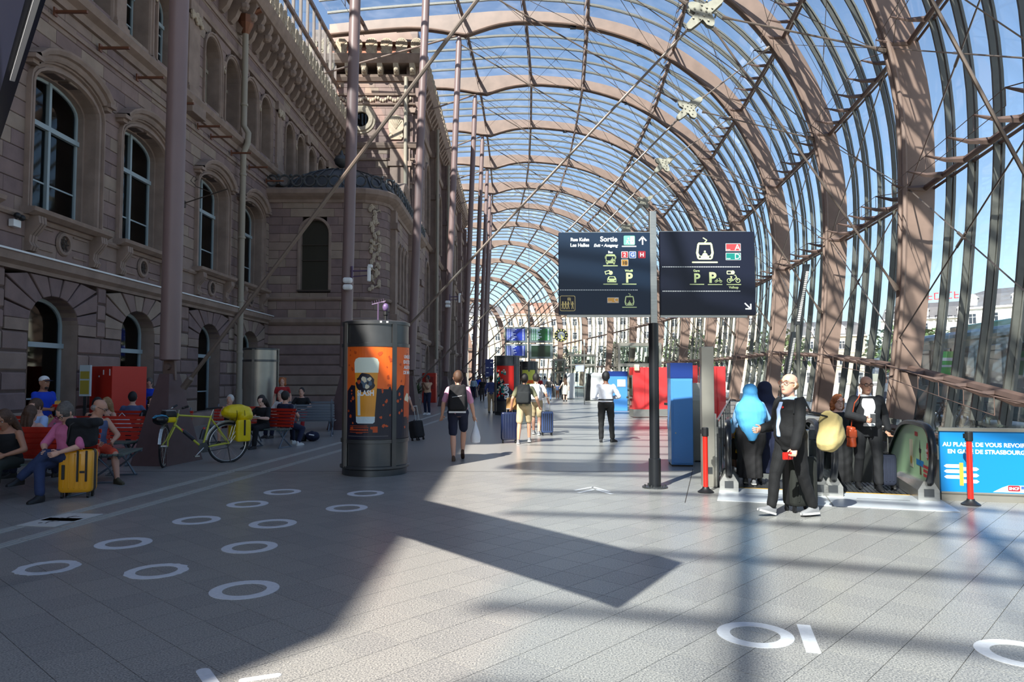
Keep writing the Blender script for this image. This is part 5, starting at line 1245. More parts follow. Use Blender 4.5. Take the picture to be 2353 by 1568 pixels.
# cameras on columns
for k, z, lab in ((2, 4.85, 'cluster of white security cameras on the second steel column'), (4, 6.1, 'single small white security camera on the fourth steel column')):
    c, l, h = station(k); t = thing('security_camera', lab, 'camera', (c.x+.12, c.y-.22, z)); 
    b = MB(); b.tube([(-.05, .1, .25), (.62, 0, .25)], .03, 6); b.tube([(-.05, .1, .05), (.62, 0, .1)], .02, 6); b.tube([(.1, .05, .02), (.1, .05, .4)], .04, 6); b.obj('bracket', mat('violet_bracket_%d' % k, (90, 70, 96), .5), t)
    for i, (x, z_) in enumerate(((0, -.08), (0, -.3))) : b = MB(); b.box((x, -.12, z_), (.3, .2, .18)); b.obj('housing', WHITE, t, bevel=.06)
    b = MB(); b.box((.66, 0, .15), (.1, .12, .5)); b.box((.7, 0, .4), (.14, .14, .1)); b.obj('housing', WHITE, t, bevel=.02)
# ------------------------------------------------------------------ bollards, steel post, cabinets
def bollard(px, py, lab, h=.93):
    p = G(px, py); t = thing('red_bollard', lab, 'post', p, 0, 'red barrier posts'); b = MB(); b.lathe([(.115, 0), (.115, .012), (.09, .03), (.05, .06), (.045, .08)], n=20); b.obj('base', BLACK, t, smooth=True)
    b = MB(); b.tube([(0, 0, .07), (0, 0, h-.08)], .036, 16); b.obj('tube', REDP, t, smooth=True)
    b = MB(); b.lathe([(.037, h-.13), (.048, h-.12), (.048, h-.01), (.04, h)], n=16); b.box((-.05, 0, h-.06), (.03, .04, .06)); b.obj('belt_head', BLACK, t)
bollard(1622, 1132, 'slim red post with a black head in front of the tall steel pillar'); bollard(2231, 1161, 'slim red post with a black head before the blue panel', .95)
p = G(1628, 1120); t = thing('steel_pillar', 'tall flat stainless steel pillar beside the left escalator', 'post', (p.x+.02, p.y+.12, 0), R(-8)); b = MB(); b.bb(-.085, .1, -.12, .12, 0, 2.12); b.obj('casing', STAIN, t, bevel=.006)
b = MB(); b.bb(.1, .13, -.1, .1, 0, 1.1); b.bb(.1, .16, -.04, .04, .8, .9); b.obj('side_channel', CHROME, t)
b = MB(); b.bb(-.06, .06, -.128, -.12, .2, .3); b.obj('inspection_flap', DKST, t)
BLUC = mat('cabinet_blue', (74, 138, 206), .35, coat=.2); BLUD = mat('cabinet_navy', (24, 52, 120), .35)
p = G(1573, 1073); t = thing('blue_cabinet', 'tall blue cabinet standing between the sign post and the steel pillar', 'machine', (p.x, p.y+.32, 0), R(-6))
b = MB(); b.bb(-.2, .2, -.3, .3, .03, 1.92); b.obj('body', BLUC, t, bevel=.008); b = MB(); b.bb(-.16, .19, -.312, -.3, .06, 1.6); b.obj('door', BLUC, t, bevel=.004); b = MB(); b.bb(-.205, .205, -.31, .305, 1.64, 1.925); b.obj('head_panel', BLUD, t, bevel=.004)
b = MB(); b.box((-.12, -.318, .62), (.02, .012, .02)); b.obj('lock', CHROME, t); b = MB(); b.bb(-.19, .19, -.28, .28, 0, .03); b.obj('foot', BLACK, t)
p2 = G(1606, 1062); t = thing('grey_cabinet', 'low grey metal cabinet squeezed between the blue cabinet and the steel pillar', 'machine', (p2.x+.02, p2.y+.25, 0)); b = MB(); b.bb(-.16, .14, -.25, .25, 0, 1.54); b.obj('body', STAIN, t, bevel=.01); b = MB(); b.bb(-.16, .14, -.255, -.25, 1.2, 1.53); b.obj('top_panel', CHROME, t)
b = MB(); b.tube([(-.1, -.3, .02), (0, -.42, .03), (.1, -.3, .05), (.12, -.27, .2)], .012, 6); b.obj('cable', BLACK, t)
REDM = mat('machine_red', (222, 58, 60), .35, coat=.3)
def redmachine(x, y, rz, lab, w=.95, d=.75, h=2.08, dev=True):
    t = thing('ticket_machine', lab, 'machine', (x, y, 0), rz, 'ticket machines beside the escalator pit')
    b = MB(); b.bb(-w/2, w/2, -d/2, d/2, .02, h); b.obj('body', REDM, t, bevel=.02)
    b = MB(); b.bb(-w/2-.005, w/2+.005, -d/2-.006, d/2+.006, .03, .34); b.obj('kick_plate', CHROME, t)
    b = MB(); b.bb(-w/2-.03, -w/2, -d*.36, d*.36, .9, 1.75); b.obj('front_frame', CHROME, t, bevel=.01); b = MB(); b.bb(-w/2-.04, -w/2-.03, -d*.28, d*.28, 1.2, 1.65); b.obj('screen', BLACKG, t)
    b = MB(); b.bb(-w/2-.16, -w/2, -d*.3, d*.3, .78, .86); b.bb(-w/2-.08, -w/2, -.1, .1, .5, .7); b.obj('ticket_tray', CHROME, t, bevel=.01)
    b = MB(); b.bb(-.006, .006, -d/2-.004, -d/2, .36, h-.02); b.obj('panel_seam', mat('dark_red', (150, 24, 30), .5), t)
    if dev: b = MB(); b.box((-w/2+.14, -d/2-.02, h-.02), (.2, .14, .26)); b.obj('beacon_box', mat('beige_box', (222, 206, 172), .5), t, bevel=.02)
    return t
redmachine(5.45, 30.6, R(4), 'long red ticket machine seen from the side, left of the sign post')
redmachine(6.5, 30.9, R(4), 'red ticket machine directly behind the sign post', .9, .75, 2.08, False)
t = redmachine(5.35, 23.0, R(8), 'red ticket machine with a dark slot right of the sign post', .75, .7, 2.03, False)
b = MB(); b.bb(-.05, .2, -.362, -.35, .95, 1.75); b.obj('dark_slot', BLACK, t); b = MB(); b.box((.0, -.37, 1.93), (.25, .12, .24)); b.obj('white_device', WHITE, t, bevel=.03)
b = MB(); b.rings([[Vector((x, -.36, z)) for x, z in ((-.45, .95), (.12, 1.08), (-.08, .8))], [Vector((x, -.5, z)) for x, z in ((-.45, .93), (.1, 1.04), (-.08, .82))]]); b.obj('sloped_shelf', REDM, t)
redmachine(6.4, 23.4, R(8), 'red ticket machine peeping out right of the blue cabinet', .6, .7, 2.0, False)
t = thing('blue_ticket_machine', 'bright blue machine with a white label behind the man in the white shirt', 'machine', (5.1, 36.5, 0)); b = MB(); b.bb(-.35, .6, -.35, .35, 0, 1.95); b.obj('body', BLUC, t, bevel=.02); b = MB(); b.bb(-.36, .61, -.36, .36, 1.72, 1.96); b.obj('head_panel', BLUD, t); b = MB(); b.bb(.1, .5, -.37, -.35, 1.2, 1.55); b.obj('white_label', WHITE, t)
for i, (x, y, lab) in enumerate(((5.95, 52.5, 'large white self-service kiosk with a black front beyond the man in the white shirt'), (4.3, 56.5, 'smaller white self-service kiosk beyond the woman in the patterned dress'), (6.9, 50.5, 'white louvred cabinet right of the white kiosk'))):
    t = thing('white_kiosk', lab, 'machine', (x, y, 0)); b = MB(); w_ = (.75, .5, .4)[i]; b.prism([(-w_+.35, .05), (w_, .05), (w_, 1.95), (-w_+.6, 2.0), (-w_+.42, 1.8)], (0, -.5, 0), (1, 0, 0), (0, 0, 1), (0, 1, 0)); b.obj('body', WHITE, t, bevel=.03)
    b = MB(); b.prism([(-w_+.0, .0), (-w_+.35, .05), (-w_+.42, 1.8), (-w_+.22, 1.95), (-w_+.1, 1.2)], (0, -.45, 0), (1, 0, 0), (0, 0, 1), (0, .9, 0)); b.obj('black_front', BLACKG, t, bevel=.02)
    if i == 2:
        b = MB()
        for q in range(9): b.bb(-.05, .4, -.52, -.5, .9+q*.11, .96+q*.11)
        b.obj('louvre', DKST, t, kind='stuff')
def lift(x0, x1, y, z0, z1, lab, d=1.6):
    t = thing('glass_lift', lab, 'lift', ((x0+x1)/2, y, 0), 0, 'glass lift heads'); w_ = (x1-x0)/2
    for sx_ in (-w_, w_):
        for sy_ in (0, d): b = MB(); b.bb(sx_-.06, sx_+.06, sy_-.06, sy_+.06, 0, z1); b.obj('post', STAIN, t)
    for z in (z0, z1): b = MB(); b.bb(-w_, w_, -.07, .07, z-.08, z+.08); b.bb(-w_, w_, d-.07, d+.07, z-.08, z+.08); b.bb(-w_-.07, -w_+.07, 0, d, z-.08, z+.08); b.bb(w_-.07, w_+.07, 0, d, z-.08, z+.08); b.obj('beam', STAIN, t)
    for q in (-w_/2, 0, w_/2): b = MB(); b.bb(q-.015, q+.015, -.02, .02, 0, z1); b.obj('glazing_bar', DKST, t)
    b = MB(); b.bb(-w_, w_, .0, .012, .1, z1); b.bb(-w_, -w_+.01, 0, d, .1, z1); b.obj('lift_glass', BAL, t)
    b = MB(); b.box((0, d*.6, z0+.1), (w_*1.2, .5, .16)); b.box((w_*.5, d*.5, z0+.3), (.2, .2, .3)); b.obj('machinery', BLACK, t)
lift(5.5, 7.6, 37.5, 2.3, 3.35, 'glazed lift head in a pale metal frame over the red machines')
lift(4.9, 6.9, 60.5, 2.7, 3.5, 'far glazed lift head holding a small lit screen', 2); b = MB(); b.box((5.6, 60.4, 2.4), (.7, .1, .5)); tag(b.obj('hung_screen', mat('pale_screen', (160, 170, 210), .3, emit=.4)), 'small bluish screen hung inside the far glazed lift frame', 'screen')
lift(3.7, 4.6, 64, 2.1, 3.2, 'farthest narrow lift frame beyond the crowd')
b = MB(); b.tube([(0, 0, 0), (0, 0, 3.75)], .03, 8); t = thing('lamp_mast', 'thin pale mast standing before the far lift frame', 'lamp', (4.45, 45, 0)); b.obj('mast', CHROME, t); b = MB(); b.box((0, 0, 3.8), (.09, .09, .38)); b.obj('lamp_head', WHITE, t)
# ------------------------------------------------------------------ departure boards and clock
DY = 43.0
t = thing('departure_boards', 'cluster of four hanging train departure screens in dark frames', 'screen', (1.0, DY, 0))
b = MB(); b.bb(-.05, .05, -.04, .1, 2.0, 6.2); b.obj('post', DKST, t); b = MB(); b.tube([(0, .1, 6.2), (0, .1, 21.6)], .012, 5); b.obj('suspension_rod', CABLE, t)
SB = mat('screen_blue', (28, 48, 140), .3, emit=.35); SG = mat('screen_green', (26, 84, 44), .3, emit=.3); SDG = mat('screen_off', (34, 52, 40), .15); SLINE = mat('screen_text', (190, 200, 230), .5, emit=.5); SFR = mat('screen_frame', (92, 102, 104), .4)
for i, (x0, x1, y0, y1, m) in enumerate(((1160, 1212, 752, 788, SB), (1217, 1270, 752, 788, SG), (1160, 1212, 791, 823, SB), (1217, 1270, 791, 825, SDG))):
    a, c = AY(x0, y1, DY), AY(x1, y0, DY); b = MB(); b.bb(a.x-1, c.x-1, -.08, .08, a.z, c.z); fr = b.obj('screen_frame', SFR, t, bevel=.01); a, c = AY(x0+4, y1-5, DY), AY(x1-6, y0+4, DY)
    b = MB(); b.bb(a.x-1, c.x-1, -.09, -.08, a.z, c.z); b.obj('display', m, fr)
    if m is not SDG:
        b = MB(); n = 8
        for q in range(n):
            z = a.z+(c.z-a.z)*(q+.5)/n
            for u0, u1 in ((.03, .1), (.14, .2), (.25, .25+.1+.25*((q*7) % 5)/5), (.86, .95)): b.bb(a.x-1+(c.x-a.x)*u0, a.x-1+(c.x-a.x)*u1, -.094, -.09, z-.018, z+.018)
        b.obj('timetable_lines', SLINE, fr, kind='stuff')
    b = MB(); b.bb(a.x-1, a.x-1+.5, -.086, -.08, c.z+.02, c.z+.06); b.obj('header_text', SGW, fr)
for x in (1159, 1271): a = AY(x, 771, DY); b = MB(); b.bb(a.x-1.05, a.x-.9, -.05, .05, a.z-.15, a.z+.18); b.obj('speaker', mat('cream_box_%d' % x, (222, 210, 170), .5), t)
a = AY(1289.5, 771, DY)
t = thing('station_clock', 'round black station clock with pale hands and yellow hour marks beside the departure boards', 'clock', (a.x, DY, a.z)); r_ = 15.2/FPX*DY
b = MB(); b.tube([(0, .1, 0), (0, -.02, 0)], r_, 32); b.obj('case', BLACK, t, smooth=True); b = MB(); b.tube([(0, -.02, 0), (0, -.03, 0)], r_*.55, 24); b.obj('dial', mat('dial_grey', (150, 155, 162), .3), t)
YEL = mat('hour_yellow', (236, 236, 130), .5, emit=.2)
for i in range(12): an = i*math.pi/6; b = MB(); b.tube([(math.sin(an)*r_*.68, -.035, math.cos(an)*r_*.68), (math.sin(an)*r_*.92, -.035, math.cos(an)*r_*.92)], .022, 4); b.obj('hour_mark', YEL, t)
for an, L in ((R(140), .5), (R(165), .78)): b = MB(); b.tube([(-math.sin(an)*r_*.1, -.05, -math.cos(an)*r_*.1), (math.sin(an)*r_*L, -.05, math.cos(an)*r_*L)], .02, 4); b.obj('clock_hand', YEL, t)
b = MB(); b.tube([(-r_*1.4, .05, .0), (-r_*.9, .05, 0)], .03, 6); b.obj('bracket_arm', DKST, t)
t = thing('small_blue_sign', 'small dark blue sign in the distance left of the red poster pillar', 'sign', (AY(1126, 850, 50).x, 50, 0)); b = MB(); b.bb(-.32, .22, -.05, .05, 1.7, 2.9); b.obj('sign_board', mat('royal_blue', (26, 44, 110), .4), t); b = MB(); b.bb(-.05, .05, -.04, .04, 0, 1.7); b.obj('post', DKST, t)
b = MB()
for x, z in ((-.25, 2.3), (.02, 2.3), (-.25, 1.95), (.02, 2.65)): b.bb(x, x+.16, -.056, -.05, z, z+.05)
b.obj('sign_marks', SGW, t, kind='stuff')
# slanting lamp masts
for i, (x, y, lab, z1) in enumerate(((7.05, 18, 'leaning lamp mast with a bright strip, nearest behind the suited man', 4.45), (8.1, 21.6, 'second leaning lamp mast, its strip above the suited man\'s head', 3.0), (8.9, 24.2, 'third leaning lamp mast, mostly hidden behind the suited man', 2.35))):
    t = thing('strip_lamp_mast', lab, 'lamp', (x, y, -5.2), 0, 'leaning strip lamps'); zt = z1+5.2
    b = MB(); b.tube([(0, 0, 0), (0, 0, zt-1.1)], .05, 8); b.obj('mast', MULL, t); b = MB(); b.rings([[Vector((p[0]-.0, p[1], zt-1.5)) for p in ((-.08, -.05), (.06, -.05), (.06, .05), (-.08, .05))], [Vector((p[0]+.26, p[1], zt)) for p in ((-.08, -.05), (.06, -.05), (.06, .05), (-.08, .05))]]); b.obj('lamp_housing', DKST, t)
    b = MB()
    for q in range(26): u = q/26; b.box((.25*u+.0, -.06, zt-1.4+1.25*u), (.06, .02, .03))
    b.obj('led_cell', mat('led_white_%d' % i, (240, 236, 226), .3, emit=.6), t, kind='stuff')
# blue panel beside the escalator
PO = EO+EA*2.86+EB*-.22; ang = math.atan2(-.3, .954)
t = thing('advertising_board', 'blue advertising panel with white farewell lettering beside the right escalator', 'panel', PO, math.atan2(EA.y, EA.x)+R(3))
b = MB(); b.bb(0, 3.2, 0, .08, .0, .1); b.obj('steel_base', STAIN, t); b = MB(); b.bb(0, 3.2, .01, .07, .1, .95); pb = b.obj('panel_board', BLUEP, t); b = MB(); b.bb(-.02, 3.2, -.01, .09, .93, .975); b.bb(0, 3.2, 0, .08, .08, .12); b.obj('panel_rail', STAIN, t)
ks = 1.0
BB = Board((0, .01, 0), (1, 0, 0), (0, -1, 0), pb, 1125, 1190, 1/640)   # drawing units = crop pixels
BB.txt('AU PLAISIR DE VOUS REVOIR', 1146, 725, 34, SGW, 'LEFT', bold=1.5, sx=1.0); BB.txt('EN GARE DE STRASBOURG', 1182, 785, 34, SGW, 'LEFT', bold=1.5, sx=1.0)
b = MB(); BB.rr(b, 1270, 865, 1300, 1060, 0, 2, 1)
for y in (895, 940, 988): BB.poly(b, [(1150, y), (1170, y+15), (1268, y+15), (1268, y-15), (1170, y-15)], 1, 0)
for y in (917, 970, 1022): BB.poly(b, [(1420, y), (1400, y-15), (1300, y-15), (1300, y+15), (1400, y+15)], 1, 0)
b.obj('signpost_print', [SGW, GOLD], pb)
b = MB(); BB.poly(b, [(1520, 1105), (2400, 1105), (2400, 1045), (1640, 1045), (1590, 1065)], 1, 0); BB.rr(b, 1730, 1050, 1826, 1076, 0, 2, 1); BB.rr(b, 1846, 1050, 1946, 1076, 0, 2, 1); BB.rr(b, 1632, 1046, 1722, 1094, 10, 2, 2); b.obj('train_print', [SGW, SBLU, SDRED], pb); BB.txt('SNCF', 1677, 1082, 22, SGW, 'CENTER', 4, bold=1)
# printed side panel of the right escalator
BG = Board(EA*(2.68-.008)+EB*-.64, -EB*-1, -EA, e2, 0, 0, 1/1000)
def gp(b_, z): return ((b_+.64)*1000, -z*1000)
b = MB()
BG.poly(b, [gp(.0, .3), gp(.1, .3), gp(.08, .6), gp(.02, .6)], 1, 0); BG.poly(b, [gp(-.02, .66), gp(.12, .66), gp(.1, .6), gp(0, .6)], 1, 1); BG.poly(b, [gp(.03, .66), gp(.09, .66), gp(.06, .78)], 1, 1)
BG.rr(b, *gp(-.14, .5), *gp(.3, .42), 0, 1, 2)
BG.rr(b, *gp(.5, .75), *gp(.72, .35), 0, 2, 3); BG.disc(b, *gp(.62, .45), 60, 3, 4)
BG.rr(b, *gp(.18, .88), *gp(.36, .82), 0, 2, 5); BG.disc(b, *gp(-.38, .66), 60, 2, 5, ry=120)
for q in range(3):
    for i in range(9): BG.rr(b, *gp(-.42+i*.035, .46-.06*q), *gp(-.396+i*.035, .42-.06*q), 0, 2, 5)
b.obj('tower_print', [mat('tower_brown', (96, 66, 40), .5), BLACK, BLUEP, PCRM, GOLD, SRED], e2)
for s_, z_ in (('appli', .66), ('CTS', .58)):
    o = EA*(2.68-.02)+EB*-.38+Vector((0, 0, z_)); u_ = -EB; M = Matrix(((u_.x, 0, -EA.x, o.x), (u_.y, 0, -EA.y, o.y), (0, 1, 0, o.z), (0, 0, 0, 1))); text(s_, .07, e2, M, SGW, 'lettering', 'CENTER', .0006)
# pit balustrade on the left side and beyond
t = thing('pit_balustrade', 'clear glass balustrade with steel posts along the left side of the escalator pit', 'railing', EO)
for i in range(8): b = MB(); p = EA*-.05+EB*(.3+1.7*i); b.box((p.x, p.y, .5), (.03, .05, 1.0), rz=-.3); b.obj('post', DKST, t)
for i in range(7): b = MB(); p = EA*-.05+EB*(1.15+1.7*i); b.box((p.x, p.y, .5), (.012, 1.6, .9), rz=-.305); b.obj('glass_panel', BAL, t)
b = MB(); b.tube([EA*-.05+EB*.3+Vector((0, 0, 1.0)), EA*-.05+EB*12.2+Vector((0, 0, 1.0))], .02, 6); b.obj('top_rail', CHROME, t)
# things by the old wall on the left
REDB = mat('red_box', (196, 40, 22), .4); REDB2 = mat('red_box_dark', (150, 26, 18), .45)
t = thing('red_vending_box', 'tall plain red box standing by the old wall behind the benches', 'machine', (-10.05, 18.7, 0), R(-32)); b = MB(); b.bb(-.5, .5, -.45, .45, .02, 1.93); b.obj('body', REDB, t, bevel=.01)
b = MB(); b.bb(.1, .14, -.456, -.45, 1.72, 1.84); b.bb(-.1, -.06, -.456, -.45, 1.66, 1.7); b.bb(.38, .42, -.456, -.45, 1.7, 1.86); b.obj('label_marks', SGW, t, kind='stuff')
t = thing('info_stand', 'slim notice stand with a yellow and grey poster left of the red box', 'sign', (-10.2, 17.7, 0), R(-8)); b = MB(); b.bb(-.2, .0, -.03, .03, 0, .55); b.obj('foot', DKST, t); b = MB(); b.bb(-.26, .02, -.03, .03, 1.2, 1.95); b.obj('poster_board', mat('grey_white', (186, 196, 200), .5), t); b = MB(); b.bb(-.24, 0, -.036, -.03, 1.62, 1.8); b.bb(-.24, 0, -.036, -.03, 1.25, 1.58); b.obj('poster_pictures', [mat('ochre_print', (170, 150, 60), .5)], t); b = MB(); b.bb(-.16, -.08, -.01, .01, .5, 1.2); b.obj('stand_post', DKST, t)
t = thing('far_red_machine', 'small red machine by the wing wall behind the man with the beige shirt', 'machine', (-5.45, 48.5, 0)); b = MB(); b.bb(-.45, .45, -.4, .4, 0, 1.95); b.obj('body', REDB, t, bevel=.02); b = MB(); b.bb(-.3, .3, -.42, -.4, .9, 1.7); b.obj('door', REDB2, t)
t = thing('potted_bush', 'dark green bush in a pot beside the far red machine', 'plant', (-4.95, 37.5, 0)); b = MB(); b.lathe([(.2, 0), (.28, .5), (.3, .5), (.3, .55), (.0, .55)], n=14); b.obj('pot', DKST, t); b = MB(); rn = random.Random(2)
for q in range(160):
    a = rn.random()*6.28; e = rn.random()*1.5; L = .5+.25*rn.random(); d_ = Vector((math.cos(a)*math.cos(e), math.sin(a)*math.cos(e), math.sin(e))); s_ = d_.cross(Vector((0, 0, 1))).normalized()*.03; o_ = Vector((0, 0, .8)); b.add([o_-s_, o_+d_*L*.6-s_*1.3, o_+d_*L, o_+d_*L*.6+s_*1.3, o_+s_], [(0, 1, 2, 3, 4)])
b.obj('leaves', LEAFM[2], t, kind='stuff')
# ------------------------------------------------------------------ people
SKIN = [mat('skin_%d' % i, c, .55) for i, c in enumerate([(214, 164, 140), (196, 146, 120), (120, 82, 64), (232, 186, 164), (168, 118, 92)])]
def cloth(n, c, **k): return MATS.get(n) or mat(n, c, .85, bump=.25, bscale=60, var=.07, vscale=9, **k)
HAIRM = {n: mat('hair_'+n, c, .6, var=.25, vscale=40, bump=.5, bscale=120) for n, c in dict(dark=(34, 27, 24), brown=(78, 54, 38), black=(18, 17, 19), grey=(150, 146, 140), white=(208, 204, 196), ginger=(176, 104, 58), blond=(150, 116, 76), grizzled=(92, 84, 78)).items()}
EYEW = mat('eye_white', (226, 222, 216), .3); EYED = mat('eye_dark', (40, 30, 26), .2); LIPM = mat('lips', (168, 92, 84), .5); SOLE = mat('sole_white', (216, 214, 208), .6)
def ik(a, b, l1, l2, pole):
    a, b, pole = Vector(a), Vector(b), Vector(pole); d = b-a; L = d.length; mx = (l1+l2)*.995
    if L > mx: b = a+d*(mx/L); d = b-a; L = mx
    x = (l1*l1-l2*l2+L*L)/(2*L); hh = math.sqrt(max(l1*l1-x*x, 1e-6)); dn = d/L; p = pole-dn*pole.dot(dn)
    if p.length < 1e-4: p = Vector((0, 1, 0))
    return a+dn*x+p.normalized()*hh, b
def voxel(b, vox, name, m, parent, smooth=4, fold=0, seed=0, extra=None):
    """merge overlapping closed pieces into one continuous skin"""
    me = bpy.data.meshes.new('tmp'); me.from_pydata(b.v, [], b.f); o = bpy.data.objects.new('tmp', me)
    r = o.modifiers.new('r', 'REMESH'); r.mode = 'VOXEL'; r.voxel_size = vox
    s = o.modifiers.new('s', 'SMOOTH'); s.factor = .5; s.iterations = smooth
    me2 = evaluated_mesh(o); bpy.data.objects.remove(o); bpy.data.meshes.remove(me)
    if fold:
        n = len(me2.vertices); co = np.empty(n*3); me2.vertices.foreach_get('co', co); co = co.reshape(-1, 3); no = np.empty(n*3); me2.vertices.foreach_get('normal', no); no = no.reshape(-1, 3)
        x, y, z = co.T; s_ = seed*1.7
        f = np.sin(z*38+6*np.sin(x*9+s_)+4*np.sin(y*11+s_))*.5+np.sin(x*31+z*22+s_)*.3+np.sin(y*27-z*17+s_*2)*.3
        co = co+no*(f*fold)[:, None]; me2.vertices.foreach_set('co', co.ravel())
    if extra:
        bm = bmesh.new(); bm.from_mesh(me2); t = bpy.data.meshes.new('t'); t.from_pydata(extra.v, [], extra.f); bm.from_mesh(t); bm.to_mesh(me2); bm.free(); bpy.data.meshes.remove(t)
    me2.materials.clear(); me2.materials.append(m)
    me2.polygons.foreach_set('use_smooth', [True]*len(me2.polygons)); me2.update()
    q = bpy.data.objects.new(name, me2); COL.objects.link(q); q.parent = parent
    return q
def limb(b, pts, rs, off=0, n=12, ends=True):
    pts = [Vector(p) for p in pts]
    b.tube(pts, [r+off for r in rs], n)
    if ends:
        for p, r in ((pts[0], rs[0]), (pts[-1], rs[-1])): b.sphere(p, r+off, n, 7)
def hand(b, w, d, side, curl=.5, s=1, spread=.0):
    """palm with five fingers; d = direction of the forearm, side = direction of the thumb"""
    d = Vector(d).normalized(); side = (Vector(side)-d*d.dot(Vector(side))).normalized(); nrm = d.cross(side); w = Vector(w)
    RR = []
    for t, wd, th in ((-.02, .024, .02), (.0, .028, .019), (.03, .037, .016), (.07, .042, .014), (.088, .04, .011)):
        c = w+d*t*s; RR.append([c+side*(wd*s*math.cos(a))+nrm*(th*s*math.sin(a)) for a in [2*math.pi*i/8 for i in range(8)]])
    b.rings(RR if d.dot(side.cross(nrm)) > 0 else [list(reversed(r)) for r in RR])
    for i, (o, L) in enumerate(((.03, .068), (.01, .077), (-.011, .071), (-.03, .056))):
        p = w+d*.08*s+side*o*s; a = curl*.6; pts = [p]; dd_ = d+side*(spread*o*8)
        for k in range(3):
            a_ = curl*(.5+.75*k); dr = (dd_.normalized()*math.cos(a_)+nrm*math.sin(a_)); pts.append(pts[-1]+dr*L*s*(.42, .32, .26)[k])
        b.tube(pts, [.0092*s, .009*s, .0082*s, .0065*s], 6)
    p = w+d*.02*s+side*.026*s; dr = (d*.6+side*.7+nrm*.35*(1+curl)).normalized(); q = p+dr*.04*s; b.tube([p, q, q+(d*.85+side*.1+nrm*.5*curl).normalized()*.032*s], [.013*s, .0105*s, .0075*s], 6)
TORSO = [(-.10, .10, .085, 0), (-.04, .150, .112, -.01), (.04, .160, .115, -.01), (.14, .142, .100, 0), (.24, .148, .108, .004), (.34, .165, .115, .002), (.40, .168, .104, -.004), (.435, .135, .09, -.008), (.462, .088, .072, -.012), (.49, .06, .06, -.012)]
PN = [0]
def person(lab, x, y, rz, h=1.75, z=0, top=None, sleeve=.5, hem=-.02, bottom='trousers', bm_=None, shoe=None, skin=0, hair='short', hm='dark', wr=(), la=None, ra=None, lf=None, rf=None, pel=.93, py=0, lean=0, side=0, headp=0, heady=0,
           vox=.02, glasses=None, jacket=None, jopen=.3, fat=1.0, curl=.5, lk=None, rk=None, le=None, re=None, neckopen=False, strap=False, skirt=.55, grp=None, belt=False, sole=False, fold=.004, twist=0, pleat=True):
    t = thing('person', lab, 'person', (x, y, z), R(rz), grp); k = h/1.75; t.scale = (k, k, k); PN[0] += 1; sd_ = PN[0]
    P0 = Vector((0, py, pel)); L, S_ = R(lean), R(side); up = Vector((math.sin(S_), math.sin(L)*math.cos(S_), math.cos(L)*math.cos(S_))); T_ = R(twist)
    rt = Vector((math.cos(T_), math.sin(T_), 0)); rt = (rt-up*rt.dot(up)).normalized(); fw = up.cross(rt)
    rt0 = Vector((1, 0, 0)); fat_ = fat
    def tor(b, off, s0, s1, fx=1, fy=1, yo=0, bulge=0):
        RR = []; tb = [q for q in TORSO if s0-1e-6 <= q[0] <= s1+1e-6]
        def at(s):
            for a, c in zip(TORSO[:-1], TORSO[1:]):
                if a[0] <= s <= c[0]: f = (s-a[0])/(c[0]-a[0]); return tuple(a[i]*(1-f)+c[i]*f for i in range(4))
            return (s,)+(TORSO[0] if s < TORSO[0][0] else TORSO[-1])[1:]
        tb = ([at(s0)] if s0 > -.1 or s0 < -.1 else [])+[q for q in tb if q[0] > s0+.01 and q[0] < s1-.01]+[at(s1)] if s0 != -.1 else tb
        for s, rx, ry, yy in tb:
            f = fat_ if s < .4 else 1+(fat_-1)*.3; bl = .03*(fat_-1)*8*math.exp(-((s-.1)/.1)**2) if fat_ > 1 else 0
            m = min(1, max(0, s/.4)); r_ = (rt0*(1-m)+rt*m).normalized(); f_ = up.cross(r_)
            c = P0+up*s+f_*(yy+yo+bl*.5); RR.append([c+r_*((rx*f*fx+off)*math.cos(a))+f_*((ry*f*fy+off+bl*.5)*math.sin(a)) for a in [2*math.pi*i/20 for i in range(20)]])
        b.rings(RR)
    sh = {}; el = {}; wrp = {}; hp = {}; kn = {}; an = {}
    for sg, key in ((-1, 'l'), (1, 'r')):
        sh[key] = P0+up*.405+rt*(.175*sg)+fw*-.005; hp[key] = P0+rt0*(.088*sg*min(fat, 1.15))+up*-.02
        tgt = (la if sg < 0 else ra) or (sg*.27, .05+py, pel-.07); pole = (le if sg < 0 else re) or (sg*.35, -1, -.2)
        el[key], wrp[key] = ik(sh[key], tgt, .28, .25, pole)
        tgt = (lf if sg < 0 else rf) or (sg*.1, 0, .085); pole = (lk if sg < 0 else rk) or (sg*.12, 1, .2)
        kn[key], an[key] = ik(hp[key], tgt[:3], .42, .41, pole)
    nb = P0+up*.47+fw*-.012; hu = (up*.55+Vector((0, 0, 1))*.45).normalized(); HP, HY = R(headp), R(heady)
    hfw = Vector((-math.sin(HY+T_), math.cos(HY+T_), 0)); hfw = (hfw*math.cos(HP)-Vector((0, 0, 1))*math.sin(HP)).normalized(); hr = hfw.cross(Vector((0, 0, 1))).normalized(); hup = hr.cross(hfw)
    hc = nb+hu*.072+hup*.085+hfw*.018
    def H(x_, y_, z_): return hc+(hr*x_+hfw*y_+hup*z_)*1.1
    body = MB(); tor(body, 0, -.1, .49)
    limb(body, [nb-up*.02, nb+hu*.06, hc-hup*.05], [.056, .052, .055])
    RR = []
    for z_, rx, ry, yo in ((-.118, .022, .024, .05), (-.104, .043, .048, .038), (-.075, .056, .066, .022), (-.03, .066, .082, .01), (.01, .072, .092, 0), (.05, .0745, .096, -.005), (.085, .065, .084, -.008), (.11, .04, .052, -.008), (.12, .012, .015, -.008)):
        RR.append([H(rx*math.cos(a), yo+ry*math.sin(a), z_) for a in [2*math.pi*i/16 for i in range(16)]])
    body.rings(RR)
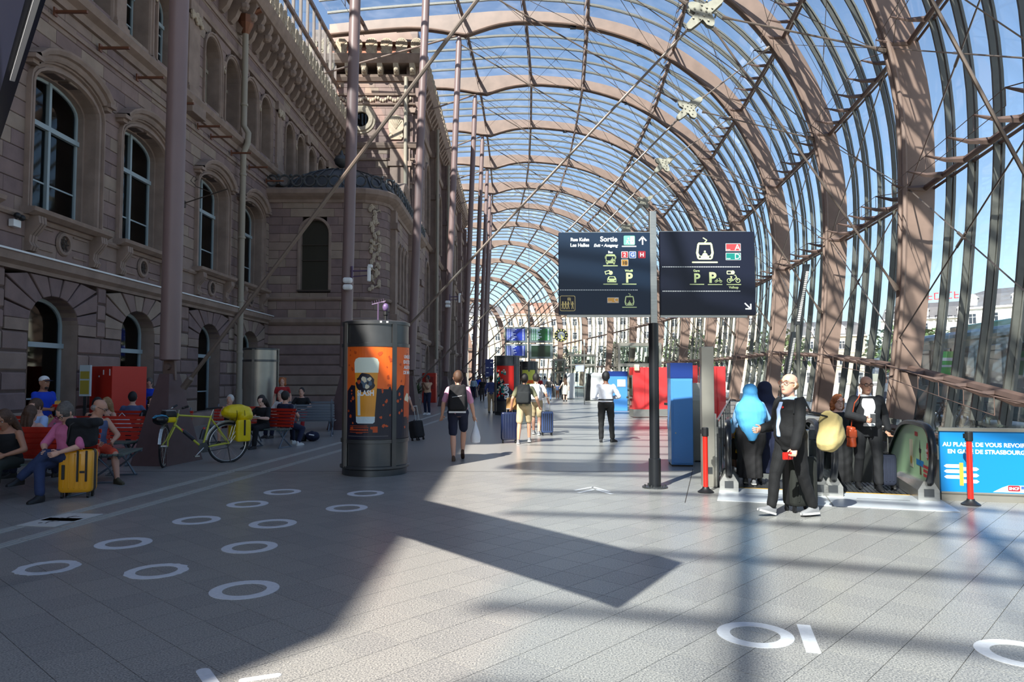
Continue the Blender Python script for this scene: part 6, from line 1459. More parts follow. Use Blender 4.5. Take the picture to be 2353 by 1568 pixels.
    body.tube([H(0, .084, .02), H(0, .108, -.02), H(0, .09, -.034)], [.009, .014, .012], 6); body.sphere(H(0, .082, -.095), .016, 8, 5)
    for sg in (-1, 1): body.tube([H(sg*.07, -.005, .02), H(sg*.081, -.012, .005), H(sg*.07, -.002, -.035)], [(.012, .02), (.012, .02), .01], 6); body.tube([H(sg*.01, .09, .032), H(sg*.05, .076, .032)], [.008, .007], 5)
    ex = MB()
    for key in ('l', 'r'):
        sg = -1 if key == 'l' else 1
        limb(body, [sh[key], el[key]], [.052, .041]); m_ = (el[key]*.7+wrp[key]*.3); limb(body, [el[key], m_, wrp[key]], [.041, .042, .026])
        d_ = (wrp[key]-el[key]).normalized(); th = Vector((-sg*.8, .6, 0)) if abs(d_.z) > .6 else Vector((-sg*.3, 0, 1)); hand(ex, wrp[key], d_, th, curl if sg > 0 else -curl)
        limb(body, [hp[key], (hp[key]+kn[key])/2, kn[key]], [.086*min(fat, 1.2), .075, .055]); limb(body, [kn[key], kn[key]*.65+an[key]*.35, an[key]], [.054, .056, .036])
    voxel(body, vox, 'body', SKIN[skin], t, 2, extra=ex)
    # shoes
    for key in ('l', 'r'):
        f_ = (lf if key == 'l' else rf); fy = R(f_[3]) if f_ and len(f_) > 3 else 0; fp = R(f_[4]) if f_ and len(f_) > 4 else 0; a = an[key]
        def F(x_, y_, z_):
            y2, z2 = y_*math.cos(fp)-(z_)*math.sin(fp), y_*math.sin(fp)+z_*math.cos(fp); return a+Vector((x_*math.cos(fy)-y2*math.sin(fy), x_*math.sin(fy)+y2*math.cos(fy), z2))
        b = MB(); RR = []
        for y_, w_, zt in ((-.065, .02, -.03), (-.055, .034, .01), (-.02, .038, .035), (.03, .038, .02), (.09, .044, -.022), (.15, .042, -.038), (.185, .022, -.055)):
            RR.append([F(w_*math.cos(q)*(1 if math.sin(q) < 0 else .9), y_, (-.083 if math.sin(q) < -.2 else (-.083+zt)/2+(zt+.083)/2*math.sin(q))) for q in [2*math.pi*i/10 for i in range(10)]])
        b.rings([list(reversed(r)) for r in RR]); so_ = b.obj('shoe', shoe or BLACK, t, smooth=True)
        if sole: b = MB(); b.prism([(.036, -.06), (.046, .08), (.04, .16), (0, .192), (-.04, .16), (-.046, .08), (-.036, -.06), (0, -.075)], F(0, 0, -.085), F(1, 0, 0)-F(0, 0, 0), F(0, 1, 0)-F(0, 0, 0), (F(0, 0, 1)-F(0, 0, 0))*.022); b.obj('sole', SOLE, so_)
    # clothes
    if bm_:
        b = MB()
        if bottom in ('trousers', 'shorts'):
            tor(b, .010, -.10, .10)
            for key in ('l', 'r'):
                limb(b, [hp[key], (hp[key]+kn[key])/2, kn[key] if bottom == 'trousers' else hp[key]*.12+kn[key]*.88], [.092*min(fat, 1.2), .082, .066 if bottom == 'trousers' else .076], .008)
                if bottom == 'trousers': limb(b, [kn[key], kn[key]*.5+an[key]*.5, an[key]+(kn[key]-an[key]).normalized()*.03], [.064, .058, .052], .006)
        else:
            km = (kn['l']+kn['r'])/2; am = (an['l']+an['r'])/2; e = kn; lo = km if skirt < .5 else km.lerp(am, (skirt-.5)*2); RR = []
            tor(b, .012, -.06, .10)
            for c, rx, ry in ((P0+up*.05, .165*fat, .13*fat), (P0+up*-.08, .19*fat, .15*fat), ((P0+km)/2, .2*fat, .18), (lo if skirt < .5 else km, .2, .19), (lo, .22, .21)): RR.append([c+Vector(((rx+(.012*math.sin(i*2.4) if pleat else 0))*math.cos(2*math.pi*i/24), (ry+(.012*math.sin(i*2.4) if pleat else 0))*math.sin(2*math.pi*i/24), 0)) for i in range(24)])
            if (RR[-1][0]-RR[-2][0]).length < .02: RR.pop()
            b.rings([list(reversed(r)) for r in RR] if RR[1][0].z < RR[0][0].z else RR)
        voxel(b, vox, {'trousers': 'trousers', 'shorts': 'shorts'}.get(bottom, 'skirt'), bm_, t, 2, fold, sd_)
    def upper(m, off, sl, hem_, nm, nf=.006):
        b = MB(); tor(b, off, hem_, .46 if not strap else .42)
        if sl > 0:
            for key in ('l', 'r'):
                e_ = sh[key].lerp(el[key], min(sl, 1)*1.0) if sl <= 1 else el[key]
                limb(b, [sh[key], e_], [.056, .05 if sl < 1 else .046], off*.8)
                if sl > 1: w_ = el[key].lerp(wrp[key], min(sl-1, .98)); limb(b, [el[key], w_], [.046, .036], off*.8)
        voxel(b, vox, nm, m, t, 2, nf, sd_+5)
    if top: upper(top, .011, sleeve, hem, 'shirt', fold)
    if jacket:
        upper(jacket, .026, 1.95, -.14 if bottom else -.1, 'jacket', fold*1.2)
        b = MB(); tor(b, .0, .02, .43, jopen, 1.0, .042); voxel(b, vox, 'shirt_front', top or WHITE, t, 2, .002, sd_)
        b = MB(); tor(b, .006, .445, .49, 1.0, 1.0); voxel(b, max(vox*.7, .008), 'collar', top or WHITE, t, 2)
    if belt: b = MB(); tor(b, .021, .075, .11); b.obj('belt', BLACK, t)
    # hair and face
    hb = MB()
    if hair != 'bald' and hair not in ('hijab', 'cap'):
        if hair != 'fringe': hb.sphere(H(0, -.02, .03), (.096, .117, .125), 16, 10)
        if hair == 'fringe': hb.sphere(H(0, -.03, -.005), (.092, .094, .062), 14, 8)
        if hair in ('bob', 'curly', 'long'): hb.sphere(H(0, -.035, -.01), (.108 if hair != 'curly' else .12, .085, .12), 14, 9)
        if hair == 'long':
            for sx_ in (-.055, 0, .055): limb(hb, [H(sx_, -.06, .0), H(sx_*1.1, -.085, -.14), H(sx_*1.2, -.09, -.30), H(sx_, -.075, -.42)], [.05, .05, .042, .02])
        if hair == 'bun': hb.sphere(H(0, -.11, .07), .045, 10, 7)
        if hair == 'curly':
            rn = random.Random(sd_)
            for q in range(30): a = rn.uniform(.5, 5.8); hb.sphere(H(.095*math.sin(a), -.02-.07*abs(math.cos(a)), rn.uniform(-.13, .12)), .034, 8, 5)
        hb2 = voxel(hb, max(vox*.8, .009), 'hair', HAIRM[hm], t, 2, .004 if hair != 'short' else .0025, sd_)
        for i in range(3):
            pass
    if vox < .019:
        for sg in (-1, 1):
            b = MB(); b.sphere(H(sg*.031, .078, .014), (.013, .011, .008), 10, 6); b.obj('eye', EYEW, t, smooth=True)
            b = MB(); b.sphere(H(sg*.031, .0885, .014), (.005, .004, .005), 8, 5); b.obj('iris', EYED, t)
            b = MB(); b.tube([H(sg*.016, .094, .033), H(sg*.034, .09, .038), H(sg*.05, .078, .033)], [.003, .004, .002], 5); b.obj('eyebrow', HAIRM[hm], t)
        b = MB(); b.tube([H(-.024, .079, -.066), H(-.008, .088, -.062), H(.008, .088, -.062), H(.024, .079, -.066)], [.003, .006, .006, .003], 6); b.obj('mouth', LIPM, t, smooth=True)
    elif heady or 90 < (rz % 360) < 270:
        b = MB()
        for sg in (-1, 1): b.sphere(H(sg*.031, .082, .014), (.013, .01, .008), 6, 4)
        b.tube([H(-.022, .082, -.064), H(.022, .082, -.064)], .005, 4); b.obj('face_features', EYED, t)
    if glasses:
        b = MB()
        for sg in (-1, 1): b.tube([H(sg*.033+.024*math.cos(q), .1+.002*abs(math.cos(q)), .012+.019*math.sin(q)) for q in [2*math.pi*i/12 for i in range(13)]], .0032 if vox < .019 else .005, 5); b.tube([H(sg*.056, .1, .018), H(sg*.078, 0, .02)], .003, 4)
        b.tube([H(-.01, .104, .016), H(.01, .104, .016)], .003, 4); b.obj('glasses', glasses, t)
    t['k'] = 1
    del t['k']
    return dict(t=t, k=k, H=H, sh=sh, el=el, wr=wrp, P0=P0, up=up, fw=fw, rt=rt, an=an, kn=kn, rz=R(rz), loc=Vector((x, y, z)))
def world(p, v): return p['loc']+Matrix.Rotation(p['rz'], 3, 'Z') @ (Vector(v)*p['k'])
def hijab(p, m, low=.5, vox=.012):
    H = p['H']; b = MB(); b.sphere(H(0, -.014, .01), (.125, .14, .14), 16, 10); n = p['P0']+p['up']*.43; q = p['P0']+p['up']*(.43-low)
    RR = []
    for c, rx, ry, yo in ((n+Vector((0, 0, .11)), .13, .13, -.01), (n+Vector((0, 0, .07)), .15, .14, -.015), (n+Vector((0, 0, -.0)), .22, .165, -.02), (n+Vector((0, 0, -.12)), .262, .19, -.03), (n+Vector((0, 0, -.24)), .25, .19, -.04), (n.lerp(q, .72), .17, .165, -.07), (q, .05, .06, -.17)):
        RR.append([c+Vector((rx*math.cos(a), yo+ry*math.sin(a), 0)) for a in [2*math.pi*i/20 for i in range(20)]])
    b.rings([list(reversed(r)) for r in RR]); limb(b, [H(0, -.02, .0), n+Vector((0, 0, .02))], [.115, .15]); voxel(b, vox, 'headscarf', m, p['t'], 4, .005, 3)
def cap(p, m, m2):
    H = p['H']; b = MB(); b.sphere(H(0, -.012, .055), (.086, .104, .08), 14, 9); b.obj('cap', m, p['t'], smooth=True); b = MB()
    b.rings([[H(x_*w_, y_, z_) for x_, z_ in ((-1, .05), (0, .066), (1, .05), (0, .05))] for y_, w_ in ((.06, .08), (.12, .075), (.165, .045))]); b.obj('cap_peak', m2, p['t'])
# ------------------------------------------------------------------ luggage
def rbox(b, c, d, r=.04, n=4, taper=1.0):
    """rounded box by stacked rounded rectangles"""
    x, y, z = d[0]/2, d[1]/2, d[2]/2; RR = []
    for zz, s in ((-z, .86), (-z+r*.3, .95), (-z+r, 1), (z-r, taper), (z-r*.3, taper*.95), (z, taper*.84)):
        L = []
        for cx_, cy_, a0 in ((x-r, y-r, 0), (-x+r, y-r, 90), (-x+r, -y+r, 180), (x-r, -y+r, 270)):
            for q in range(n+1): a = R(a0+90*q/n); L.append(Vector((c[0]+(cx_+r*math.cos(a))*s, c[1]+(cy_+r*math.sin(a))*s, c[2]+zz)))
        RR.append(L)
    b.rings(RR)
def suitcase(lab, x, y, rz, w, d, h, m, trim=None, handle=.4, htilt=0, hard=True, tilt=0, z=0, grp=None, wheels=True):
    t = thing('suitcase', lab, 'suitcase', (x, y, z), R(rz), grp); t.rotation_euler.x = R(tilt)
    b = MB(); rbox(b, (0, 0, h/2+.05), (w, d, h-.06), .05); b.obj('shell', m, t, smooth=True)
    for i in range(5 if hard else 2):
        b = MB(); xx = w*(-.32+.16*i) if hard else w*(-.3+.6*i); rbox(b, (xx, 0, h/2+.05), (.022, d+.016, h-.16), .01, 2); b.obj('rib', m if not trim else trim, t, smooth=True)
    b = MB(); rbox(b, (0, 0, h/2+.05), (w+.004, .014, h-.05), .05); b.obj('zip_seam', BLACK, t)
    if wheels:
        for sx_ in (-1, 1):
            for sy_ in (-1, 1): b = MB(); b.tube([(sx_*w*.38-.014, sy_*d*.3, .03), (sx_*w*.38+.014, sy_*d*.3, .03)], .03, 10); b.box((sx_*w*.38, sy_*d*.3, .06), (.035, .035, .05)); b.obj('wheel', BLACK, t)
    b = MB(); b.tube([(-.06, 0, h+.02), (-.06, 0, h+.045), (.06, 0, h+.045), (.06, 0, h+.02)], .01, 6); b.obj('carry_handle', BLACK, t)
    if handle: b = MB(); b.tube([(-.07, -d*.3, h), (-.07, -d*.3, h+handle)], .009, 6); b.tube([(.07, -d*.3, h), (.07, -d*.3, h+handle)], .009, 6); b.tube([(-.08, -d*.3, h+handle), (.08, -d*.3, h+handle)], .015, 6); b.obj('pull_handle', CHROME, t)
    return t
def backpack(p, lab, m, s=1, trim=None, stripe=None):
    o = p['P0']+p['up']*.26-p['fw']*(.205); w = world(p, o); t = thing('backpack', lab, 'backpack', w, p['rz']); k = p['k']*s
    b = MB(); rbox(b, (0, 0, 0), (.36*k, .19*k, .46*k), .08*k, 4, .86); voxel(b, .014, 'pack', m, t, 3, .004, 2)
    b = MB(); rbox(b, (0, -.1*k, -.07*k), (.29*k, .09*k, .26*k), .04*k); b.obj('front_pocket', m, t, smooth=True)
    for sg in (-1, 1):
        b = MB(); S_ = [(.08*sg, .07*k, .19*k), (.1*sg, .17*k, .235*k), (.115*sg, .3*k, .17*k), (.13*sg, .325*k, .05*k), (.14*sg, .25*k, -.08*k), (.13*sg, .08*k, -.14*k)]; b.tube([Vector(q) for q in S_], [(.024, .008)]*6, 6, up=(0, 0, 1)); b.obj('strap', trim or m, t)
    b = MB(); b.tube([(-.04, .06*k, .22*k), (-.03, .05*k, .27*k), (.03, .05*k, .27*k), (.04, .06*k, .22*k)], .009, 6); b.obj('grab_loop', trim or m, t)
    if stripe: b = MB(); b.box((0, -.09*k, -.245*k), (.3*k, .04, .035)); b.obj('hip_stripe', stripe, t); b = MB(); b.tube([(-.09*k, -.15*k, .02), (.08*k, -.15*k, .045)], .005, 4); b.obj('zip', stripe, t)
    return t
# ------------------------------------------------------------------ benches
BRED = mat('bench_red', (190, 44, 26), .45, var=.08); BGREY = mat('bench_grey', (104, 112, 122), .45, .3)
BGREEN = mat('bench_green_grey', (92, 108, 100), .5)
def bench(x, y, rz, L, lab, bm=BRED, sm=BGREEN, arms=True):
    """seat faces local +y; backrest at -y"""
    t = thing('slatted_bench', lab, 'bench', (x, y, 0), R(rz), 'waiting benches')
    for i in range(6): b = MB(); b.bb(-L/2, L/2, -.2+i*.078, -.14+i*.078, .425, .45); b.obj('seat_slat', sm, t)
    for i in range(6): b = MB(); b.box((0, -.235-.02*i, .5+i*.075), (L, .022, .058)); b.obj('back_slat', bm, t)
    n = max(2, int(L/1.3)+1)
    for i in range(n):
        u = -L/2+.08+(L-.16)*i/(n-1)
        b = MB(); b.tube([(u, .26, .41), (u, -.2, .41), (u, -.26, .5), (u, -.38, .97)], .018, 6)
        b.tube([(u, .2, .41), (u, .03, .24), (u, .16, .02)], .02, 6); b.tube([(u, -.14, .41), (u, .03, .24), (u, -.26, .02)], .02, 6); b.tube([(u, .2, .01), (u, -.3, .01)], .016, 6)
        b.obj('bench_frame', BGREY, t)
    return t
bench(-7.15, 10.5, 172, 2.3, 'nearest red slatted bench under the man in the pink shirt')
bench(-7.75, 11.5, -8, 2.1, 'red slatted bench back to back with the nearest one')
bench(-6.45, 12.0, -78, 1.1, 'short bench under the man in red shorts beside the yellow suitcase')
bench(-8.7, 13.9, 178, 3.2, 'red slatted bench under the woman in the striped top')
bench(-8.25, 16.15, 176, 2.2, 'red bench left of the pyramid base, with the white tote on it')
bench(-7.0, 18.6, 182, 1.3, 'red slatted bench behind the bicycle, with the white-haired woman')
bench(-5.75, 17.4, 160, 1.0, 'grey-framed bench with the reading woman in black')
bench(-5.75, 20.7, 8, 1.5, 'bare grey steel bench seen from the back near the backpack on the floor', BGREY, BGREY)
bench(-6.3, 22.6, 185, 1.5, 'farthest bench by the pavilion wall under the woman in the black shirt', BGREY, BGREY)
# ------------------------------------------------------------------ seated people
C = cloth
pink = C('pink_shirt', (206, 112, 150)); jeans = C('dark_jeans', (40, 52, 86)); blk = C('black_cloth', (20, 20, 23)); lblue = C('pale_blue_shirt', (168, 190, 226)); peach = C('peach_top', (206, 160, 142)); royal = C('royal_blue_shirt', (18, 62, 190)); navyc = C('navy_cloth', (24, 30, 56))
stripe = C('striped_rose', (190, 96, 120)); redsh = C('red_shorts', (204, 74, 48)); greyb = C('slate_blue_cloth', (78, 90, 124)); white = C('white_cloth', (222, 222, 222)); offw = C('white_shirt', (212, 214, 224)); tanc = C('tan_trousers', (186, 162, 128)); beige = C('beige_shorts', (192, 172, 136)); olive = C('olive_shirt', (126, 124, 96))
magenta = C('magenta_trousers', (150, 60, 96)); redt = C('red_cloth', (170, 36, 40)); brownsh = mat('brown_shoe', (84, 58, 40), .6); greysh = mat('grey_shoe', (128, 128, 130), .6); whitesh = mat('white_shoe', (216, 216, 212), .6)
def sit(lab, x, y, rz, seat=.47, **k):
    a = dict(pel=seat+.06, lf=(-.12, .46, .085), rf=(.12, .46, .085), lean=4, vox=.016, la=(-.14, .3, seat+.16), ra=(.14, .3, seat+.16), le=(-1, -.4, -.3), re=(1, -.4, -.3)); a.update(k); return person(lab, x, y, rz, **a)
p1 = sit('man in a pink shirt and dark jeans sitting cross-legged, reading, beside the yellow suitcase', -6.15, 10.28, 168, h=1.8, top=pink, sleeve=.95, bm_=jeans, hair='short', hm='grizzled', glasses=BLACK, headp=38, heady=-6, fat=1.14, lean=8, vox=.012, rf=(-.02, .52, .09), lf=(.28, .54, .30), lk=(-.2, .6, 1), la=(-.1, .32, .62), ra=(.1, .34, .64), curl=.8, shoe=BLACK)
sit('woman with long brown hair and a black top at the left edge of the picture', -6.98, 10.25, 176, h=1.66, top=blk, sleeve=0, strap=True, bm_=C('dark_print_skirt', (40, 46, 40)), hair='long', hm='brown', headp=30, skin=4, vox=.014, lean=12)
sit('woman in a peach top seen from behind with greying brown hair', -7.75, 11.8, -10, h=1.62, top=peach, sleeve=.6, bm_=navyc, hair='long', hm='brown', fat=1.15, vox=.014, lean=2)
sit('man in a pale blue shirt looking down, seated beside the woman in the peach top', -8.1, 12.6, 150, h=1.76, top=lblue, sleeve=1.7, bm_=navyc, hair='short', hm='brown', headp=30, heady=10, vox=.014)
pc = person('standing man in a royal blue T-shirt and white cap holding a red box of fries', -8.95, 14.0, 250, h=1.74, top=royal, sleeve=.6, bm_=magenta, hair='cap', skin=4, vox=.014, la=(-.12, .3, 1.08), ra=(.1, .3, 1.06), headp=5, shoe=whitesh, curl=.9); cap(pc, white, navyc)
b = MB(); b.sphere(pc['H'](0, .05, -.075), (.05, .05, .05), 10, 7); b.obj('beard', HAIRM['dark'], pc['t'], smooth=True)
w_ = world(pc, (0, .38, 1.1)); t = thing('fries_box', 'small red box of fries in the hands of the man with the cap', 'food box', w_); b = MB(); b.rings([[Vector((a*s_, c_*s_*.6, z_)) for a, c_ in ((-1, -1), (1, -1), (1, 1), (-1, 1))] for z_, s_ in ((-.05, .05), (.05, .075))]); b.obj('carton', REDP, t)
for i in range(9): b = MB(); b.box((-.05+.0125*i, .0, .07+.01*(i % 3)), (.009, .009, .07)); b.obj('fry', mat('fries_yellow', (228, 190, 90), .6) if i == 0 else MATS['fries_yellow'], t)
sit('grey-haired woman in a striped rose top and glasses on the second bench', -8.35, 13.75, 178, h=1.62, top=stripe, sleeve=.9, bm_=navyc, hair='bob', hm='grey', glasses=REDP, fat=1.15, vox=.014)
b = MB(); pz_ = None
sit('grey bald man in red shorts, bare leg stretched out, right of the yellow suitcase', -6.68, 11.75, 236, h=1.78, top=greyb, sleeve=0, strap=True, bm_=redsh, bottom='shorts', hair='fringe', hm='grey', glasses=BLACK, skin=1, vox=.012, headp=25, heady=40, fat=1.1, lf=(-.05, .62, .085), rf=(.3, .5, .085), shoe=mat('olive_shoe', (70, 66, 48), .6))
sit('woman with thick black hair seen from behind between the striped top and the tank top', -8.12, 14.35, 10, h=1.64, top=blk, sleeve=0, strap=True, bm_=blk, hair='bob', hm='black', skin=1, seat=.52)
sit('young woman with long hair in a black tank top sitting before the red box', -8.3, 15.1, 165, h=1.68, top=blk, sleeve=0, strap=True, bm_=C('dark_skirt', (36, 36, 44)), hair='long', hm='blond', skin=0, la=(-.1, .25, .72), ra=(.12, .3, .66), lean=8)
sit('man in a slate blue shirt seen from behind before the red box', -8.75, 16.9, 20, h=1.78, top=greyb, sleeve=.8, bm_=navyc, hair='short', hm='black', skin=0, vox=.02)
person('man with a blue shirt standing by the old wall behind the pyramid base', -9.95, 20.1, 200, h=1.7, top=royal, sleeve=.6, bm_=navyc, hair='short', hm='grizzled', vox=.022, headp=25, la=(-.1, .3, 1.1), ra=(.1, .3, 1.1))
sit('young woman with dark curls in black, white sneakers, hand at her mouth', -7.78, 15.9, 196, h=1.68, top=blk, sleeve=.4, bm_=blk, hair='curly', hm='dark', skin=0, shoe=whitesh, la=(-.02, .2, 1.03), ra=(.1, .22, .68), le=(-.6, .6, -1), rf=(.02, .5, .085), lf=(-.12, .42, .25), vox=.014)
sit('white-haired woman in a black tank top behind the bicycle, hands at her chin', -7.1, 18.5, 182, h=1.64, top=blk, sleeve=0, strap=True, bm_=C('wine_shorts', (96, 28, 40)), bottom='shorts', hair='short', hm='white', skin=0, la=(-.03, .16, .96), ra=(.03, .16, .94), le=(-.8, .3, -1), re=(.8, .3, -1), vox=.016, shoe=blk)
pr_ = sit('dark-haired woman in black reading a book on the bench behind the bicycle', -5.9, 17.4, 160, h=1.68, top=blk, sleeve=.8, bm_=blk, hair='long', hm='dark', skin=3, headp=30, heady=10, la=(-.06, .3, .74), ra=(.1, .32, .72), vox=.014)
w_ = world(pr_, (.02, .36, .76)); t = thing('open_book', 'open book on the knees of the reading woman', 'book', w_, R(160)); b = MB(); b.rings([[Vector((s_*.0, -.1, 0)), Vector((s_*.14, -.1, .03)), Vector((s_*.14, .1, .03)), Vector((0, .1, 0))] for s_ in (-1, 1)]) if 0 else b.box((-.07, 0, .01), (.14, .19, .02)); b.box((.07, 0, .01), (.14, .19, .02)); b.obj('pages', mat('paper', (196, 186, 166), .8), t)
sit('man in a navy T-shirt seen from behind right of the reading woman', -5.55, 17.9, -25, h=1.78, top=navyc, sleeve=.6, bm_=navyc, hair='short', hm='dark', skin=0, vox=.018, shoe=whitesh, lf=(-.1, .42, .085), rf=(.35, .1, .085))
sit('grey-haired man in a white shirt between the reading woman and the bare bench', -6.4, 20.4, 150, h=1.74, top=white, sleeve=.7, bm_=navyc, hair='short', hm='grey', skin=0, vox=.022)
person('woman with red-brown curls and a red top by the pavilion wall', -7.4, 23.6, 190, h=1.7, top=redt, sleeve=.5, bm_=blk, hair='curly', hm='ginger', vox=.022)
sit('woman in a black T-shirt with tied hair on the farthest bench', -6.45, 22.5, 184, h=1.7, top=blk, sleeve=.6, bm_=redt, hair='bun', hm='dark', skin=0, vox=.018, seat=.55)
# ------------------------------------------------------------------ people in the hall
SX = (3.38, 8.82)
p = person('bald man in a black suit and running shoes walking left with a tan bag', SX[0], SX[1], 108, h=1.76, top=lblue, jacket=C('black_suit', (11, 11, 14)), jopen=.34, bm_=C('black_trousers', (10, 10, 13)), hair='fringe', hm='blond', skin=0, glasses=mat('tortoise', (92, 44, 30), .3), vox=.009, fold=.004,
    lf=(-.09, -.2, .085, 0), rf=(.09, .26, .105, 0, 16), pel=.925, py=.04, lean=2, la=(-.26, .2, .83), ra=(.2, .3, 1.02), headp=-8, heady=12, curl=1.1, shoe=greysh, sole=True, fat=1.18)
b = MB(); b.sphere(p['P0']+p['up']*.37+p['fw']*.15-p['rt']*.07, (.016, .01, .014), 8, 5); b.obj('lapel_badge', REDP, p['t'])
b = MB(); b.tube([p['P0']+p['up']*.44+p['fw']*.1, p['P0']+p['up']*.3+p['fw']*.155, p['P0']+p['up']*.12+p['fw']*.155], [(.014, .01), (.028, .01), (.03, .008)], 6, up=(0, 0, 1)); b.obj('necktie', navyc, p['t'])
w_ = world(p, p['wr']['l']+Vector((.01, .06, -.09))); t = thing('red_wallet', 'small red wallet in the hand of the man in the suit', 'wallet', w_, R(108)); b = MB(); b.box((0, .03, 0), (.03, .13, .085)); b.obj('cover', REDP, t, bevel=.008); b = MB(); b.box((0, .03, .0), (.034, .02, .087)); b.obj('band', mat('dark_red_band', (120, 16, 22), .5), t)
BAGM = cloth('tan_canvas', (188, 168, 112)); w_ = world(p, (-.2, -.36, 1.0)); t = thing('shoulder_bag', 'large tan canvas bag slung over the shoulder of the man in the suit', 'bag', w_, R(108+20))
OUT = [(-.036, .254), (.024, .235), (.085, .205), (.145, .036), (.19, -.07), (.08, -.17), (-.024, -.24), (-.125, -.215), (-.15, -.145), (-.073, .085)]
b = MB(); b.rings([[Vector((x_, -1.15*p_[0]*s_, p_[1]*s_-.02*(1-s_))) for p_ in OUT] for x_, s_ in ((-.13, .5), (-.1, .86), (-.03, 1), (.04, 1), (.1, .86), (.13, .5))])
voxel(b, .012, 'bag_body', BAGM, t, 3, .007, 4)
inv = (Matrix.Translation(w_) @ Matrix.Rotation(R(128), 4, 'Z')).inverted(); SW = lambda v: inv @ world(p, v)
shp = p['sh']['l']; b = MB(); b.tube([Vector((0, .06, .18)), SW(shp+Vector((-.02, -.14, -.1))), SW(shp+Vector((.0, -.05, .08))), SW(shp+Vector((.0, .06, .06))), SW(shp+Vector((-.02, .1, -.1))), SW(shp+Vector((-.05, -.08, -.28)))], .012, 6); b.obj('strap', BLACK, t)
b = MB(); b.tube([(.1, .0, .08), (.11, .05, .11)], .02, 6); b.obj('buckle', BLACK, t)
suitcase('dark grey-green trolley case pulled along behind the suited man\'s legs', 3.56, 9.12, 15, .36, .26, .66, C('dark_canvas', (30, 32, 28)), None, .34, hard=False)
TEAL = cloth('sky_blue_scarf', (84, 168, 222)); hg = G(1727, 1113)
p = person('woman in a bright blue headscarf and pale blue blouse seen from behind at the escalator', hg.x, hg.y, -12, h=1.6, top=C('pale_blue_blouse', (150, 196, 238)), sleeve=1.8, hem=-.2, bottom='skirt', skirt=.97, bm_=C('black_skirt', (24, 22, 24)), hair='hijab', skin=1, vox=.012, fat=1.32, la=(-.3, .1, .84), ra=(.3, .34, 1.02), lf=(-.08, .1, .085), rf=(.02, -.14, .085), shoe=greysh, sole=True); hijab(p, TEAL, .62)
p = person('person in a dark navy headscarf hidden behind the blue headscarf', 4.05, 11.75, -15, h=1.66, z=-.02, top=navyc, sleeve=1.8, hem=-.2, bottom='skirt', skirt=.9, bm_=navyc, hair='hijab', skin=1, vox=.018); hijab(p, navyc, .4, .018)
person('child in a yellow and green jersey half hidden behind the woman in blue', 3.72, 12.05, -8, h=1.3, z=-.05, top=C('yellow_jersey', (236, 176, 24)), sleeve=.8, hem=-.3, bottom='shorts', bm_=C('dark_brown', (44, 32, 28)), hair='short', hm='black', skin=2, vox=.014)
GW = EO+EA*1.8+EB*1.55
p = person('woman with curly ginger hair, glasses and a black dress riding up the escalator', GW.x, GW.y, 172, h=1.6, z=-.18, top=blk, sleeve=.8, bottom='skirt', skirt=.9, bm_=blk, hair='curly', hm='ginger', skin=3, vox=.011, glasses=mat('brown_frames', (120, 76, 50), .4), fat=1.1, la=(-.22, .12, .95), ra=(.26, .1, .92), heady=12)
t = thing('tote_strap', 'thin tan bag strap over the shoulder of the ginger woman', 'bag strap', world(p, (.17, .0, 1.35))); b = MB(); b.tube([(0, -.08, .02), (-.02, -.1, -.1), (-.06, -.12, -.25)], (.008), 6); b.tube([(.02, -.08, .02), (.04, -.1, -.1), (.03, -.12, -.25)], (.008), 6); b.obj('strap', BAGM, t)
BM = G(2003, 1127)
p = person('bald man in a dark jacket and white shirt stepping off the escalator with a satchel', BM.x, BM.y+.1, 168, h=1.74, top=white, jacket=C('anthracite_jacket', (17, 18, 22)), jopen=.72, bm_=C('anthracite_trousers', (18, 19, 23)), hair='bald', skin=1, glasses=BLACK, vox=.0095, belt=True, fat=1.12, lf=(-.1, .2, .085), rf=(.12, -.1, .1), pel=.92, headp=6, heady=6, la=(-.3, -.05, .88), ra=(.1, .3, 1.05), re=(1, -.2, -.6), curl=.9, shoe=BLACK)
SATM = mat('tan_leather', (168, 66, 30), .4); w_ = world(p, (.24, .1, .78)); t = thing('satchel', 'orange-brown leather satchel hanging at the side of the bald man', 'bag', w_, R(168))
b = MB(); rbox(b, (0, 0, 0), (.1, .24, .3), .04); voxel(b, .012, 'satchel_body', SATM, t, 3, .008, 6); b = MB(); b.box((0, .02, .05), (.112, .2, .12)); b.obj('flap', SATM, t, bevel=.02)
b = MB(); b.tube([(0, .0, .14), (.0, .06, .3), (-.03, .1, .5), (-.09, .1, .58), (-.12, .02, .62), (-.12, -.1, .56)], [(.018, .006)]*6, 6); b.obj('strap', SATM, t)
w_ = world(p, p['wr']['r']+Vector((-.1, .05, .02))); t = thing('phone', 'dark phone held at the belly of the bald man', 'phone', w_, R(150)); b = MB(); b.box((0, 0, 0), (.075, .012, .14)); b.obj('case', BLACKG, t, bevel=.006)
b = MB(); b.box((0, .008, 0), (.066, .002, .12)); b.obj('phone_screen', DKST, t)
sc_ = G(2043, 1129); suitcase('dark navy ribbed suitcase with a pale raised handle beside the bald man', sc_.x, sc_.y+.12, 165, .3, .24, .5, C('navy_shell', (36, 42, 60)), None, .42)
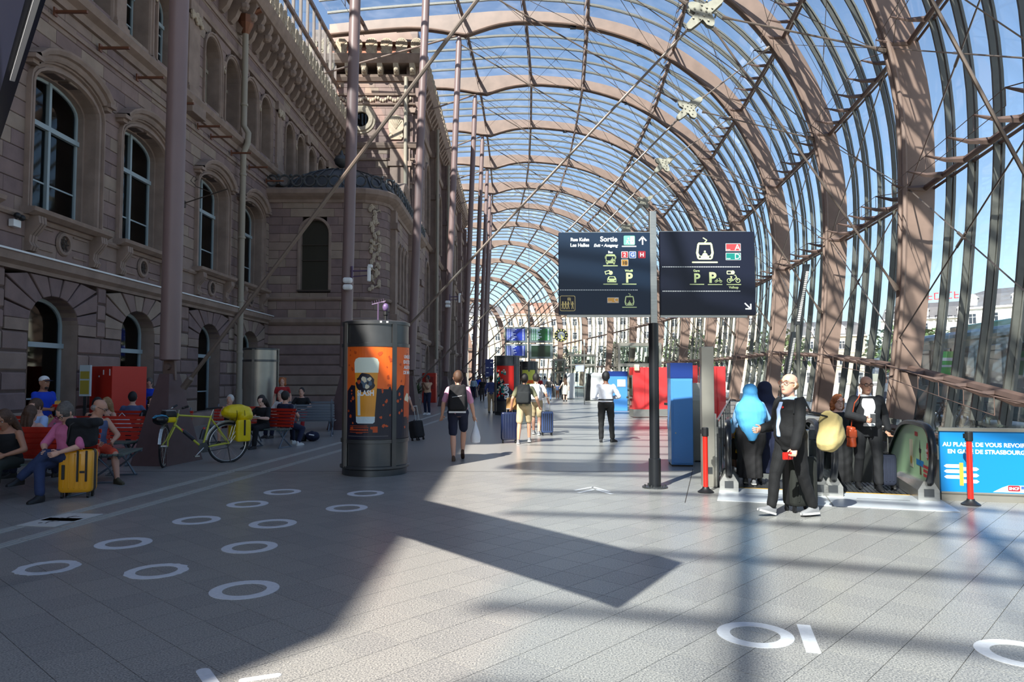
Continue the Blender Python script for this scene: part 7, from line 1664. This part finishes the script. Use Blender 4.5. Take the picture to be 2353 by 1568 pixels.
# farther walkers
pk = G(1052, 1060)
p = person('man in a pink polo shirt and dark shorts walking away with a black backpack', pk.x, pk.y, 2, h=1.84, top=C('pink_polo', (214, 150, 176)), sleeve=.8, hem=-.05, bottom='shorts', bm_=navyc, hair='short', hm='brown', skin=0, vox=.012, fat=1.1, lf=(-.08, -.02, .085), rf=(.08, .3, .16, 0, -30), la=(-.3, .02, .86), ra=(.3, .1, .84), shoe=brownsh, rk=(.1, 1, 0)); backpack(p, 'black backpack with a pale hip stripe on the man in the pink polo', C('black_nylon', (22, 22, 26)), 1.05, None, white)
w_ = world(p, p['wr']['r']+Vector((.03, .02, -.12))); t = thing('plastic_bag', 'white plastic bag hanging from the hand of the man in the pink polo', 'bag', w_); b = MB(); b.lathe([(.02, -.42), (.09, -.4), (.1, -.3), (.07, -.18), (.025, -.05), (.012, .03)], n=12); b.obj('bag', mat('white_plastic', (226, 230, 236), .4), t, smooth=True); b = MB(); b.tube([(0, 0, 0), (.02, 0, .08), (0, 0, .1), (-.02, 0, .08), (0, 0, 0)], .005, 5); b.obj('bag_handle', MATS['white_plastic'], t)
ol = G(1205, 1020)
p = person('man in an olive T-shirt and beige shorts walking away with a black backpack', ol.x, ol.y, -6, h=1.8, top=olive, sleeve=.7, bottom='shorts', bm_=beige, hair='short', hm='dark', skin=1, vox=.014, lf=(-.14, -.12, .085), rf=(.1, .24, .1, 0, 0), la=(-.32, .04, .88), ra=(.36, .12, .9), shoe=greysh, sole=True, lean=4); backpack(p, 'dark grey backpack on the man in the olive T-shirt', C('charcoal_nylon', (34, 36, 38)), 1.02)
s_ = G(1170, 1019); suitcase('tall shiny navy suitcase left of the man in the olive T-shirt', s_.x, s_.y+.1, 4, .42, .28, .76, mat('gloss_navy', (22, 32, 62), .25, coat=.5), None, .1)
t = thing('paper_bag', 'brown paper bag standing on the tall navy suitcase', 'bag', (s_.x+.06, s_.y+.1, .83)); b = MB(); rbox(b, (0, 0, .16), (.28, .14, .3), .02, 2, .9); b.obj('paper', mat('kraft_paper', (156, 122, 76), .8), t); b = MB(); b.tube([(-.05, 0, .3), (-.03, 0, .38), (.03, 0, .38), (.05, 0, .3)], .005, 5); b.obj('cord_handle', MATS['kraft_paper'], t)
wh = G(1232, 1000)
p = person('man in a white T-shirt and light shorts walking away, pulling a ribbed blue suitcase', wh.x, wh.y, -10, h=1.82, top=white, sleeve=.7, bottom='shorts', bm_=beige, hair='short', hm='dark', skin=0, vox=.016, lf=(-.1, .2, .085), rf=(.1, -.16, .1), ra=(.34, -.05, .95), shoe=greysh, sole=True); backpack(p, 'white and black backpack on the man in the white T-shirt', C('white_nylon', (206, 208, 210)), .95, BLACK)
s_ = G(1257, 1001); suitcase('blue suitcase with pale corners and a dark middle strap, right of the walkers', s_.x, s_.y, 6, .34, .24, .66, mat('steel_blue_shell', (58, 74, 112), .35), BLACK, .42)
s_ = G(961, 1013); suitcase('small black trolley bag dragged from behind the beer pillar', s_.x, s_.y, 60, .36, .26, .5, blk, None, .4, hard=False, tilt=-12)
person('person mostly hidden behind the beer pillar pulling the small trolley bag', s_.x-.62, s_.y+.55, 40, h=1.7, top=C('cream_shirt', (190, 170, 160)), sleeve=1.2, bm_=navyc, hair='short', hm='dark', skin=1, vox=.024, ra=(.3, -.3, .85))
ws = G(1393, 1017)
p = person('man in a white dress shirt and black trousers standing with his back to us', ws.x, ws.y, -4, h=1.86, top=offw, sleeve=1.95, hem=.04, bm_=C('black_slacks', (24, 24, 26)), hair='short', hm='black', skin=2, vox=.012, fat=1.08, lf=(-.12, 0, .085), rf=(.15, .02, .085, -40), la=(-.12, .16, 1.0), ra=(.2, .26, 1.06), le=(-1, -.5, -.9), re=(1, -.5, -.9), belt=True, fold=.006)
def far(lab, px, py, rz, h, **k): q = G(px, py); a = dict(vox=.026, fold=.003); a.update(k); return person(lab, q.x, q.y, rz, h=h, **a)
far('man in a beige T-shirt and dark trousers holding up a phone behind the beer pillar', 982, 953, 150, 1.8, top=C('beige_shirt', (206, 168, 136)), sleeve=.7, bm_=navyc, hair='short', hm='black', skin=2, la=(-.06, .3, 1.3), ra=(.1, .24, 1.25), shoe=whitesh, vox=.018)
far('man in a navy jacket and tan trousers beside the red poster pillar', 1129, 950, -8, 1.8, top=C('blue_jacket', (70, 80, 128)), sleeve=1.9, hem=-.12, bm_=tanc, hair='short', hm='dark', skin=2, vox=.02)
t = thing('white_carrier_bag', 'white carrier bag hanging beside the man in the navy jacket', 'bag', G(1118, 950)+Vector((0, .1, .25))); b = MB(); rbox(b, (0, 0, .22), (.22, .12, .5), .04); b.obj('bag', MATS['white_plastic'], t); b = MB(); b.tube([(-.04, 0, .47), (0, 0, .58), (.04, 0, .47)], .008, 5); b.obj('bag_handle', MATS['white_plastic'], t)
far('person in a pale shirt and dark trousers in the far shade', 1088, 918, 160, 1.78, top=C('pale_shirt', (176, 196, 206)), sleeve=1.6, bm_=navyc, hair='short', hm='black', skin=2)
far('person in black carrying an orange bag in the far shade', 1108, 922, 175, 1.7, top=blk, sleeve=.4, bm_=C('dark_pattern', (60, 52, 48)), hair='bob', hm='black', skin=1)
far('man in a grey T-shirt and blue jeans holding a child by the hand', 1262, 922, -5, 1.74, top=C('grey_shirt', (62, 58, 58)), sleeve=.6, bm_=C('blue_jeans', (90, 124, 170)), hair='bald', hm='blond', skin=3, ra=(.36, .1, .95), vox=.02, rf=(.1, -.2, .12))
far('small child in brown trousers between the man and the long-haired woman', 1281, 917, 0, 1.25, top=greyb, sleeve=.5, bm_=C('rust_trousers', (120, 84, 66)), hair='short', hm='black', skin=1, la=(-.3, 0, 1.1), ra=(.3, 0, 1.1))
far('long-haired woman in a short patterned white dress walking away', 1299, 923, 4, 1.7, top=C('pattern_white', (196, 190, 178)), sleeve=0, strap=True, bottom='skirt', skirt=.3, bm_=C('pattern_white2', (206, 200, 186)), hair='long', hm='brown', skin=3, vox=.02, la=(-.36, .1, .98))
cols_ = [blk, redt, white, greyb, navyc, lblue, blk, C('teal_shirt', (60, 110, 110)), royal, redsh]
wh_ = ['in black', 'with a red top', 'in white', 'in slate blue', 'in navy', 'in pale blue', 'in a dark coat', 'in teal', 'in strong blue', 'in orange red']
for i, (px, py) in enumerate(((1222, 915), (1240, 913), (1252, 909), (1272, 908), (1290, 909), (1308, 908), (1214, 908), (1232, 906), (1098, 912), (1146, 905))):
    far('tiny walker %s in the crowd at the far end of the hall' % wh_[i], px, py, (0, 180, 20, 170, 10, 190, 0, 160, 180, 5)[i], 1.7+.08*(i % 3), top=cols_[i], sleeve=.6+.5*(i % 2), bm_=(navyc, blk, beige, jeans)[i % 4], hair=('short', 'bob', 'short', 'long')[i % 4], hm=('dark', 'brown', 'black')[i % 3], skin=(0, 1, 2, 3)[i % 4], vox=.035, lf=(-.1, .12*(1 if i % 2 else -1), .085), rf=(.1, -.12*(1 if i % 2 else -1), .085))
for i, (x, y, m) in enumerate(((19.5, 33, lblue), (19.5, 38.2, white), (21.5, 44.2, redt), (18.9, 29, navyc), (22, 47, blk))):
    person('passer-by %s outside the glass wall' % ('in a pale blue shirt', 'in a white shirt', 'in a red shirt', 'in a navy shirt', 'in black')[i], x, y, 90+60*i, h=1.75, z=-.02, top=m, sleeve=.7, bm_=jeans, hair='short', hm='dark', vox=.035)
# ------------------------------------------------------------------ loose luggage
YELL = mat('suitcase_yellow', (232, 158, 20), .35, coat=.3); ys = G(178, 1143)
t = suitcase('bright yellow hard suitcase with black straps beside the man in pink', ys.x, ys.y, 10, .43, .26, .64, YELL, YELL, .36)
for u in (.04, .15): b = MB(); b.box((u, -.14, .44), (.022, .016, .42)); b.obj('black_strap', BLACK, t)
for u in (-.2, ): b = MB(); b.box((-.14, -.135, .36), (.04, .02, .2)); b.obj('side_grip', BLACK, t, bevel=.006)
b = MB(); b.box((0.1, -.142, .36), (.06, .008, .03)); b.obj('badge', BLACK, t)
t = thing('black_holdall', 'soft black bag and jacket piled on top of the yellow suitcase', 'bag', (ys.x+.05, ys.y, .7), R(8)); b = MB(); rbox(b, (0, 0, .15), (.36, .26, .3), .08); rbox(b, (.03, -.02, .33), (.42, .28, .12), .06); voxel(b, .014, 'bag_body', blk, t, 3, .008, 3); b = MB(); b.tube([(-.15, -.13, .05), (-.1, -.15, .3), (0, -.14, .38)], .012, 5); b.obj('strap', BLACK, t)
fb = G(690, 1014); t = thing('floor_rucksack', 'slumped black rucksack on the floor before the bare grey bench', 'backpack', (fb.x, fb.y, 0), R(20)); b = MB(); rbox(b, (-.05, 0, .17), (.42, .3, .36), .12, 4, .55); voxel(b, .018, 'pack', blk, t, 3, .012, 2); b = MB(); b.tube([(-.1, -.12, .3), (0, -.22, .2), (.05, -.2, .04)], .015, 5); b.obj('strap', BLACK, t)
t = thing('blue_stuff_sack', 'dark blue bundle beside the black rucksack on the floor', 'bag', (fb.x+.32, fb.y-.02, 0)); b = MB(); b.sphere((0, 0, .13), (.2, .15, .13)); voxel(b, .018, 'sack', navyc, t, 3, .01, 2); b = MB(); b.tube([(-.05, -.14, .18), (.08, -.15, .16)], .02, 5); b.obj('white_tag', white, t)
t = thing('white_tote', 'crumpled white tote bag on the bench left of the pyramid base', 'bag', (-8.5, 16.0, .46), R(20)); b = MB(); rbox(b, (0, 0, .17), (.42, .16, .3), .07, 4, .7); voxel(b, .016, 'tote', white, t, 3, .014, 3); b = MB(); b.tube([(-.1, 0, .3), (0, -.02, .42), (.1, 0, .3)], .01, 5); b.obj('tote_handle', white, t)
t = thing('beige_rucksack', 'beige rucksack leaning behind the striped woman', 'backpack', (-8.8, 14.0, .46)); b = MB(); rbox(b, (0, 0, .22), (.36, .2, .42), .1, 4, .6); voxel(b, .018, 'pack', BAGM, t, 3, .01, 5); b = MB(); b.tube([(-.05, 0, .42), (0, 0, .48), (.05, 0, .42)], .01, 5); b.obj('grab_loop', BAGM, t)
# ------------------------------------------------------------------ touring bicycle
YG = mat('bike_yellow_green', (196, 196, 60), .35, coat=.3); BAGY = mat('dry_bag_yellow', (228, 200, 10), .4, bump=.3, bscale=20)
rc = G(523, 1063); fc = G(366, 1075); dv = (fc-rc); dv.z = 0; bl_ = dv.normalized()
t = thing('touring_bicycle', 'yellow-green touring bicycle with bottles leaning before the nearest pyramid base', 'bicycle', rc, math.atan2(bl_.y, bl_.x)); WB = 1.06; r_ = .345
def wheel(cx_, rot=0):
    M_ = Matrix.Translation((cx_, 0, 0)) @ Matrix.Rotation(rot, 4, 'Z')
    def Q(x_, y_, z_): return M_ @ Vector((x_, y_, z_))
    b = MB(); b.tube([Q(r_*math.cos(a), 0, r_+r_*math.sin(a)) for a in [2*math.pi*i/36 for i in range(37)]], .018, 8, cap=False); wo = b.obj('tyre', BLACK, t, smooth=True)
    b = MB(); b.tube([Q((r_-.026)*math.cos(a), 0, r_+(r_-.026)*math.sin(a)) for a in [2*math.pi*i/36 for i in range(37)]], .011, 6, cap=False); b.obj('rim', CHROME, wo, smooth=True)
    b = MB()
    for i in range(24): a = 2*math.pi*i/24; b.tube([Q(.02*math.cos(a+.7), .03*(1 if i % 2 else -1), r_+.02*math.sin(a+.7)), Q((r_-.03)*math.cos(a), 0, r_+(r_-.03)*math.sin(a))], .0016, 3)
    b.tube([Q(0, -.05, r_), Q(0, .05, r_)], .022, 8); b.obj('spokes', CHROME, wo, kind='stuff')
    b = MB(); b.tube([Q((r_+.035)*math.cos(a), 0, r_+(r_+.035)*math.sin(a)) for a in [R(10+i*14) for i in range(13)]], [(.024, .006)]*13, 6, up=(0, 1, 0)); b.obj('mudguard', CHROME, t)
    return Q
wheel(0); QF = wheel(WB, R(62))
bbk = Vector((.44, 0, .29)); st = Vector((.3, 0, .84)); hd = Vector((.86, 0, .86)); hl = Vector((.9, 0, .70)); ax = Vector((0, 0, r_)); fx = Vector((WB, 0, r_))
b = MB()
for p_, q_, rr in ((bbk, st, .017), (st+Vector((.01, 0, -.03)), hd, .016), (hl, bbk, .019), (hd+Vector((-.01, 0, .03)), hl+Vector((.01, 0, -.02)), .021)): b.tube([p_, q_], rr, 10)
for sg in (-1, 1): b.tube([ax+Vector((0, .06*sg, 0)), bbk+Vector((0, .03*sg, 0))], .011, 6); b.tube([ax+Vector((0, .06*sg, 0)), st+Vector((0, .02*sg, -.06))], .009, 6); b.tube([hl+Vector((.01, .04*sg, -.03)), fx+Vector((-.04, .05*sg, .1)), QF(0, .05*sg, r_)], .012, 6)
b.tube([bbk+Vector((0, -.05, 0)), bbk+Vector((0, .05, 0))], .028, 10); b.obj('frame', YG, t, smooth=True)
b = MB(); b.tube([st, st+Vector((-.035, 0, .1))], .013, 8); b.tube([hd, hd+Vector((-.02, 0, .08)), hd+Vector((.06, 0, .1))], .013, 8); b.obj('seat_post', CHROME, t)
b = MB(); RR = []
for x_, w_2, z_ in ((-.17, .07, .97), (-.1, .075, .975), (0, .04, .965), (.1, .02, .955)): RR.append([Vector((st.x+x_, w_2*math.cos(a), z_+.018*math.sin(a))) for a in [2*math.pi*i/10 for i in range(10)]])
b.rings(RR); b.obj('saddle', BLACK, t, smooth=True)
hb_ = hd+Vector((.06, 0, .1)); b = MB(); b.tube([hb_+Vector((-.08, -.28, .04)), hb_+Vector((0, -.18, .0)), hb_, hb_+Vector((0, .18, 0)), hb_+Vector((-.08, .28, .04))], .012, 8); b.obj('handlebar', CHROME, t)
for sg in (-1, 1): b = MB(); b.tube([hb_+Vector((-.05, .25*sg, .025)), hb_+Vector((-.14, .31*sg, .06))], .018, 8); b.obj('grip', BLACK, t); b = MB(); b.tube([hb_+Vector((.02, .16*sg, 0)), hb_+Vector((.05, .24*sg, -.02))], .007, 5); b.obj('brake_lever', CHROME, t)
b = MB(); b.tube([bbk+Vector((.0, .055, 0)), bbk+Vector((0, .06, 0))], .085, 20); b.obj('chainring', DKST, t)
b = MB(); b.tube([bbk+Vector((0, .07, 0)), bbk+Vector((.12, .075, -.12))], .01, 6); b.box(bbk+Vector((.13, .11, -.13)), (.08, .08, .02)); b.obj('crank', CHROME, t); b = MB(); b.tube([bbk+Vector((0, -.07, 0)), bbk+Vector((-.12, -.075, .12))], .01, 6); b.box(bbk+Vector((-.13, -.11, .13)), (.08, .08, .02)); b.obj('crank', CHROME, t)
b = MB(); b.tube([bbk+Vector((0, .055, .08)), ax+Vector((0, .055, .035))], .005, 4); b.tube([bbk+Vector((0, .055, -.08)), ax+Vector((.02, .055, -.08)), ax+Vector((0, .055, -.035))], .005, 4); b.obj('chain', BLACK, t)
b = MB(); b.tube([(.03, .05, r_), (.0, .14, .01)], .009, 6); b.obj('kickstand', BLACK, t)
b = MB()
for sg in (-1, 1): b.tube([(st.x-.06, .05*sg, .72), (-.3, .06*sg, .72)], .007, 5); b.tube([(-.02, .06*sg, r_), (-.12, .06*sg, .72)], .006, 5); b.tube([(-.02, .06*sg, r_), (-.28, .06*sg, .72)], .006, 5)
b.tube([(.87, -.07, .8), (.98, -.07, .8), (.98, .07, .8), (.87, .07, .8)], .006, 5); b.obj('rack', CHROME, t)
for p_, q_ in ((bbk+(hl-bbk)*.25, bbk+(hl-bbk)*.7), (bbk+(st-bbk)*.25, bbk+(st-bbk)*.62)):
    n_ = Vector((-.0, 0, 1)).cross((q_-p_).normalized()); off_ = Vector((.035, 0, .045)) if p_.x > .44 else Vector((.06, 0, .0)); b = MB(); d_ = (q_-p_)
    b.tube([p_+off_, p_+off_+d_*.75, p_+off_+d_*.9], [.034, .034, .02], 10); bo = b.obj('bottle', mat('bottle_smoke', (44, 44, 50), .3) if 'bottle_smoke' not in MATS else MATS['bottle_smoke'], t, smooth=True); b = MB(); b.tube([p_+off_+d_*.88, p_+off_+d_*1.02], [.022, .016], 10); b.obj('bottle_cap', REDP, bo)
BS = 1.1; t.scale = (BS, BS, BS)
def on_bike(v): return rc+Matrix.Rotation(math.atan2(bl_.y, bl_.x), 3, 'Z') @ (Vector(v)*BS)
rzb = math.atan2(bl_.y, bl_.x)
t2 = thing('dry_bag', 'yellow rolled dry bag strapped on the rear rack of the bicycle', 'bag', on_bike((-.14, 0, .86)), rzb); b = MB(); b.sphere((-.0, 0, .03), (.3, .22, .15), 16, 10); b.sphere((-.12, .0, -.04), (.2, .24, .16), 16, 10); voxel(b, .014, 'bag_body', BAGY, t2, 3, .008, 4)
for u in (-.1, .05): b = MB(); b.tube([(u+.02*math.cos(a), .225*math.cos(a), -.02+.16*math.sin(a)) for a in [2*math.pi*i/14 for i in range(15)]], [(.012, .005)]*15, 5); b.obj('strap', BLACK, t2)
for sg, nm in ((1, 'nearer'), (-1, 'farther')):
    t2 = thing('pannier', '%s yellow pannier hanging on the side of the bicycle\'s rear wheel' % nm, 'bag', on_bike((-.2, .17*sg, .56)), rzb, 'bicycle panniers'); b = MB(); rbox(b, (0, 0, 0), (.28, .15, .42), .05); voxel(b, .014, 'bag_body', BAGY, t2, 2, .003, 2)
    b = MB(); b.box((0, .08*sg, .06), (.03, .012, .3)); b.obj('strap', BLACK, t2)
t2 = thing('handlebar_bag', 'black and yellow handlebar bag with a grey map cover on the bicycle', 'bag', on_bike((1.0, 0, .84)), rzb); b = MB(); rbox(b, (0, 0, 0), (.2, .3, .2), .04); b.obj('bag_body', BAGY, t2, smooth=True); b = MB(); rbox(b, (0, 0, .04), (.21, .31, .13), .04); b.obj('top_cover', BLACK, t2, smooth=True); b = MB(); b.box((0, 0, .115), (.18, .26, .02)); b.obj('map_case', mat('map_grey', (150, 148, 146), .4), t2, bevel=.008)
t2 = thing('cycle_helmet', 'black helmet with pale blue lines hanging from the handlebar', 'helmet', on_bike((1.16, .1, .8)), rzb); b = MB(); b.sphere((0, 0, 0), (.14, .11, .1), 16, 9); b.obj('shell', BLACKG, t2, smooth=True)
b = MB()
for i in range(5): a = i*.5-1; b.tube([(.12*math.cos(q)*1.18, .1*math.sin(a)*math.sin(q)*1.2, .095*math.sin(q)*math.cos(a*.6)) for q in (.4, 1.0, 1.6, 2.2, 2.8)], .006, 4)
b.obj('blue_line', mat('helmet_blue', (90, 180, 220), .4), t2, kind='stuff')

bpy.data.scenes.remove(_aux)
